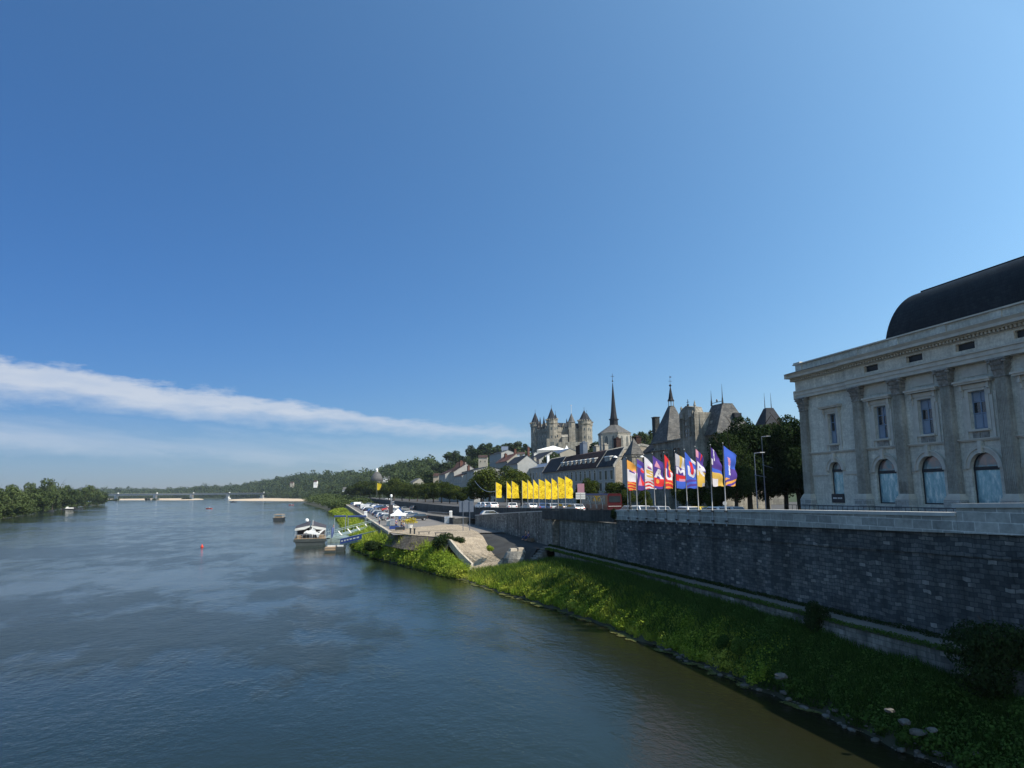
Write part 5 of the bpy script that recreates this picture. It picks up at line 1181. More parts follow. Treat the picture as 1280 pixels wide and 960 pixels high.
# carved gable tower on the river front
ta, tb = Y_(874, 59), Y_(855, 59); zt3 = lambda y: Zq(864, y, 59); F_ = -1.2
m_ = MB(); m_.box(F_, 2.2, ta, tb, -1, zt3(516)); L3 = tb-ta; g = [(0.2, 516), (L3-.2, 516), (L3-.6, 511), (L3*.75, 508.2), (L3*.55, 506), (L3*.32, 507.8), (.7, 509)]
m_.add([(F_, tb-u_, zt3(v_)) for u_, v_ in [(L3-a_, b_) for a_, b_ in g]]+[(.6, tb-u_, zt3(v_)) for u_, v_ in [(L3-a_, b_) for a_, b_ in g]], [tuple(range(7)), tuple(range(7, 14))[::-1]]+[(i, 7+i, 7+(i+1) % 7, (i+1) % 7) for i in range(7)])
for yy in (524, 532, 541): m_.box(F_-.15, F_, ta-.15, tb+.1, zt3(yy), zt3(yy-.9))
for q_ in (.08, .30, .70, .92): m_.box(F_-.22, F_, ta+L3*q_-.13, ta+L3*q_+.13, zt3(545), zt3(514))
tw = m_.build('gable_tower', M['castle'], HALL, fix=True)
for q_ in (.22, .78): m_ = MB(); m_.box(F_-.3, F_-.02, ta+L3*q_-.45, ta+L3*q_+.45, zt3(521.5), zt3(512.5)); m_.build('niche', M['church'], tw)
m_ = MB(); m_.box(F_-.25, F_, ta+L3*.5-.2, ta+L3*.5+.2, zt3(531), zt3(527)); m_.build('statue', M['church'], tw)
m_ = MB(); m_.box(F_-.06, F_+.01, ta+L3*.36, ta+L3*.64, zt3(545.5), zt3(536.3)); fo = m_.build('window', M['winglass'], tw); m_ = MB(); m_.box(F_-.14, F_-.061, ta+L3*.5-.08, ta+L3*.5+.08, zt3(545.5), zt3(536.3)); m_.box(F_-.13, F_-.062, ta+L3*.36, ta+L3*.64, zt3(539.3), zt3(538.7)); m_.build('frame', M['church'], fo)
for yy, ztop in ((tb-.2, 504.8), (ta+.3, 501.3)): m_ = MB(); m_.lathe([(.24, zt3(516)), (.2, zt3(508)), (.26, zt3(507.6)), (.03, zt3(ztop))], 6, (F_+.3, yy)); m_.build('pinnacle', M['castle'], tw)
yf = (ta+tb)/2; m_ = MB(); m_.tube([(F_+.3, yf, zt3(507)), (F_+.3, yf, zt3(498))], .055, 5); m_.box(F_+.26, F_+.34, yf-.4, yf+.4, zt3(501.8), zt3(501.2)); m_.box(F_+.2, F_+.4, yf-.22, yf+.22, zt3(506.5), zt3(504)); m_.build('finial', M['dark'], tw)
m_ = MB(); yd = Y_(878, 61); m_.box(.2, 3.2, yd-.2, yd+1.8, zt3(545), zt3(514.5)); m_.build('stair_turret', M['church'], HALL)
# pavilion
pa, pb_ = Y_(899, 60.4), Y_(876.5, 60.4); zp = lambda y: Zq(888, y, 62); z0, z1 = zp(545.5), zp(506.3)
pt = [(2.6, pa+1.2), (4.4, pa+1.2), (4.4, pb_-1.0), (2.6, pb_-1.0)]
m_ = MB(); m_.add([(.4, pa, z0), (7.4, pa, z0), (7.4, pb_, z0), (.4, pb_, z0)]+[(x, y, z1) for x, y in pt], [(0, 1, 5, 4), (1, 2, 6, 5), (2, 3, 7, 6), (3, 0, 4, 7), (4, 5, 6, 7)]); pv = m_.build('pavilion_roof', M['slate2'], HALL, fix=True)
m_ = MB(); m_.box(4.0, 5.3, pa+.1, pa+1.6, zp(527), zp(519)); m_.build('dormer', M['slate'], pv)
m_ = MB(); yq = (pa+pb_)/2; m_.box(1.2, 1.9, yq-.3, yq+.3, zp(531), zp(527)); m_.build('roof_light', M['church'], pv)
for (x, y), ytop in ((pt[3], 486.8), (pt[0], 482.6)): m_ = MB(); m_.lathe([(.18, z1-.1), (.12, z1+.8), (.08, z1+1.0), (.015, Zq(888, ytop, 62))], 5, (x, y)); m_.build('finial', M['dark'], pv)
m_ = MB(); m_.tube([(pt[0][0], pt[0][1], z1+.35), (pt[3][0], pt[3][1], z1+.35)], .045, 4); m_.lathe([(.05, z1+.3), (.2, z1+.6), (.05, z1+.9)], 6, (pt[0][0], (pt[0][1]+pt[3][1])/2)); m_.build('cresting', M['dark'], pv)
def side_window(x, y, w_, za, zb2):
    m_ = MB(); m_.box(x-.10, x, y-w_/2-.1, y+w_/2+.1, za-.1, zb2+.1); f_ = m_.build('window', M['church'], HALL); m_ = MB(); m_.box(x-.13, x-.101, y-w_/2, y+w_/2, za, zb2); m_.build('pane', M['winglass'], f_)
for px in (829, 836): side_window(-1.0, Y_(px, 59), 1.0, Zq(px, 574, 59), Zq(px, 566, 59)); side_window(-1.0, Y_(px, 59), 1.0, Zq(px, 600, 59), Zq(px, 588, 59))
for px in (846, 851): side_window(0, Y_(px), 1.0, Zq(px, 571), Zq(px, 559)); side_window(0, Y_(px), 1.0, Zq(px, 600), Zq(px, 586))
for px in (879, 886, 893): side_window(1.0, Y_(px, 61), 1.0, Zq(px, 566, 61), Zq(px, 553, 61)); side_window(1.0, Y_(px, 61), 1.0, Zq(px, 596, 61), Zq(px, 582, 61))
# turret
p = at(794.2, 614, 134); e = empty('corner_turret', (p.x, p.y, ZB), ROT_Q+.1, 'square stone turret with a steep dark pyramid roof, one face sunlit', 'turret')
zt_ = lambda y: at(794, y, 134).z-ZB
m_ = MB(); m_.box(-1.1, 1.1, -1.1, 1.1, -1, zt_(571)); m_.box(-1.25, 1.25, -1.25, 1.25, zt_(571), zt_(568.5)); m_.build('wall', M['castle'], e)
m_ = MB(); m_.add([(-1.4, -1.4, zt_(568.5)), (1.4, -1.4, zt_(568.5)), (1.4, 1.4, zt_(568.5)), (-1.4, 1.4, zt_(568.5)), (0, 0, zt_(547.5))], [(0, 1, 4), (1, 2, 4), (2, 3, 4), (3, 0, 4)]); m_.build('roof', M['slate2'], e)
# far pavilion roof above the trees
p = at(972, 614, 175); e = empty('pavilion', (p.x, p.y, ZB), 0, 'steep dark pavilion roof with two thin finials rising above the trees', 'building'); zf = lambda y: at(972, y, 175).z-ZB; xf = lambda px: at(px, 614, 175).x-p.x
m_ = MB(); m_.box(xf(960), xf(985), 0, 8, -1, zf(530)); m_.build('wall', M['castle'], e)
m_ = MB(); m_.add([(xf(962), -.2, zf(530)), (xf(986), -.2, zf(530)), (xf(986), 8.2, zf(530)), (xf(962), 8.2, zf(530)), (xf(970), 3, zf(508)), (xf(979), 3, zf(508)), (xf(979), 5, zf(508)), (xf(970), 5, zf(508))], [(0, 1, 5, 4), (1, 2, 6, 5), (2, 3, 7, 6), (3, 0, 4, 7), (4, 5, 6, 7)]); m_.build('roof', M['slate'], e)
for px in (970.2, 978.5): m_ = MB(); m_.lathe([(.12, zf(509)), (.02, zf(488))], 5, (xf(px), 4)); m_.build('finial', M['dark'], e)
# ------------------------------------------------------------------ trees of the town
for px, ty, D, kind, wide, lab in [
    (914, 530, 92, 'near', .75, 'dark tree nearest the last coloured flag'), (931, 517, 97, 'near', .95, 'rounded dark tree with a lit crown behind the street lamp'),
    (953, 524, 100, 'near', .85, 'dark tree filling the gap between lamp and theatre'), (975, 519, 98, 'near', .85, 'dark tree left of the theatre corner'), (992, 511, 96, 'near', .85, 'tallest dark tree, touching the theatre corner'),
    (897, 552, 98, 'near', .6, 'narrow dark tree behind the two last flags')]:
    p = at(px, ty, D); tree(kind, (p.x, D, 6.9), p.z-6.9, lab, 'tree', 'dark trees beside the theatre', wide)
QT = [(441, 604, 640, 1.2), (451, 601, 600, 1.3), (463, 598, 540, 1.35), (475, 603, 500, 1.1), (486, 601, 460, 1.1), (493, 596.5, 420, 1.), (503, 600, 400, 1.1), (512, 604, 375, 1.2), (522, 603, 350, 1.2), (532, 603, 325, 1.2),
      (542, 600, 300, 1.1), (552, 600.5, 285, 1.15), (562, 605, 270, 1.2), (572, 606, 258, 1.2), (581, 606, 246, 1.2)]
NM = ['farthest tree of the quay row, at the river bend', 'broad dark tree where the car park narrows', 'big rounded tree in front of the domed chapel', 'tree behind the single yellow flag', 'tree just right of the single yellow flag', 'tallest pointed tree of the quay row', 'tree next to the tallest pointed one',
      'low tree in front of the faded grey roof', 'rounded tree above the white van row', 'trimmed tree below the stone gable', 'high tree in front of the slim grey house', 'tree beneath the red brick stack', 'tree left of the sign board, wide crown', 'tree behind the sign board', 'nearest tree of the quay row, right behind the sign']
for (px, ty, D, wd_), nm in zip(QT, NM):
    p = at(px, ty, D); g = zt(D); tree('plane', (p.x, D, g), p.z-g, nm, 'tree', 'plane trees along the upper quay', wd_)
for px, ty, D, wd_, lab in [(611, 584, 196, 1.25, 'left half of the large plane tree behind the first yellow flag'), (638, 581, 200, 1.3, 'large plane tree with the highest crown, behind the yellow flags'), (651, 592, 196, 1., 'lower plane tree at the flank of the large one, behind the yellow flags'),
                             (601, 590, 205, 1., 'plane tree at the edge of the large clump by the tall narrow house'), (736, 598, 136, .9, 'street tree between the yellow flags and the pink banner'), (727, 606, 140, .8, 'low street tree directly behind the pink banner'),
                             (768, 601, 128, 1.1, 'broad low tree behind the red coach'), (783, 608, 122, .8, 'small tree beside the end of the red coach'), (857, 596, 104, .9, 'small tree seen under the middle coloured flags'), (872, 594, 102, .8, 'small tree under the letter R flag'),
                             (806, 610, 112, .7, 'small dark tree low behind the letter S flag'), (893, 604, 98, .8, 'small tree under the ninth coloured flag')]:
    p = at(px, ty, D); g = zt(D); tree('plane', (p.x, D, g), p.z-g, lab, 'tree', None, wd_)
HL = [(566, 562, 640, 'far', 1.5, 'wide spreading tree highest on the hill crest'), (574, 568, 600, 'far', 1.1, 'yellowish round tree under the wide spreading one'), (589, 555.5, 600, 'far', 1., 'high dark tree left of the square hillside house'), (597, 560, 580, 'far', 1.1, 'dark tree touching the cream outbuilding'),
      (604, 553, 620, 'far', 1.1, 'hilltop tree above the square house'), (612, 553.5, 640, 'far', 1., 'second hilltop tree above the square house'), (622, 555.5, 640, 'far', 1.1, 'hilltop tree left of the white cottage'), (631, 553, 640, 'far', 1.1, 'hilltop tree over the white cottage'), (639, 552.5, 640, 'far', 1.2, 'hilltop tree just right of the white cottage'),
      (648, 551.5, 640, 'far', 1.2, 'round hilltop tree midway to the castle'), (656, 553.5, 620, 'far', 1.1, 'last hilltop tree before the castle tower'), (686, 567, 300, 'far', 1.1, 'bushy tree in front of the arcaded house'), (692, 563.5, 305, 'far', .9, 'tree between arcaded house and brown roofs'),
      (745, 552, 420, 'far', 1.1, 'tree right below the castle corner'), (752, 548, 400, 'far', .9, 'dark tree left of the church choir'), (741, 559, 380, 'far', 1.2, 'bright shrubby tree under the castle rampart'), (797, 538, 360, 'far', .9, 'tree just right of the church choir'), (806, 540, 340, 'far', 1.1, 'tree behind the church choir and turret'),
      (814, 536.5, 350, 'far', 1., 'dark tree left of the town hall chimney'), (536, 588, 480, 'far', 1.2, 'hillside tree above the stone gable'), (546, 577, 700, 'far', 1., 'crest tree in the dip of the hill'), (555, 579, 640, 'far', 1.2, 'crest tree left of the wide spreading one'), (583, 573, 500, 'far', 1.2, 'hillside tree right of the sunlit gable'),
      (593, 573, 470, 'far', 1.1, 'hillside tree above the tall narrow house'), (663, 571, 420, 'far', .8, 'small tree under the castle flank'), (432, 614, 880, 'far', 1.3, 'tree beside the far shore house'), (422, 612, 1000, 'far', 1.4, 'tree on the far shore at the sand bank end'), (441, 609, 850, 'far', 1.2, 'tree right of the far shore house')]
for px, ty, D, kind, wd_, lab in HL:
    p = at(px, ty, D); H = lerp([(300, 9), (600, 13), (1000, 16)], D); tree(kind, (p.x, D, p.z-H), H, lab, 'tree', None, wd_)
# ------------------------------------------------------------------ flags
PAL = [('violet', (.09, .055, .26)), ('white', (.68, .68, .72)), ('orange', (.75, .36, .08)), ('red', (.62, .045, .05)), ('blue', (.06, .13, .55)), ('pink', (.60, .28, .38)), ('gold', (.62, .42, .10)), ('lightgrey', (.45, .45, .48))]
FM = [cloth('flag_'+n, c, .22) for n, c in PAL]; PI_ = {n: i for i, (n, c) in enumerate(PAL)}
def glyph(ch, u, v, u0, u1, v0, v1):     # v downwards; strokes drawn analytically
    x = (u-u0)/(u1-u0); y = (v-v0)/(v1-v0); w = .13
    if not (0 <= x <= 1 and 0 <= y <= 1): return False
    seg = lambda ax, ay, bx, by: (lambda q: math.hypot(x-ax-(bx-ax)*q, y-ay-(by-ay)*q) < w)(max(0, min(1, ((x-ax)*(bx-ax)+(y-ay)*(by-ay))/((bx-ax)**2+(by-ay)**2))))
    ring = lambda cx, cy, rx, ry: abs(math.hypot((x-cx)/rx, (y-cy)/ry)-1) < w/min(rx, ry)
    if ch == 'A': return seg(.12, 1, .5, .02) or seg(.88, 1, .5, .02) or (abs(y-.66) < .10 and .28 < x < .72)
    if ch == 'U': return (y < .62 and (x < .25 or x > .75)) or (y >= .62 and ring(.5, .6, .38, .30))
    if ch == 'M': return x < .2 or x > .8 or seg(.15, .05, .5, .6) or seg(.85, .05, .5, .6)
    if ch == 'R': return x < .24 or (ring(.46, .28, .40, .20) and x > .2) or seg(.45, .5, .86, 1)
    if ch == 'S': return (ring(.5, .27, .36, .18) and not (x > .5 and y > .3)) or (ring(.5, .72, .36, .18) and not (x < .5 and y < .70))
    return False
def design(k, u, v):
    w = math.sin
    P = PI_
    if k == 0:
        if v < .30: return P['orange'] if u < .75 or v < .2 else P['pink']
        if v < .36: return P['violet'] if .2 < u < .8 else P['white']
        if v < .70: return P['white']
        return (P['red'], P['orange'])[int((v+.03*w(u*6))*20) % 2]
    if k == 1:
        if (u-.6)**2*2+(v-.28)**2*12 < .10: return P['red'] if v > .26 else P['pink']
        if .10 < v < .3 and u < .5 and abs(v-.2) < .05: return P['blue']
        if .45 < v < .85 and abs(u-.4) < (v-.45)*.8: return P['pink'] if u < .42 else P['red']
        if v > .72 and u > .6-(v-.72): return P['red'] if v < .85 else P['violet']
        return P['violet']
    if k == 2:
        if glyph('S', u, v, .15, .95, .36, .62): return P['gold']
        if .22 < v < .32 and .3 < u < .7: return P['violet'] if v > .27 else P['pink']
        if v > .70: return (P['red'], P['white'])[int((v+.03*w(u*6))*18) % 2]
        return P['white']
    if k == 3:
        if glyph('A', u, v, .08, .98, .34, .66): return P['white']
        if .08 < v < .32 and abs(u-.35) < (v-.08): return P['pink']
        if v > .66: return P['orange'] if (u-.45)**2+(v-.76)**2*6 < .03 else P['red'] if v < .92 else P['violet']
        return P['violet']
    if k == 4:
        if glyph('U', u, v, .12, .98, .38, .72): return P['white']
        if .12 < v < .62 and abs(u-.45-.1*w(v*9)) < .24: return P['violet']
        if v < .3 and u > .55: return P['orange']
        if v > .72: return P['orange'] if int((v+.03*w(u*5))*22) % 3 == 0 else P['red']
        return P['red']
    if k == 5:
        if glyph('M', u, v, .04, .86, .38, .58): return P['white']
        if v < .36: return P['gold'] if .3 < u < .5 else P['lightgrey'] if u < .3 else P['white']
        if v < .60: return P['violet']
        if v < .78: return P['red'] if v < .70 or u < .3 else P['pink']
        return P['blue']
    if k == 6:
        if glyph('U', u, v, .18, .88, .34, .66): return P['white'] 
        if .16 < v < .58 and abs(u-.55) < .12: return P['red']
        if v < .14 and u > .6: return P['white']
        if v > .70: return P['violet'] if int((v+.1*u)*14) % 2 else P['blue']
        return P['blue']
    if k == 7:
        if glyph('R', u, v, .10, .98, .32, .68): return P['white']
        if v < .2: return P['pink'] if u < .28 else P['red'] if .5 < u < .66 else P['violet']
        if v > .54: return P['gold'] if v < .9 or u < .5 else P['lightgrey']
        return P['violet']
    if k == 8:
        if v < .52: return P['white'] if (abs(u-.25-v*.3) < .05 and v < .3) or (u < .14 and .28 < v < .44) else P['violet']
        if v < .62: return P['blue']
        return P['gold'] if v < .8 or u > .45 else P['white']
    if v > .80: return P['orange'] if int((v+.14*u)*16) % 2 else P['violet']
    if abs(u-.35-.35*(v-.3)) < .09 and .25 < v < .7: return P['pink'] if v < .45 else P['white']
    return P['blue'] if v < .5 or u < .5 else P['violet']
def flag_mesh(k, w, h, ang, seed, mats, des, droop=.42, nu=26, nv=64):
    """sagging banner: hoisted along its full height, free edge falling and rippling"""
    r = random.Random(seed); ph = r.random()*6; a1 = r.uniform(.16, .26); fold = r.random(); wk = w*r.uniform(.86, 1.08)
    V = []
    for j in range(nv+1):
        v = j/nv
        for i in range(nu+1):
            u = i/nu; dr_ = droop*w*(u**1.15)*(1-v)**1.3*(1+.4*fold)
            x = wk*u*(.93+.07*math.sin(v*5+ph))-.10*w*u*(1-v)*fold; y = .55*a1*u*math.sin(u*5.2+v*7+ph)+.04*u*math.sin(v*15+ph*2)+.30*u*(1-v)*(fold-.5)
            z = -v*h-dr_*1.0+.03*math.sin(u*7+ph)*v
            V.append((x*math.cos(ang)-y*math.sin(ang), x*math.sin(ang)+y*math.cos(ang), z))
    Fq = []; mi = []
    for j in range(nv):
        for i in range(nu):
            a = j*(nu+1)+i; Fq.append((a, a+nu+1, a+nu+2, a+1)); mi.append(des(k, (i+.5)/nu, (j+.5)/nv) if des else 0)
    me = fast('flag', np.array(V), np.array(Fq), mats, mi); me.polygons.foreach_set('use_smooth', [True]*len(Fq)); return me
CF = [(62.66, 'white flag with an orange top and red and orange waves, first of the coloured row'), (60.66, 'violet flag with pink and red shapes, beside the white and orange one'), (58.74, 'white flag bearing a golden letter S above red waves'), (56.86, 'violet flag bearing a white letter A'),
      (54.94, 'red flag bearing a white U around a violet figure'), (53.06, 'white, violet and blue flag bearing the letter M'), (51.12, 'blue flag bearing a white U with a red stroke'), (49.38, 'violet and gold flag bearing a white letter R'), (47.4, 'violet flag with a gold and white lower half'), (45.55, 'blue flag with an orange striped foot, last of the coloured row')]
for i, (s, lab) in enumerate(CF):
    zb = zpb(s)-.15; e = empty('flagpole', W(27.12, s, zb), 0, lab, 'flagpole', 'coloured flags on the parapet')
    top = 13.62-zb+(.12 if i > 6 else -.1 if i < 2 else 0); p = MB(); bend = .10*math.sin(i*1.7); p.tube([(0, 0, 0), (bend*.3, 0, top*.5), (bend, 0, top)], [.045, .04, .028], 7); p.lathe([(.02, top), (.06, top+.05), (.02, top+.11)], 6, (bend, 0)); p.build('pole', M['pole'], e, smooth=True)
    for zz_ in (.35, 1.05): b = MB(); b.box(-.09, .09, -.08, .12, zz_-.05, zz_+.05); b.build('bracket', M['dark'], e)
    o = link('flag', flag_mesh(i, (1.62 if i < 7 else 1.52), 2.85, .76+.10*math.sin(i*2.1), 40+i, FM, design, .42), e); o.location = (bend+.05, 0, top-.12)
M['yflag'] = cloth('yellow_flag', (.92, .68, .04), .35, (.55, .30, .02))
YF = [(140.1, 'yellow flag standing alone nearest the sign board'), (131.1, 'yellow flag, front one of the overlapping pair'), (127.2, 'yellow flag, rear one of the overlapping pair'), (119.9, 'yellow flag starting the dense row after the pair'), (116.3, 'yellow flag, second in the dense row'), (112.9, 'yellow flag, third in the dense row'),
      (109.7, 'yellow flag in the middle of the dense row'), (106.2, 'yellow flag with a pale folded corner, fifth in the dense row'), (102.9, 'yellow flag, sixth in the dense row'), (99.8, 'yellow flag, last but one before the pink banner'), (96.5, 'highest yellow flag, at the end of the row by the pink banner')]
for i, (s, lab) in enumerate(YF):
    zb = zrt(s)-.05; e = empty('flagpole', W(32.3, s, zb), 0, lab, 'flagpole', 'yellow flags along the street wall')
    top = 12.55-zb+(.15 if i > 8 else 0); p = MB(); p.tube([(0, 0, 0), (0, 0, top)], [.07, .045], 6); p.build('pole', M['pole'], e)
    o = link('flag', flag_mesh(0, 1.62, 3.1, .66+.24*math.sin(i*1.9), 90+i, M['yflag'], None, .30+.30*((i*37) % 10)/10, 14, 30), e); o.location = (.05, 0, top-.08)
p0 = at(471, 625, 480); e = empty('flagpole', (p0.x, p0.y, 6.2), 0, 'single square yellow banner far down the quay before the trees', 'flagpole')
m_ = MB(); m_.tube([(0, 0, 0), (0, 0, 11.2)], .09, 6); m_.tube([(3.5, 0, 0), (3.5, 0, 9.8)], .08, 6); m_.build('pole', M['pole'], e)
o = link('flag', flag_mesh(0, 3.6, 4.6, .05, 7, M['yflag'], None, .15, 14, 20), e); o.location = (.06, 0, 11.1)
# ------------------------------------------------------------------ vehicles
PAINT = {n: mat('paint_'+n, c, .3, .03, spec=.6) for n, c in dict(white=(.72, .72, .72), silver=(.38, .40, .42), grey=(.16, .17, .18), black=(.018, .019, .022), red=(.42, .03, .02), blue=(.05, .10, .25), yellow=(.70, .50, .04), green=(.05, .12, .07)).items()}
def car_proto(kind, L_=4.2, Wd=1.76, Hh=1.48, van=False):
    e = empty(kind)
    if van: pr = [(-.5, .30), (-.5, .86), (-.485, .97), (.30, .98), (.43, .62), (.495, .52), (.5, .30)]; wa, wb = (-.1, .32), (.60, .94)
    else: pr = [(-.5, .24), (-.5, .56), (-.475, .68), (-.36, .985), (.08, 1.0), (.25, .70), (.46, .60), (.5, .44), (.5, .24)]; wa, wb = (-.40, .2), (.66, .95)
    b = MB(); n = len(pr); rows = []
    for yy, ins in ((-.5, 1), (-.46, 0), (.46, 0), (.5, 1)):
        rows.append([(x*L_*(1-.01*ins), yy*Wd*(1-.13*max(0, (z_-.6)/.4)), z_*Hh*(1-.02*ins)) for x, z_ in pr])
    for r in rows: b.v += r
    for j in range(3):
        for i in range(n): b.f.append((j*n+i, j*n+(i+1) % n, (j+1)*n+(i+1) % n, (j+1)*n+i)); b.m.append(0)
    b.f += [tuple(range(n)), tuple(3*n+i for i in range(n))[::-1]]; b.m += [0, 0]
    b.build('body', PAINT['white'], e, fix=True)
    g = MB(); y = Wd*.5
    def side(s_):
        if van: q = [(.20, .64), (.40, .64), (.315, .93), (.20, .93)]
        else: q = [(-.37, .69), (.235, .69), (.07, .94), (-.30, .94)]
        P = [(x*L_, s_*(y*(1-.13*(z_-.6)/.4)+.012), z_*Hh) for x, z_ in q]; g.add(P, [(0, 1, 2, 3)])
    side(1); side(-1)
    if van: g.add([(.315*L_, -y*.78, .93*Hh), (.315*L_, y*.78, .93*Hh), (.437*L_, y*.86, .64*Hh), (.437*L_, -y*.86, .64*Hh)], [(0, 1, 2, 3)]); g.box(-.508*L_, -.50*L_, -y*.75, y*.75, .62*Hh, .86*Hh)
    else:
        g.add([(.10*L_, -y*.76, .975*Hh), (.10*L_, y*.76, .975*Hh), (.252*L_, y*.86, .715*Hh), (.252*L_, -y*.86, .715*Hh)], [(0, 1, 2, 3)])
        g.add([(-.375*L_, -y*.74, .965*Hh), (-.375*L_, y*.74, .965*Hh), (-.478*L_, y*.84, .70*Hh), (-.478*L_, -y*.84, .70*Hh)], [(3, 2, 1, 0)])
    g.build('window', M['winglass'], e)
    for x in (-.30, .31):
        for s_ in (-1, 1):
            w = MB(); R_ = .31; nn = 12; ps = []
            for yy in (s_*(y-.18), s_*(y+.015)): ps += [(x*L_+R_*math.cos(2*PI*i/nn), yy, R_+R_*math.sin(2*PI*i/nn)) for i in range(nn)]
            w.add(ps, [(i, (i+1) % nn, nn+(i+1) % nn, nn+i) for i in range(nn)]+[tuple(range(nn)), tuple(range(nn, 2*nn))[::-1]]); wo = w.build('wheel', M['black'], e, fix=True)
            w = MB(); w.add([(x*L_+.19*math.cos(2*PI*i/nn), s_*(y+.025), R_+.19*math.sin(2*PI*i/nn)) for i in range(nn)], [tuple(range(nn))]); w.build('rim', M['steel'], wo)
    for s_ in (-1, 1):
        h = MB(); h.box(.485*L_, .506*L_, s_*y*.72-.16, s_*y*.72+.16, .44*Hh, .54*Hh); h.build('headlight', M['lamp'], e)
        h = MB(); h.box(-.506*L_, -.49*L_, s_*y*.80-.11, s_*y*.80+.11, .48*Hh, .60*Hh); h.build('taillight', M['red'], e)
    return e
VP = {'car': car_proto('car'), 'van': car_proto('van', 5.2, 1.95, 2.2, True), 'camper_van': car_proto('camper_van', 6.2, 2.15, 2.8, True)}
VU = set()
def vehicle(kind, loc, rz, colr, label, group=None, cat=None):
    p = VP[kind]
    if kind not in VU:
        VU.add(kind); p.location = loc; p.rotation_euler = (0, 0, rz); o = p
        for c in KIDS[p.name]:
            if c.name.startswith('body'): c.material_slots[0].link = 'OBJECT'; c.material_slots[0].material = PAINT[colr]
    else: o = dup(p, loc=loc, rz=rz, mat=PAINT[colr], matpart='body')
    if 'group' in o: del o['group']
    tag(o, label, cat or kind.replace('_', ' '), group); return o
ORD = ['first', 'second', 'third', 'fourth', 'fifth', 'sixth', 'seventh', 'eighth', 'ninth', 'tenth', 'eleventh', 'twelfth', 'thirteenth', 'fourteenth', 'fifteenth', 'sixteenth', 'seventeenth', 'eighteenth', 'nineteenth', 'twentieth']
r = random.Random(5)
rowA = ['grey', 'white', 'silver', 'black', 'silver', 'grey', 'blue', 'black', 'white', 'silver', 'grey', 'grey', 'black', 'white', 'silver', 'blue']
s = 172
for i, c in enumerate(rowA):
    vehicle('car' if i not in (9, 13) else 'van', W(13.6+.3*r.random(), s, 4.2), ROT_Q+.35+r.uniform(-.05, .05), c, '%s %s parked nose to the quay edge, %s of its row from the tent' % (c, 'car' if i not in (9, 13) else 'van', ORD[i]), 'vehicles parked along the quay edge'); s += 6.2+i*1.2+r.random()*2.5
s = 168
for i, c in enumerate(['black', 'grey', 'white', 'black', 'silver', 'grey', 'red', 'black', 'blue', 'white', 'black', 'grey']):
    vehicle('car', W(20.2, s, 4.2), ROT_Q+PI+.2+r.uniform(-.08, .08), c, '%s car in the middle row of the car park, %s from the slipway' % (c, ORD[i]), 'cars in the middle row of the car park'); s += 10+i*1.4+r.random()*6
for (px, py, kind, c, lab) in [(485, 627, 'camper_van', 'white', 'boxy white camper van parked below the trees, behind the post'), (494, 631, 'van', 'white', 'white van in the sun just right of the camera post'), (493, 634.5, 'car', 'white', 'white car in front of the white van near the post'), (518, 636, 'car', 'grey', 'dark grey car on the road beside the retaining wall'),
                               (484, 634, 'car', 'silver', 'silver car crosswise between camper van and post'), (493, 650.5, 'car', 'grey', 'dark car in the shade right under the camera post'), (505, 637.5, 'car', 'grey', 'grey car left of the dark grey one by the wall')]:
    g = G(px, py+1.2, 4.2); vehicle(kind, g, ROT_F+PI*.5+r.uniform(.6, 1.2), c, lab)
vehicle('car', W(29.9, 133.5, zramp(133.5)), ROT_Q, 'silver', 'car climbing the ramp behind the pale wall')
for i, (px, D, c, kind, lab) in enumerate([(602, 158, 'white', 'car', 'white car parked above the retaining wall, right of the sign board'), (607, 156, 'white', 'car', 'white car beside the first parked one above the wall'), (614, 154, 'white', 'car', 'white car next to the lone yellow flag'),
     (640, 140, 'white', 'car', 'white car below the overlapping pair of yellow flags'), (661, 134, 'silver', 'car', 'silver car under the start of the dense yellow row'), (678, 130, 'blue', 'car', 'bluish car behind the middle yellow poles'), (690, 128, 'silver', 'car', 'silver car behind the yellow poles, next to the bluish one'),
     (704, 124, 'grey', 'car', 'grey car under the last yellow flags'), (717, 116, 'silver', 'car', 'silver hatchback just left of the sign post'), (787, 92, 'silver', 'car', 'silver car at the end of the coach, behind the first coloured pole'), (797, 92, 'white', 'car', 'white car behind the first coloured flagpoles'), (820, 88, 'silver', 'car', 'long silver car below the letters S and A'),
     (856, 84, 'white', 'car', 'white car below the letter U flag'), (871, 84, 'yellow', 'car', 'yellow car behind the flagpoles'), (893, 82, 'white', 'car', 'white car between the last two flagpoles'), (910, 82, 'silver', 'car', 'silver car in front of the dark trees')]):
    p = at(px, 614, D); g = ST(p); zg = 7.15 if kind == 'car' and D < 96 else zt(D) 
    if D >= 96: zg = zt(D)+.05
    vehicle(kind, (p.x, p.y, zg), ROT_Q+PI/2+r.uniform(-.2, .2) if D > 100 else ROT_Q+PI/2+.1, c, lab, 'vehicles along the upper street')
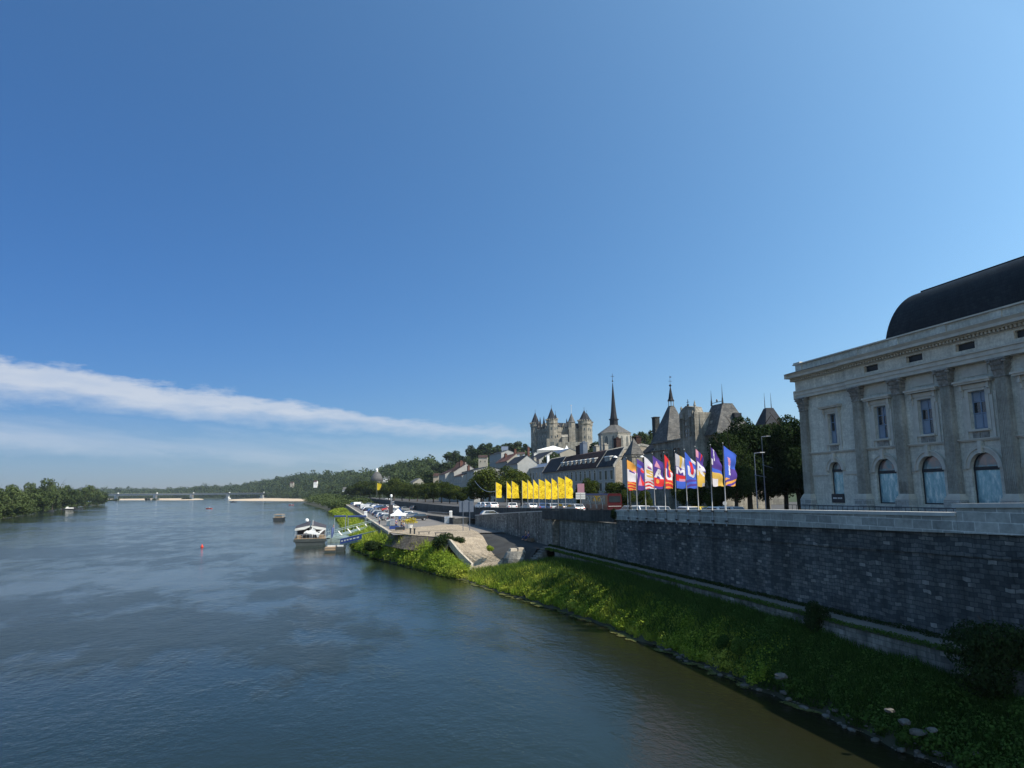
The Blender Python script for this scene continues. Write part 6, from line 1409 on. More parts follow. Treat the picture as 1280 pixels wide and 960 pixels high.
# coach
p = at(768, 614, 116); e = empty('coach', (p.x, p.y, 6.75), ROT_Q-PI/2, 'dark red touring coach with big windows stopped behind the old parapet', 'coach')
def cx_(a, b, z0, z1, y0, y1, nm, m): q = MB(); q.box(a, b, y0, y1, z0, z1, tp=.0); return q.build(nm, m, e)
q = MB(); pr = [(-1.25, .35), (-1.27, 1.4), (-1.2, 3.1), (-1.0, 3.35), (1.0, 3.35), (1.2, 3.1), (1.27, 1.4), (1.25, .35)]; q.extr(pr, 0, -12.2); bo = q.build('body', M['coach'], e, fix=True)
for k in range(6): q = MB(); q.add([(-.9-k*1.9, -1.275, 1.62), (-2.62-k*1.9, -1.275, 1.62), (-2.62-k*1.9, -1.215, 2.98), (-.9-k*1.9, -1.215, 2.98)], [(0, 1, 2, 3)]); q.build('window', M['winglass'], e)
for k in range(6): q = MB(); q.add([(-.9-k*1.9, 1.275, 1.62), (-2.62-k*1.9, 1.275, 1.62), (-2.62-k*1.9, 1.215, 2.98), (-.9-k*1.9, 1.215, 2.98)], [(3, 2, 1, 0)]); q.build('window', M['winglass'], e)
q = MB(); q.box(0, .03, -1.0, 1.0, 1.95, 2.95); q.build('rear_window', M['winglass'], e)
q = MB(); q.box(.0, .025, -1.1, 1.1, 1.30, 1.36); q.build('trim', M['offwhite'], e)
q = MB()
for k in range(9): 
    a = PI*k/8; b = PI*(k+1)/8
for cxx in (-3.3, -6.2, -9.1):
    pts = [(cxx+1.3*math.cos(PI*i/10), -1.285, .9+1.9*math.sin(PI*i/10)) for i in range(11)]; q.tube(pts, .05, 4)
q.build('arch_reflections', M['offwhite'], e)  # off-white tubes draw the curved reflections on the coach side
for x in (-2.8, -9.4):
    for y in (-1.26, 1.0):
        w = MB(); nn = 14; ps = []
        for yy in (y, y+.27): ps += [(x+.5*math.cos(2*PI*i/nn), yy, .5+.5*math.sin(2*PI*i/nn)) for i in range(nn)]
        w.add(ps, [(i, (i+1) % nn, nn+(i+1) % nn, nn+i) for i in range(nn)]+[tuple(range(nn)), tuple(range(nn, 2*nn))[::-1]]); w.build('wheel', M['black'], e, fix=True)
# ------------------------------------------------------------------ street furniture
def post(px, y0, y1, D, lab, cat, name, build, rz=0):
    p = at(px, y0, D); H_ = at(px, y1, D).z-p.z; e = empty(name, p, rz, lab, cat); build(e, H_); return e
def b_lamp(e, H_):
    m_ = MB(); m_.tube([(0, 0, 0), (0, 0, H_)], [.11, .06], 7); m_.lathe([(.2, 0), (.2, .25), (.12, .35)], 8); m_.build('pole', M['dark'], e)
    for s_ in (-1, 1):
        m_ = MB(); m_.tube([(0, 0, H_-.1), (s_*.7, 0, H_+.12), (s_*1.3, 0, H_+.1)], .04, 5); a = m_.build('arm', M['dark'], e)
        m_ = MB(); m_.lathe([(.26, H_+.02), (.20, H_+.12), (.05, H_+.2)], 8, (s_*1.35, 0)); m_.build('lantern', M['lamp'], a)
post(788, 637, 572, 72, 'tall black twin-arm street lamp before the rubble gable', 'street lamp', 'street_lamp', b_lamp)
def b_tall(e, H_):
    m_ = MB(); m_.tube([(0, 0, 0), (0, 0, H_)], [.07, .035], 7); m_.build('pole', M['zinc'], e)
    m_ = MB(); m_.tube([(0, 0, H_-.05), (.9, 0, H_+.05)], .04, 5); a = m_.build('arm', M['zinc'], e); m_ = MB(); m_.box(.6, 1.1, -.08, .08, H_, H_+.07); m_.build('lantern', M['lamp'], a)
    m_ = MB(); m_.tube([(0, 0, H_*.6), (1.1, 0, H_*.56)], .025, 5); m_.lathe([(.05, H_*.6-.15), (.12, H_*.6), (.05, H_*.6+.15)], 8); m_.build('side_arm', M['zinc'], e)
post(947, 636, 566, 76, 'grey street lamp with a side arm in front of the dark trees', 'street lamp', 'street_lamp', b_tall)
post(957.5, 636, 545.5, 88, 'taller street lamp half hidden in the dark trees', 'street lamp', 'street_lamp', b_tall)
e = post(906.3, 637, 629.5, 70, 'small round white road sign seen from behind by the last flag', 'sign', 'road_sign', lambda e, H_: (MB().tube([(0, 0, 0), (0, 0, H_)], .03, 5).build('post', M['steel'], e), MB().box(-.0, .0001, 0, .01, 0, .01).build('foot', M['steel'], e)))
m_ = MB(); nn = 14; m_.add([(.2*math.cos(2*PI*i/nn), -.04, .6+.2*math.sin(2*PI*i/nn)) for i in range(nn)]+[(.2*math.cos(2*PI*i/nn), 0, .6+.2*math.sin(2*PI*i/nn)) for i in range(nn)], [tuple(range(nn)), tuple(range(nn, 2*nn))[::-1]]+[(i, nn+i, nn+(i+1) % nn, (i+1) % nn) for i in range(nn)]); m_.build('disc', M['steel'], e)
def b_dir(e, H_):
    m_ = MB(); m_.tube([(0, 0, 0), (0, 0, H_*.62)], .07, 6); m_.build('post', M['pole'], e)
    for k in range(3): m_ = MB(); m_.box(-.62, .62, -.05, .02, H_*.40+k*.30, H_*.40+k*.30+.25); m_.build('sign_plate', M['offwhite'], e)
    M['pinkb'] = cloth('pink_banner', (.50, .27, .33), .2); m_ = MB(); m_.box(-.38, .52, -.03, .0, H_*.62, H_); m_.build('banner', M['pinkb'], e)
post(726, 637, 604.5, 94, 'direction sign post with white plates and a pink banner above', 'sign post', 'sign_post', b_dir)
# big board seen from behind
p = at(574, 640, 120); q = at(592, 640, 120); e = empty('sign_board', W(0, 0), 0, 'large grey sign board seen from behind on two posts beside the ramp', 'sign')
w = q.x-p.x; e.location = (p.x, p.y, 4.2); zt2 = at(583, 626.4, 120).z-4.2; zb2 = at(583, 640, 120).z-4.2
m_ = MB(); m_.box(0, w, 0, .06, zb2, zt2); m_.box(w*.35, w*.65, 0, .055, zt2, zt2+.15); bo = m_.build('panel', M['zinc'], e)
for x in (w*.27, w*.73): m_ = MB(); m_.tube([(x, -.08, 0), (x, -.08, zt2)], .06, 6); m_.build('post', M['zinc'], e)
def simple(name, px, py, z, w, d, h, m, lab, cat, yaw=0., tp=.04, lid=None):
    g = G(px, py, z); e = empty(name, g, yaw, lab, cat); q = MB(); q.box(-w/2, w/2, -d/2, d/2, 0, h*.86, tp=tp); q.build('body', m, e)
    q = MB(); q.box(-w/2-.02, w/2+.02, -d/2-.02, d/2+.02, h*.86, h, tp=tp*1.5); q.build('lid', lid or m, e); return e
simple('utility_cabinet', 559, 654, 4.2, 1.15, .6, 1.35, M['steel'], 'grey metal cabinet at the foot of the wedge wall', 'cabinet')
simple('gate_pillar', 563.5, 648.2, 4.9, .62, .55, 1.7, M['white'], 'bright white square pillar at the end of the ramp railing', 'pillar')
simple('litter_bin', 485.5, 657, 4.2, .7, .6, 1.1, M['offwhite'], 'white bin nearest the quay kerb', 'bin'); simple('fence_panel', 490, 656.4, 4.2, 1.3, .15, 1.25, M['steel'], 'pale barrier panel between the bin and the tent', 'barrier')
simple('ticket_machine', 457, 646, 4.2, .8, .5, 1.5, M['white'], 'white ticket machine at the car park edge', 'ticket machine')
def b_cam(e, H_):
    m_ = MB(); m_.box(-.42, .42, -.35, .35, 0, H_*.62); m_.build('cladding', M['charcoal'], e); m_ = MB(); m_.tube([(0, 0, H_*.6), (0, 0, H_-.6)], .09, 6); m_.build('mast', M['steel'], e); m_ = MB(); m_.lathe([(.24, H_-.6), (.28, H_-.2), (.18, H_)], 8); m_.build('lamp_head', M['white'], e)
post(488.5, 652, 618, 158, 'tall boxed post with a white lamp head in the car park', 'lamp post', 'lamp_post', b_cam)
e = post(498, 652, 634.5, 155, 'tall blue feather banner beside the white tent', 'feather banner', 'feather_banner', lambda e, H_: MB().tube([(0, 0, 0), (0, 0, H_)], .03, 5).build('mast', M['dark'], e))
M['bflag'] = cloth('blue_banner', (.06, .15, .42), .3); M['bflag2'] = cloth('pale_blue_banner', (.20, .25, .48), .3)
m_ = MB(); m_.add([(0, 0, .5), (.55, .05, .6), (.66, .08, 1.6), (.6, .06, 2.5), (.25, .02, 3.0), (0, 0, 2.9)], [tuple(range(6))]); m_.build('sail', M['bflag'], e)
m_ = MB(); m_.box(.2, .4, -.02, -.005, 1.2, 2.3); m_.build('lettering', M['white'], e)
# white pop-up tent
g = G(497.3, 657.5, 4.2); e = empty('market_tent', g, .2, 'white pop-up tent with a pointed roof on the quay plaza', 'tent')
m_ = MB(); m_.add([(-1.5, -1.5, 2.15), (1.5, -1.5, 2.15), (1.5, 1.5, 2.15), (-1.5, 1.5, 2.15), (-.9, -.9, 2.45), (.9, -.9, 2.45), (.9, .9, 2.45), (-.9, .9, 2.45), (0, 0, 3.35), (-1.5, -1.5, 1.95), (1.5, -1.5, 1.95), (1.5, 1.5, 1.95), (-1.5, 1.5, 1.95)],
 [(0, 1, 5, 4), (1, 2, 6, 5), (2, 3, 7, 6), (3, 0, 4, 7), (4, 5, 8), (5, 6, 8), (6, 7, 8), (7, 4, 8), (9, 10, 1, 0), (10, 11, 2, 1), (11, 12, 3, 2), (12, 9, 0, 3)]); m_.build('canopy', M['white'], e)
for x in (-1.45, 1.45):
    for y in (-1.45, 1.45): m_ = MB(); m_.tube([(x, y, 0), (x, y, 2.1)], .035, 5); m_.build('leg', M['steel'], e)
g = G(512, 661, 4.2); e = empty('flower_planter', g, 0, 'planter overflowing with yellow flowers beside the tent', 'planter')
m_ = MB(); m_.lathe([(.45, 0), (.6, .7), (.55, .7)], 10); m_.build('pot', M['offwhite'], e)
P, Nn = crown_points(500, (1.7, .9, .55), 1.35, 8, .2); V, Fq = leaf_quads(P, Nn, .2); link('flowers', fast('flowers', V, Fq, M['yellow_p']), e)
for px, py, lab in ((530, 668.5, 'dark bench on the cobbles nearer the tent'), (551, 669.5, 'dark bench on the cobbles nearer the slipway kerb')):
    g = G(px, py, 4.2); e = empty('bench', g, .1, lab, 'bench'); m_ = MB(); m_.box(-.95, .95, -.2, .2, .40, .47); m_.build('seat', M['dark'], e)
    for x in (-.75, .75): m_ = MB(); m_.box(x-.06, x+.06, -.18, .18, 0, .399); m_.build('leg', M['dark'], e)
for px, py, lab in ((518, 668, 'black stool-like bollard nearest the flower planter'), (513, 667.5, 'low black bollard left of the first bollard')):
    g = G(px, py, 4.2); e = empty('bollard', g, 0, lab, 'bollard'); m_ = MB(); m_.lathe([(.16, 0), (.12, .1), (.12, .75)], 10); m_.build('shaft', M['dark'], e); m_ = MB(); m_.lathe([(.17, .75), (.2, .85), (.1, .93)], 10); m_.build('cap', M['dark'], e)
for k, (px, py) in enumerate(((493, 663.5), (500.5, 664.5))):
    g = G(px, py, 4.2); e = empty('cafe_table', g, 0, ('blue-clothed folding table beside the quay kerb', 'small dark folding table in front of the tent')[k], 'table'); m_ = MB(); m_.box(-.8, .8, -.4, .4, .70, .75); m_.box(-.8, .8, -.41, -.4, .3, .70); m_.build('tabletop', (M['cblue'], M['dark'])[k], e)
    for x in (-.7, .7):
        for y in (-.33, .33): m_ = MB(); m_.tube([(x, y, 0), (x, y, .699)], .025, 4); m_.build('leg', M['steel'], e)
# festoon cable
a = at(593.5, 601, 190); b = at(622, 613, 143); m_ = MB(); m_.tube([a.lerp(b, t_)+Vector((0, 0, -5.0*t_*(1-t_))) for t_ in [i/14 for i in range(15)]], .05, 4); tag(m_.build('overhead_cable', M['steel']), 'slack cable hanging between the trees and the lone yellow flag', 'cable')
# ------------------------------------------------------------------ boats
def hull(mb, L_, Wd, H_, z0=-.2, bow=.3, n=10, m=0, sharp=True):
    secs = []
    for i in range(n+1):
        x = i/n; w = Wd/2*(1 if x < 1-bow else max(.04, max(0, math.cos((x-(1-bow))/bow*PI/2))**.7)) if sharp else Wd/2; zz_ = H_*(1+.25*max(0, (x-.7)/.3)**2)
        secs.append([(-w, x*L_, zz_), (-w*.8, x*L_, z0), (w*.8, x*L_, z0), (w, x*L_, zz_)])
    v = [p for s_ in secs for p in s_]; f = []
    for i in range(n): 
        for k in range(3): f.append((4*i+k, 4*i+4+k, 4*i+5+k, 4*i+1+k))
        f.append((4*i+3, 4*i+7, 4*i+4, 4*i))
    f += [(0, 1, 2, 3), (4*n+3, 4*n+2, 4*n+1, 4*n)]
    mb.add(v, f, m); return mb
a = G(368, 682, 0); b = G(407, 682, 0); c = (a+b)/2; w = (b-a).length
e = empty('restaurant_boat', (c.x, c.y, 0), ROT_Q, 'moored restaurant boat with a charcoal awning and white folded sails', 'boat'); hw = w/2*.97
m_ = MB(); hull(m_, 17, w*.97, 1.35, -.3, .35); m_.box(-hw-.05, hw+.05, -.12, .1, .75, 1.15); m_.build('hull', M['hull'], e, fix=True)
m_ = MB(); m_.box(-hw+.1, hw-.1, .15, 11, 1.3, 1.42); m_.build('deck', M['timber'], e)
m_ = MB(); 
for x in (-hw+.1, hw-.1): m_.tube([(x, .1, 2.2), (x, 11, 2.2)], .035, 5); m_.tube([(x, .1, 1.8), (x, 11, 1.8)], .025, 4)
for k in range(9): m_.tube([(-hw+.1+k*(2*hw-.2)/8, .08, 1.35), (-hw+.1+k*(2*hw-.2)/8, .08, 2.2)], .03, 4)
m_.tube([(-hw+.1, .08, 2.2), (hw-.1, .08, 2.2)], .035, 5); m_.build('railing', M['steel'], e)
m_ = MB()
for s_ in (-1, 1):
    x0, x1 = s_*.15, s_*(hw-.15); m_.add([(x0, .6, 4.15), (x1, .6, 3.55), (x1, 10, 3.7), (x0, 10, 4.7), (x0, .6, 4.05), (x1, .6, 3.45), (x1, 10, 3.6), (x0, 10, 4.6)], [(0, 1, 2, 3), (7, 6, 5, 4), (0, 4, 5, 1), (1, 5, 6, 2), (2, 6, 7, 3), (3, 7, 4, 0)])
aw = m_.build('awning', M['charcoal'], e, fix=True)
m_ = MB()
for s_ in (-1, 1): m_.add([(s_*.15, .5, 4.06), (s_*(hw-.15), .5, 3.46), (s_*(hw-.15), .55, 3.0), (s_*1.2, .45, 3.25), (s_*.15, .5, 3.75)], [(0, 1, 2, 3, 4)])
m_.build('valance', M['offwhite'], aw)
for x in (-hw+.3, -.1, hw-.3):
    for y in (.7, 5, 9.6): m_ = MB(); m_.tube([(x, y, 1.4), (x, y, 3.6)], .045, 5); m_.build('awning_post', M['steel'], e)
m_ = MB(); m_.tube([(.35, .9, 1.4), (.45, 1., 5.1)], [.09, .05], 6); m_.tube([(.4, .9, 4.0), (1.2, .3, 2.6), (2.9, .3, 3.2)], .06, 5); m_.build('mast', M['white'], e)
m_ = MB(); m_.add([(.4, .3, 3.7), (1.1, .25, 2.7), (2.0, .25, 2.4), (2.9, .3, 3.2), (1.9, .2, 2.9), (1.5, .2, 1.5), (1.1, .25, 2.2), (-1.4, .35, 2.5), (-1.0, .35, 2.9), (0, .35, 3.1)], [(0, 1, 8, 9), (1, 6, 7, 8), (1, 2, 5, 6), (2, 3, 4), (2, 4, 5)]); m_.lathe([(.05, 2.25), (.32, 2.5), (.28, 2.85), (.05, 3.05)], 8, (-.7, .5)); m_.build('furled_sail', M['white'], e)
m_ = MB(); m_.lathe([(.35, 4.6), (.42, 4.85), (.3, 5.15), (.05, 5.25)], 10, (-1., 8)); m_.build('radar_dome', M['white'], e)
for x in (-2.3, 2.3): m_ = MB(); m_.box(x-.4, x+.4, .35, 1.2, 1.42, 2.15); m_.build('crate', M['timber'], e)
m_ = MB(); m_.box(-1.6, 1.2, 3., 6, 1.42, 2.2); m_.box(-hw+.3, hw-.3, 9.5, 10.6, 1.42, 3.3); m_.build('cabin', M['charcoal'], e)
# wooden work boats beside the pontoon
for px, py, w_, l_, lab, mt in ((412.5, 690.5, 2.3, 7, 'small wooden boat with a plank deck moored under the flag mast', M['timber']), (424, 690, 1.9, 6, 'low dark punt beside the small wooden boat', M['hull'])):
    g = G(px, py, 0); e = empty('moored_boat', g, ROT_Q-.1, lab, 'boat'); m_ = MB(); hull(m_, l_, w_, .75, -.2, .4); m_.build('hull', M['hull'], e, fix=True); m_ = MB(); m_.box(-w_*.42, w_*.42, .1, l_*.6, .76, .86); m_.box(-w_*.42, w_*.42, -.04, .0, .35, .7); m_.build('deck', mt, e)
    m_ = MB(); m_.box(-w_*.3, w_*.3, l_*.3, l_*.36, .86, 1.1); m_.build('thwart', M['offwhite'], e)
g = G(413.5, 684, .6); e = empty('mooring_mast', g, 0, 'short mast carrying a pale blue flag on the pontoon', 'flag'); m_ = MB(); m_.tube([(0, 0, -.6), (0, 0, 3.7)], .05, 5); m_.build('mast', M['dark'], e); m_ = MB(); m_.add([(.02, 0, 3.6), (.55, .05, 3.65), (.5, -.1, 2.6), (.3, 0, 1.8), (.05, .05, 1.7)], [(0, 1, 2, 3, 4)]); m_.build('flag', M['bflag2'], e)
# pontoon with canopy
g = G(424, 672, .5); e = empty('pontoon', g, ROT_Q, 'grey landing pontoon with two navy canopies on thin posts', 'pontoon')
m_ = MB(); m_.box(-2.6, 3.6, -6, 14, -.5, .35); m_.build('deck', M['teal'], e)
for x0, x1, y in ((-1.2, 1.6, 5), (1.9, 6.2, 2)):
    zc = 5.0-.5; m_ = MB(); m_.box(x0, x1, y, y+5, zc, zc+.28); cc = m_.build('canopy', M['navy'], e)
    for x in (x0+.1, x1-.1):
        for yy in (y+.1, y+4.8): m_ = MB(); m_.tube([(x, yy, .3), (x, yy, zc)], .05, 5); m_.build('post', M['steel'], e)
m_ = MB()
for k in range(12): m_.tube([(-2.5, -5.8+k*1.7, .35), (-2.5, -5.8+k*1.7, 1.4)], .03, 4)
m_.tube([(-2.5, -5.8, 1.4), (-2.5, 13, 1.4)], .03, 4); m_.build('railing', M['steel'], e)
def gangway(pa, pb, w, lab, panels, banner=None):
    a, b = pa, pb; d = b-a; L_ = d.length; hz = Vector((d.x, d.y, 0)); ang = math.atan2(d.y, d.x); sl = d.z/hz.length
    e = empty('gangway', a, ang, lab, 'gangway'); m_ = MB(); Lh = hz.length
    def Z_(x): return x*sl
    m_.add([(0, -w/2, 0), (Lh, -w/2, Z_(Lh)), (Lh, w/2, Z_(Lh)), (0, w/2, 0), (0, -w/2, -.2), (Lh, -w/2, Z_(Lh)-.2), (Lh, w/2, Z_(Lh)-.2), (0, w/2, -.2)], [(0, 1, 2, 3), (7, 6, 5, 4), (0, 4, 5, 1), (2, 6, 7, 3)]); m_.build('deck', M['teal'], e, fix=True)
    for s_ in (-1, 1):
        m_ = MB(); y = s_*w/2; m_.tube([(0, y, 1.1), (Lh, y, Z_(Lh)+1.1)], .06, 5); m_.tube([(0, y, .05), (Lh, y, Z_(Lh)+.05)], .07, 5); n = int(Lh/1.5)
        for k in range(n+1): x = Lh*k/n; m_.tube([(x, y, Z_(x)), (x, y, Z_(x)+1.1)], .035, 4)
        m_.build('railing', M['teal'], e)
    for k in range(panels): x = Lh*(k+.8)/(panels+.8); m_ = MB(); m_.add([(x, -w/2-.09, Z_(x)+1.05), (x+.35, -w/2-.09, Z_(x)+1.05), (x+1.3, -w/2-.09, Z_(x)+.15), (x+.95, -w/2-.09, Z_(x)+.15)], [(0, 1, 2, 3)]); m_.build('brace', M['white'], e)
    if banner:
        m_ = MB(); x0, x1 = Lh*banner[0], Lh*banner[1]; y = -w/2-.1; m_.add([(x0, y, Z_(x0)+.15), (x1, y, Z_(x1)+.15), (x1, y, Z_(x1)+1.1), (x0, y, Z_(x0)+1.1)], [(0, 1, 2, 3)]); bo = m_.build('banner', M['cblue'], e)
        m_ = MB(); k = x0+(x1-x0)*.05
        while k < x1-.8: ww_ = random.choice((.35, .5, .7)); m_.add([(k, y-.02, Z_(k)+.5), (k+ww_, y-.02, Z_(k+ww_)+.5), (k+ww_, y-.02, Z_(k+ww_)+.75), (k, y-.02, Z_(k)+.75)], [(0, 1, 2, 3)]); k += ww_+.22
        m_.build('lettering', M['offwhite'], bo)
gangway(at(409, 672.5, 152), at(473, 655.5, 163), 1.8, 'long teal footbridge with white braces from pontoon to quay', 5)
gangway(at(420, 682.5, 138), at(470, 671.0, 136), 1.6, 'shorter gangway carrying a blue lettered banner', 0, (.16, .70))
# distant boats
g = G(347, 651, 0); e = empty('tour_boat', g, .15, 'dark flat tour boat crowded with seats, alone mid river', 'boat')
m_ = MB(); hull(m_, 11, 4.0, 1.2, -.2, .4); m_.build('hull', M['dark'], e, fix=True); m_ = MB(); m_.box(-1.7, 1.7, .6, 7.5, 2.35, 2.5); m_.build('awning', M['timber'], e)
for x in (-1.6, 1.6):
    for y in (.8, 4, 7.2): m_ = MB(); m_.tube([(x, y, 1.2), (x, y, 2.4)], .06, 5); m_.build('post', M['offwhite'], e)
m_ = MB(); [m_.box(-1.5, 1.5, y, y+.45, 1.1, 1.65) for y in (1, 2.2, 3.4, 4.6, 5.8)]; m_.build('bench', M['timber'], e)
g = G(288, 628, 0); e = empty('distant_boat', g, -1.2, 'tiny dark boat below the tall bridge pier', 'boat'); m_ = MB(); hull(m_, 9, 2.6, 1.0, -.2, .4); m_.build('hull', M['dark'], e, fix=True); m_ = MB(); m_.box(-.8, .8, 2, 4.5, 1., 2.); m_.build('cabin', M['charcoal'], e)
g = G(252.5, 684, 0); e = empty('channel_buoy', g, 0, 'small red channel buoy floating mid river', 'buoy'); m_ = MB(); m_.lathe([(.1, -.2), (.28, -.06), (.28, .18), (.16, .27), (.06, .62)], 12); m_.build('float', M['red'], e, smooth=True)
for px, py, lab in ((265, 636, 'red and white canoe far out on the river'), (367, 631.5, 'tiny red canoe near the sand bank'), (415.5, 631.5, 'little brown rowing boat off the far bank')):
    g = G(px, py, 0); e = empty('canoe', g, 1.4, lab, 'canoe'); m_ = MB(); hull(m_, 5.2, 1.0, .5, -.1, .5); m_.build('hull', M['red'] if 'red' in lab else M['timber'], e, fix=True); m_ = MB(); m_.lathe([(.2, .3), (.28, .8), (.12, 1.05), (.14, 1.3), (.05, 1.45)], 7, (0, 2)); m_.build('paddler_seat', M['offwhite'], e)
g = G(78, 637.5, 0); e = empty('cabin_boat', g, -1.15, 'white cabin boat moored off the wooded island', 'boat'); m_ = MB(); hull(m_, 12, 3.2, 1.0, -.2, .35); m_.build('hull', M['dark'], e, fix=True); m_ = MB(); m_.box(-1.1, 1.1, 2, 7.5, 1., 1.75, tp=.15); m_.build('cabin', M['offwhite'], e); m_ = MB(); m_.box(-.7, .7, 2.5, 4., 1.75, 2.5, tp=.1); m_.build('wheelhouse', M['offwhite'], e)
for px, py, l_, lab in ((88, 637, 9, 'dark barge on the open river side of the white cabin boat'), (51, 640, 8, 'dark barge tied up left of the white cabin boat')):
    g = G(px, py, 0); e = empty('barge', g, -1.2, lab, 'boat'); m_ = MB(); hull(m_, l_, 2.8, 1.1, -.2, .3); m_.build('hull', M['dark'], e, fix=True); m_ = MB(); m_.box(-.9, .9, 1, 3.5, 1.1, 2.0); m_.build('deck_house', M['charcoal'], e)
# ------------------------------------------------------------------ far bridge
PB = [(101, 1520), (146, 1600), (194.5, 1680), (240, 1760), (285, 1840), (328, 1930), (368, 2030), (405, 2120)]
pp = [at(px, 614, D) for px, D in PB]; e = empty('road_bridge', (pp[0].x, pp[0].y, 0), 0, 'long low grey bridge on pale piers crossing the far river', 'bridge'); o0 = Vector((pp[0].x, pp[0].y, 0))
m_ = MB(); a, b = pp[0]-o0, pp[-1]-o0; a.z = b.z = 0; d = (b-a).normalized(); n_ = Vector((-d.y, d.x, 0)); a = a-d*150; b = b+d*160
def slab(z0, z1, hw_): P = [a-n_*hw_, b-n_*hw_, b+n_*hw_, a+n_*hw_]; m_.add([(p.x, p.y, z0) for p in P]+[(p.x, p.y, z1) for p in P], [(3, 2, 1, 0), (4, 5, 6, 7), (0, 1, 5, 4), (1, 2, 6, 5), (2, 3, 7, 6), (3, 0, 4, 7)])
slab(11.5, 14.0, 4.5); slab(14.0, 14.5, 6.); m_.build('deck', M['zinc'], e)
m_ = MB(); slab(15.3, 15.55, 6.); m_.build('parapet_rail', M['steel'], e)
for q in pp[1:-1]: m_ = MB(); r_ = q-o0; m_.rbox((r_.x, r_.y, -.5), 4.5, 9, 13, math.atan2(d.y, d.x)); m_.rbox((r_.x, r_.y, -.5), 8, 16, 3.0, math.atan2(d.y, d.x)); m_.rbox((r_.x-n_.x*6.2, r_.y-n_.y*6.2, 12.4), 3.2, 1.2, 5.2, math.atan2(d.y, d.x)); m_.build('pier', M['offwhite'], e)
for k in (1, 2, 3): 
    q = pp[k]; woodland('pier_island_scrub', [(q.x+random.uniform(-14, 14), q.y-18+random.uniform(-8, 8), 1.5, random.uniform(2.5, 4.), 60, 1.6) for _ in range(12)], M['leaf_far'], 'dark scrub around the foot of bridge pier number '+('one', 'two', 'three')[k-1])
# ------------------------------------------------------------------ people
def skin_ob(name, V, E_, R_, m, parent):
    me = bpy.data.meshes.new(name); me.from_pydata(V, E_, []); me.materials.append(m)
    o = link(name, me, parent); md = o.modifiers.new('Skin', 'SKIN'); md.use_smooth_shade = True
    for i, r_ in enumerate(R_): me.skin_vertices[0].data[i].radius = (r_, r_) if not hasattr(r_, '__len__') else r_
    me.skin_vertices[0].data[0].use_root = True
    sb = o.modifiers.new('Sub', 'SUBSURF'); sb.levels = 1; sb.render_levels = 1; return o
def person_proto(pose):
    sit = pose == 'sit'; hz = .50 if sit else .93
    V = [(0, 0, hz), (0, 0, hz+.22), (0, 0, hz+.46), (0, -.01, hz+.56), (0, -.02, hz+.66), (0, -.03, hz+.76)]; R_ = [(.17, .12), (.15, .11), (.17, .11), .055, .09, .075]; E_ = [(0, 1), (1, 2), (2, 3), (3, 4), (4, 5)]
    def chain(root, pts):
        prev = root
        for p_, r_ in pts: V.append(p_); R_.append(r_); E_.append((prev, len(V)-1)); prev = len(V)-1
        return prev
    legs, arms = [], []
    for s_ in (-1, 1):
        i0 = len(V)
        if sit: end = chain(0, [((s_*.11, -.05, hz), .09), ((s_*.13, -.44, hz+.02), .065), ((s_*.13, -.46, .09), .042), ((s_*.14, -.60, .04), .04)])
        else: end = chain(0, [((s_*.10, 0, hz-.08), .09), ((s_*.11, -.02, .50), .065), ((s_*.12, .01, .09), .042), ((s_*.13, -.14, .04), .04)])
        w_ = chain(2, [((s_*.19, 0, hz+.44), .055), ((s_*.25, -.02, hz+.20), .042), ((s_*.22, -.18 if sit else -.10, hz+.02), .030), ((s_*.21, -.24 if sit else -.13, hz-.05 if not sit else hz+.0), .032)])
        for k in range(5): f_ = (k-2)*.018; chain(w_, [((s_*.21+f_, -.29 if sit else -.14, (hz-.12 if not sit else hz-.02)-(.0 if 0 < k < 4 else -.02)), .010)])
    e = empty('person'); skin_ob('body', V, E_, R_, M['skin'], e)
    top = [(0, 0, hz-.02), (0, 0, hz+.22), (0, 0, hz+.50)]; TV = list(top); TE = [(0, 1), (1, 2)]; TR = [(.19, .14), (.17, .13), (.17, .12)]
    for s_ in (-1, 1): TV += [(s_*.19, 0, hz+.44), (s_*.23, -.01, hz+.28)]; n = len(TV); TE += [(2, n-2), (n-2, n-1)]; TR += [.07, .058]
    skin_ob('shirt', TV, TE, TR, M['white'], e)
    TV = [(0, 0, hz+.03)]; TE = []; TR = [(.18, .13)]
    for s_ in (-1, 1):
        q = [(s_*.11, -.05, hz), (s_*.13, -.44, hz+.02), (s_*.13, -.46, .18)] if sit else [(s_*.10, 0, hz-.08), (s_*.11, -.02, .50), (s_*.12, .01, .16)]
        for k, p_ in enumerate(q): TV.append(p_); TE.append((0 if k == 0 else len(TV)-2, len(TV)-1)); TR.append((.10, .078, .058)[k])
    skin_ob('trousers', TV, TE, TR, M['navy'], e)
    h = MB(); h.lathe([(.07, hz+.70), (.098, hz+.76), (.085, hz+.84), (.02, hz+.865)], 10, (0, -.005)); h.build('hair', M['hair'], e, smooth=True)
    return e
PP = {'stand': person_proto('stand'), 'sit': person_proto('sit')}; PU = set()
SH = {'white': M['white'], 'black': M['dark'], 'blue': M['cblue'], 'pink': M['pinkb'], 'grey': M['zinc']}
def person(pose, loc, rz, shirt, lab):
    p_ = PP[pose]
    if pose not in PU: PU.add(pose); o = p_; o.location = loc; o.rotation_euler = (0, 0, rz)
    else: o = dup(p_, loc=loc, rz=rz)
    for c in KIDS.get(o.name, []):
        if c.name.startswith('shirt'): c.material_slots[0].link = 'OBJECT'; c.material_slots[0].material = SH[shirt]
    tag(o, lab, 'person')
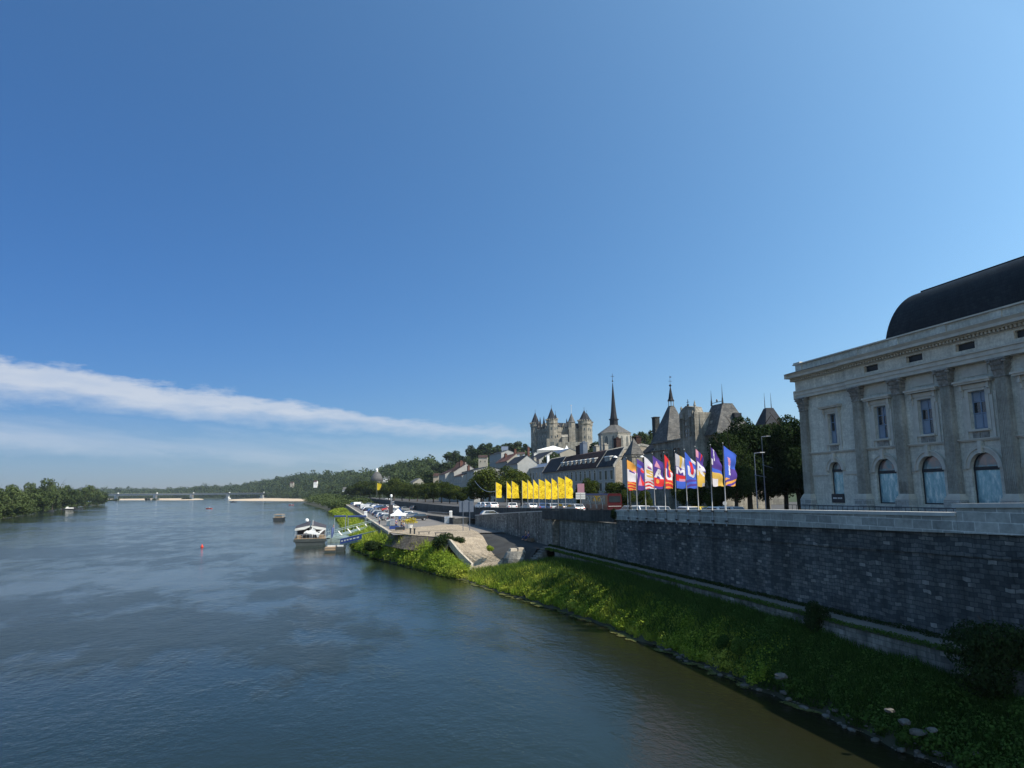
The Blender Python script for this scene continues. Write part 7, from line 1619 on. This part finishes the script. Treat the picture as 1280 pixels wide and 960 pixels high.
for pose, px, py, z_, rz, sh, lab in [('stand', 501.5, 662.5, 4.2, 2., 'black', 'person in black standing in front of the white tent'), ('stand', 495, 661, 4.2, 1., 'blue', 'person in a blue shirt standing at the blue-clothed table'), ('stand', 504.5, 664, 4.2, -1., 'white', 'person in a white shirt beside the small folding table'),
    ('stand', 456, 638.5, 4.2, 0, 'white', 'person in a white shirt walking among the parked cars'), ('stand', 484, 641, 4.2, .5, 'pink', 'person in pink in the car park near the boxed post'), ('stand', 463.3, 640, 4.2, 2.2, 'white', 'second walker in white, deeper among the parked cars'),
    ('stand', 417, 664, .85, 1., 'black', 'person in dark clothes waiting on the pontoon'), ('stand', 474, 657, 4.2, 2., 'white', 'person in white leaning by the quay kerb')]:
    g = G(px, py, z_); person(pose, g, rz, sh, lab)
g = W(26.75, 97.6, 3.86); person('sit', g, ROT_Q-PI/2, 'black', 'person in black sitting against the pale wall by the recess'); g = W(26.75, 96.2, 3.86); person('sit', g, ROT_Q-PI/2+.3, 'blue', 'person in blue sitting right of the one in black')
m_ = MB(); m_.box(-.25, .25, -2.1, .5, 0, .42); m_.box(-.22, .22, .9, 2.6, .0, .3); tag(m_.build('stone_ledge', M['sunstone'], None, W(26.85, 96.6, 3.84), ROT_Q), 'low stone ledge under the two people sitting at the wall', 'ledge')
HAZE = .00005
# ------------------------------------------------------------------ air
def build_haze(dens):
    mb = MB(); mb.box(-3600, 3400, -120, 3900, -1.5, 175.); m = bpy.data.materials.new('haze'); m.use_nodes = True; nt = m.node_tree; nt.nodes.remove(nt.nodes['Principled BSDF'])
    v = nt.nodes.new('ShaderNodeVolumePrincipled'); v.inputs['Density'].default_value = dens; v.inputs['Color'].default_value = (.62, .76, .95, 1); v.inputs['Anisotropy'].default_value = .1
    nt.links.new(v.outputs[0], nt.nodes['Material Output'].inputs['Volume']); o = mb.build('haze', m); tag(o, 'thin blue air haze over the river valley', 'haze', kind='stuff')
if HAZE: build_haze(HAZE)
for k_, fam in PROT.items():             # unused prototypes leave the scene
    for i, p in enumerate(fam):
        if i >= USED.get(k_, 0):
            for c in KIDS.get(p.name, []): bpy.data.objects.remove(c)
            bpy.data.objects.remove(p)
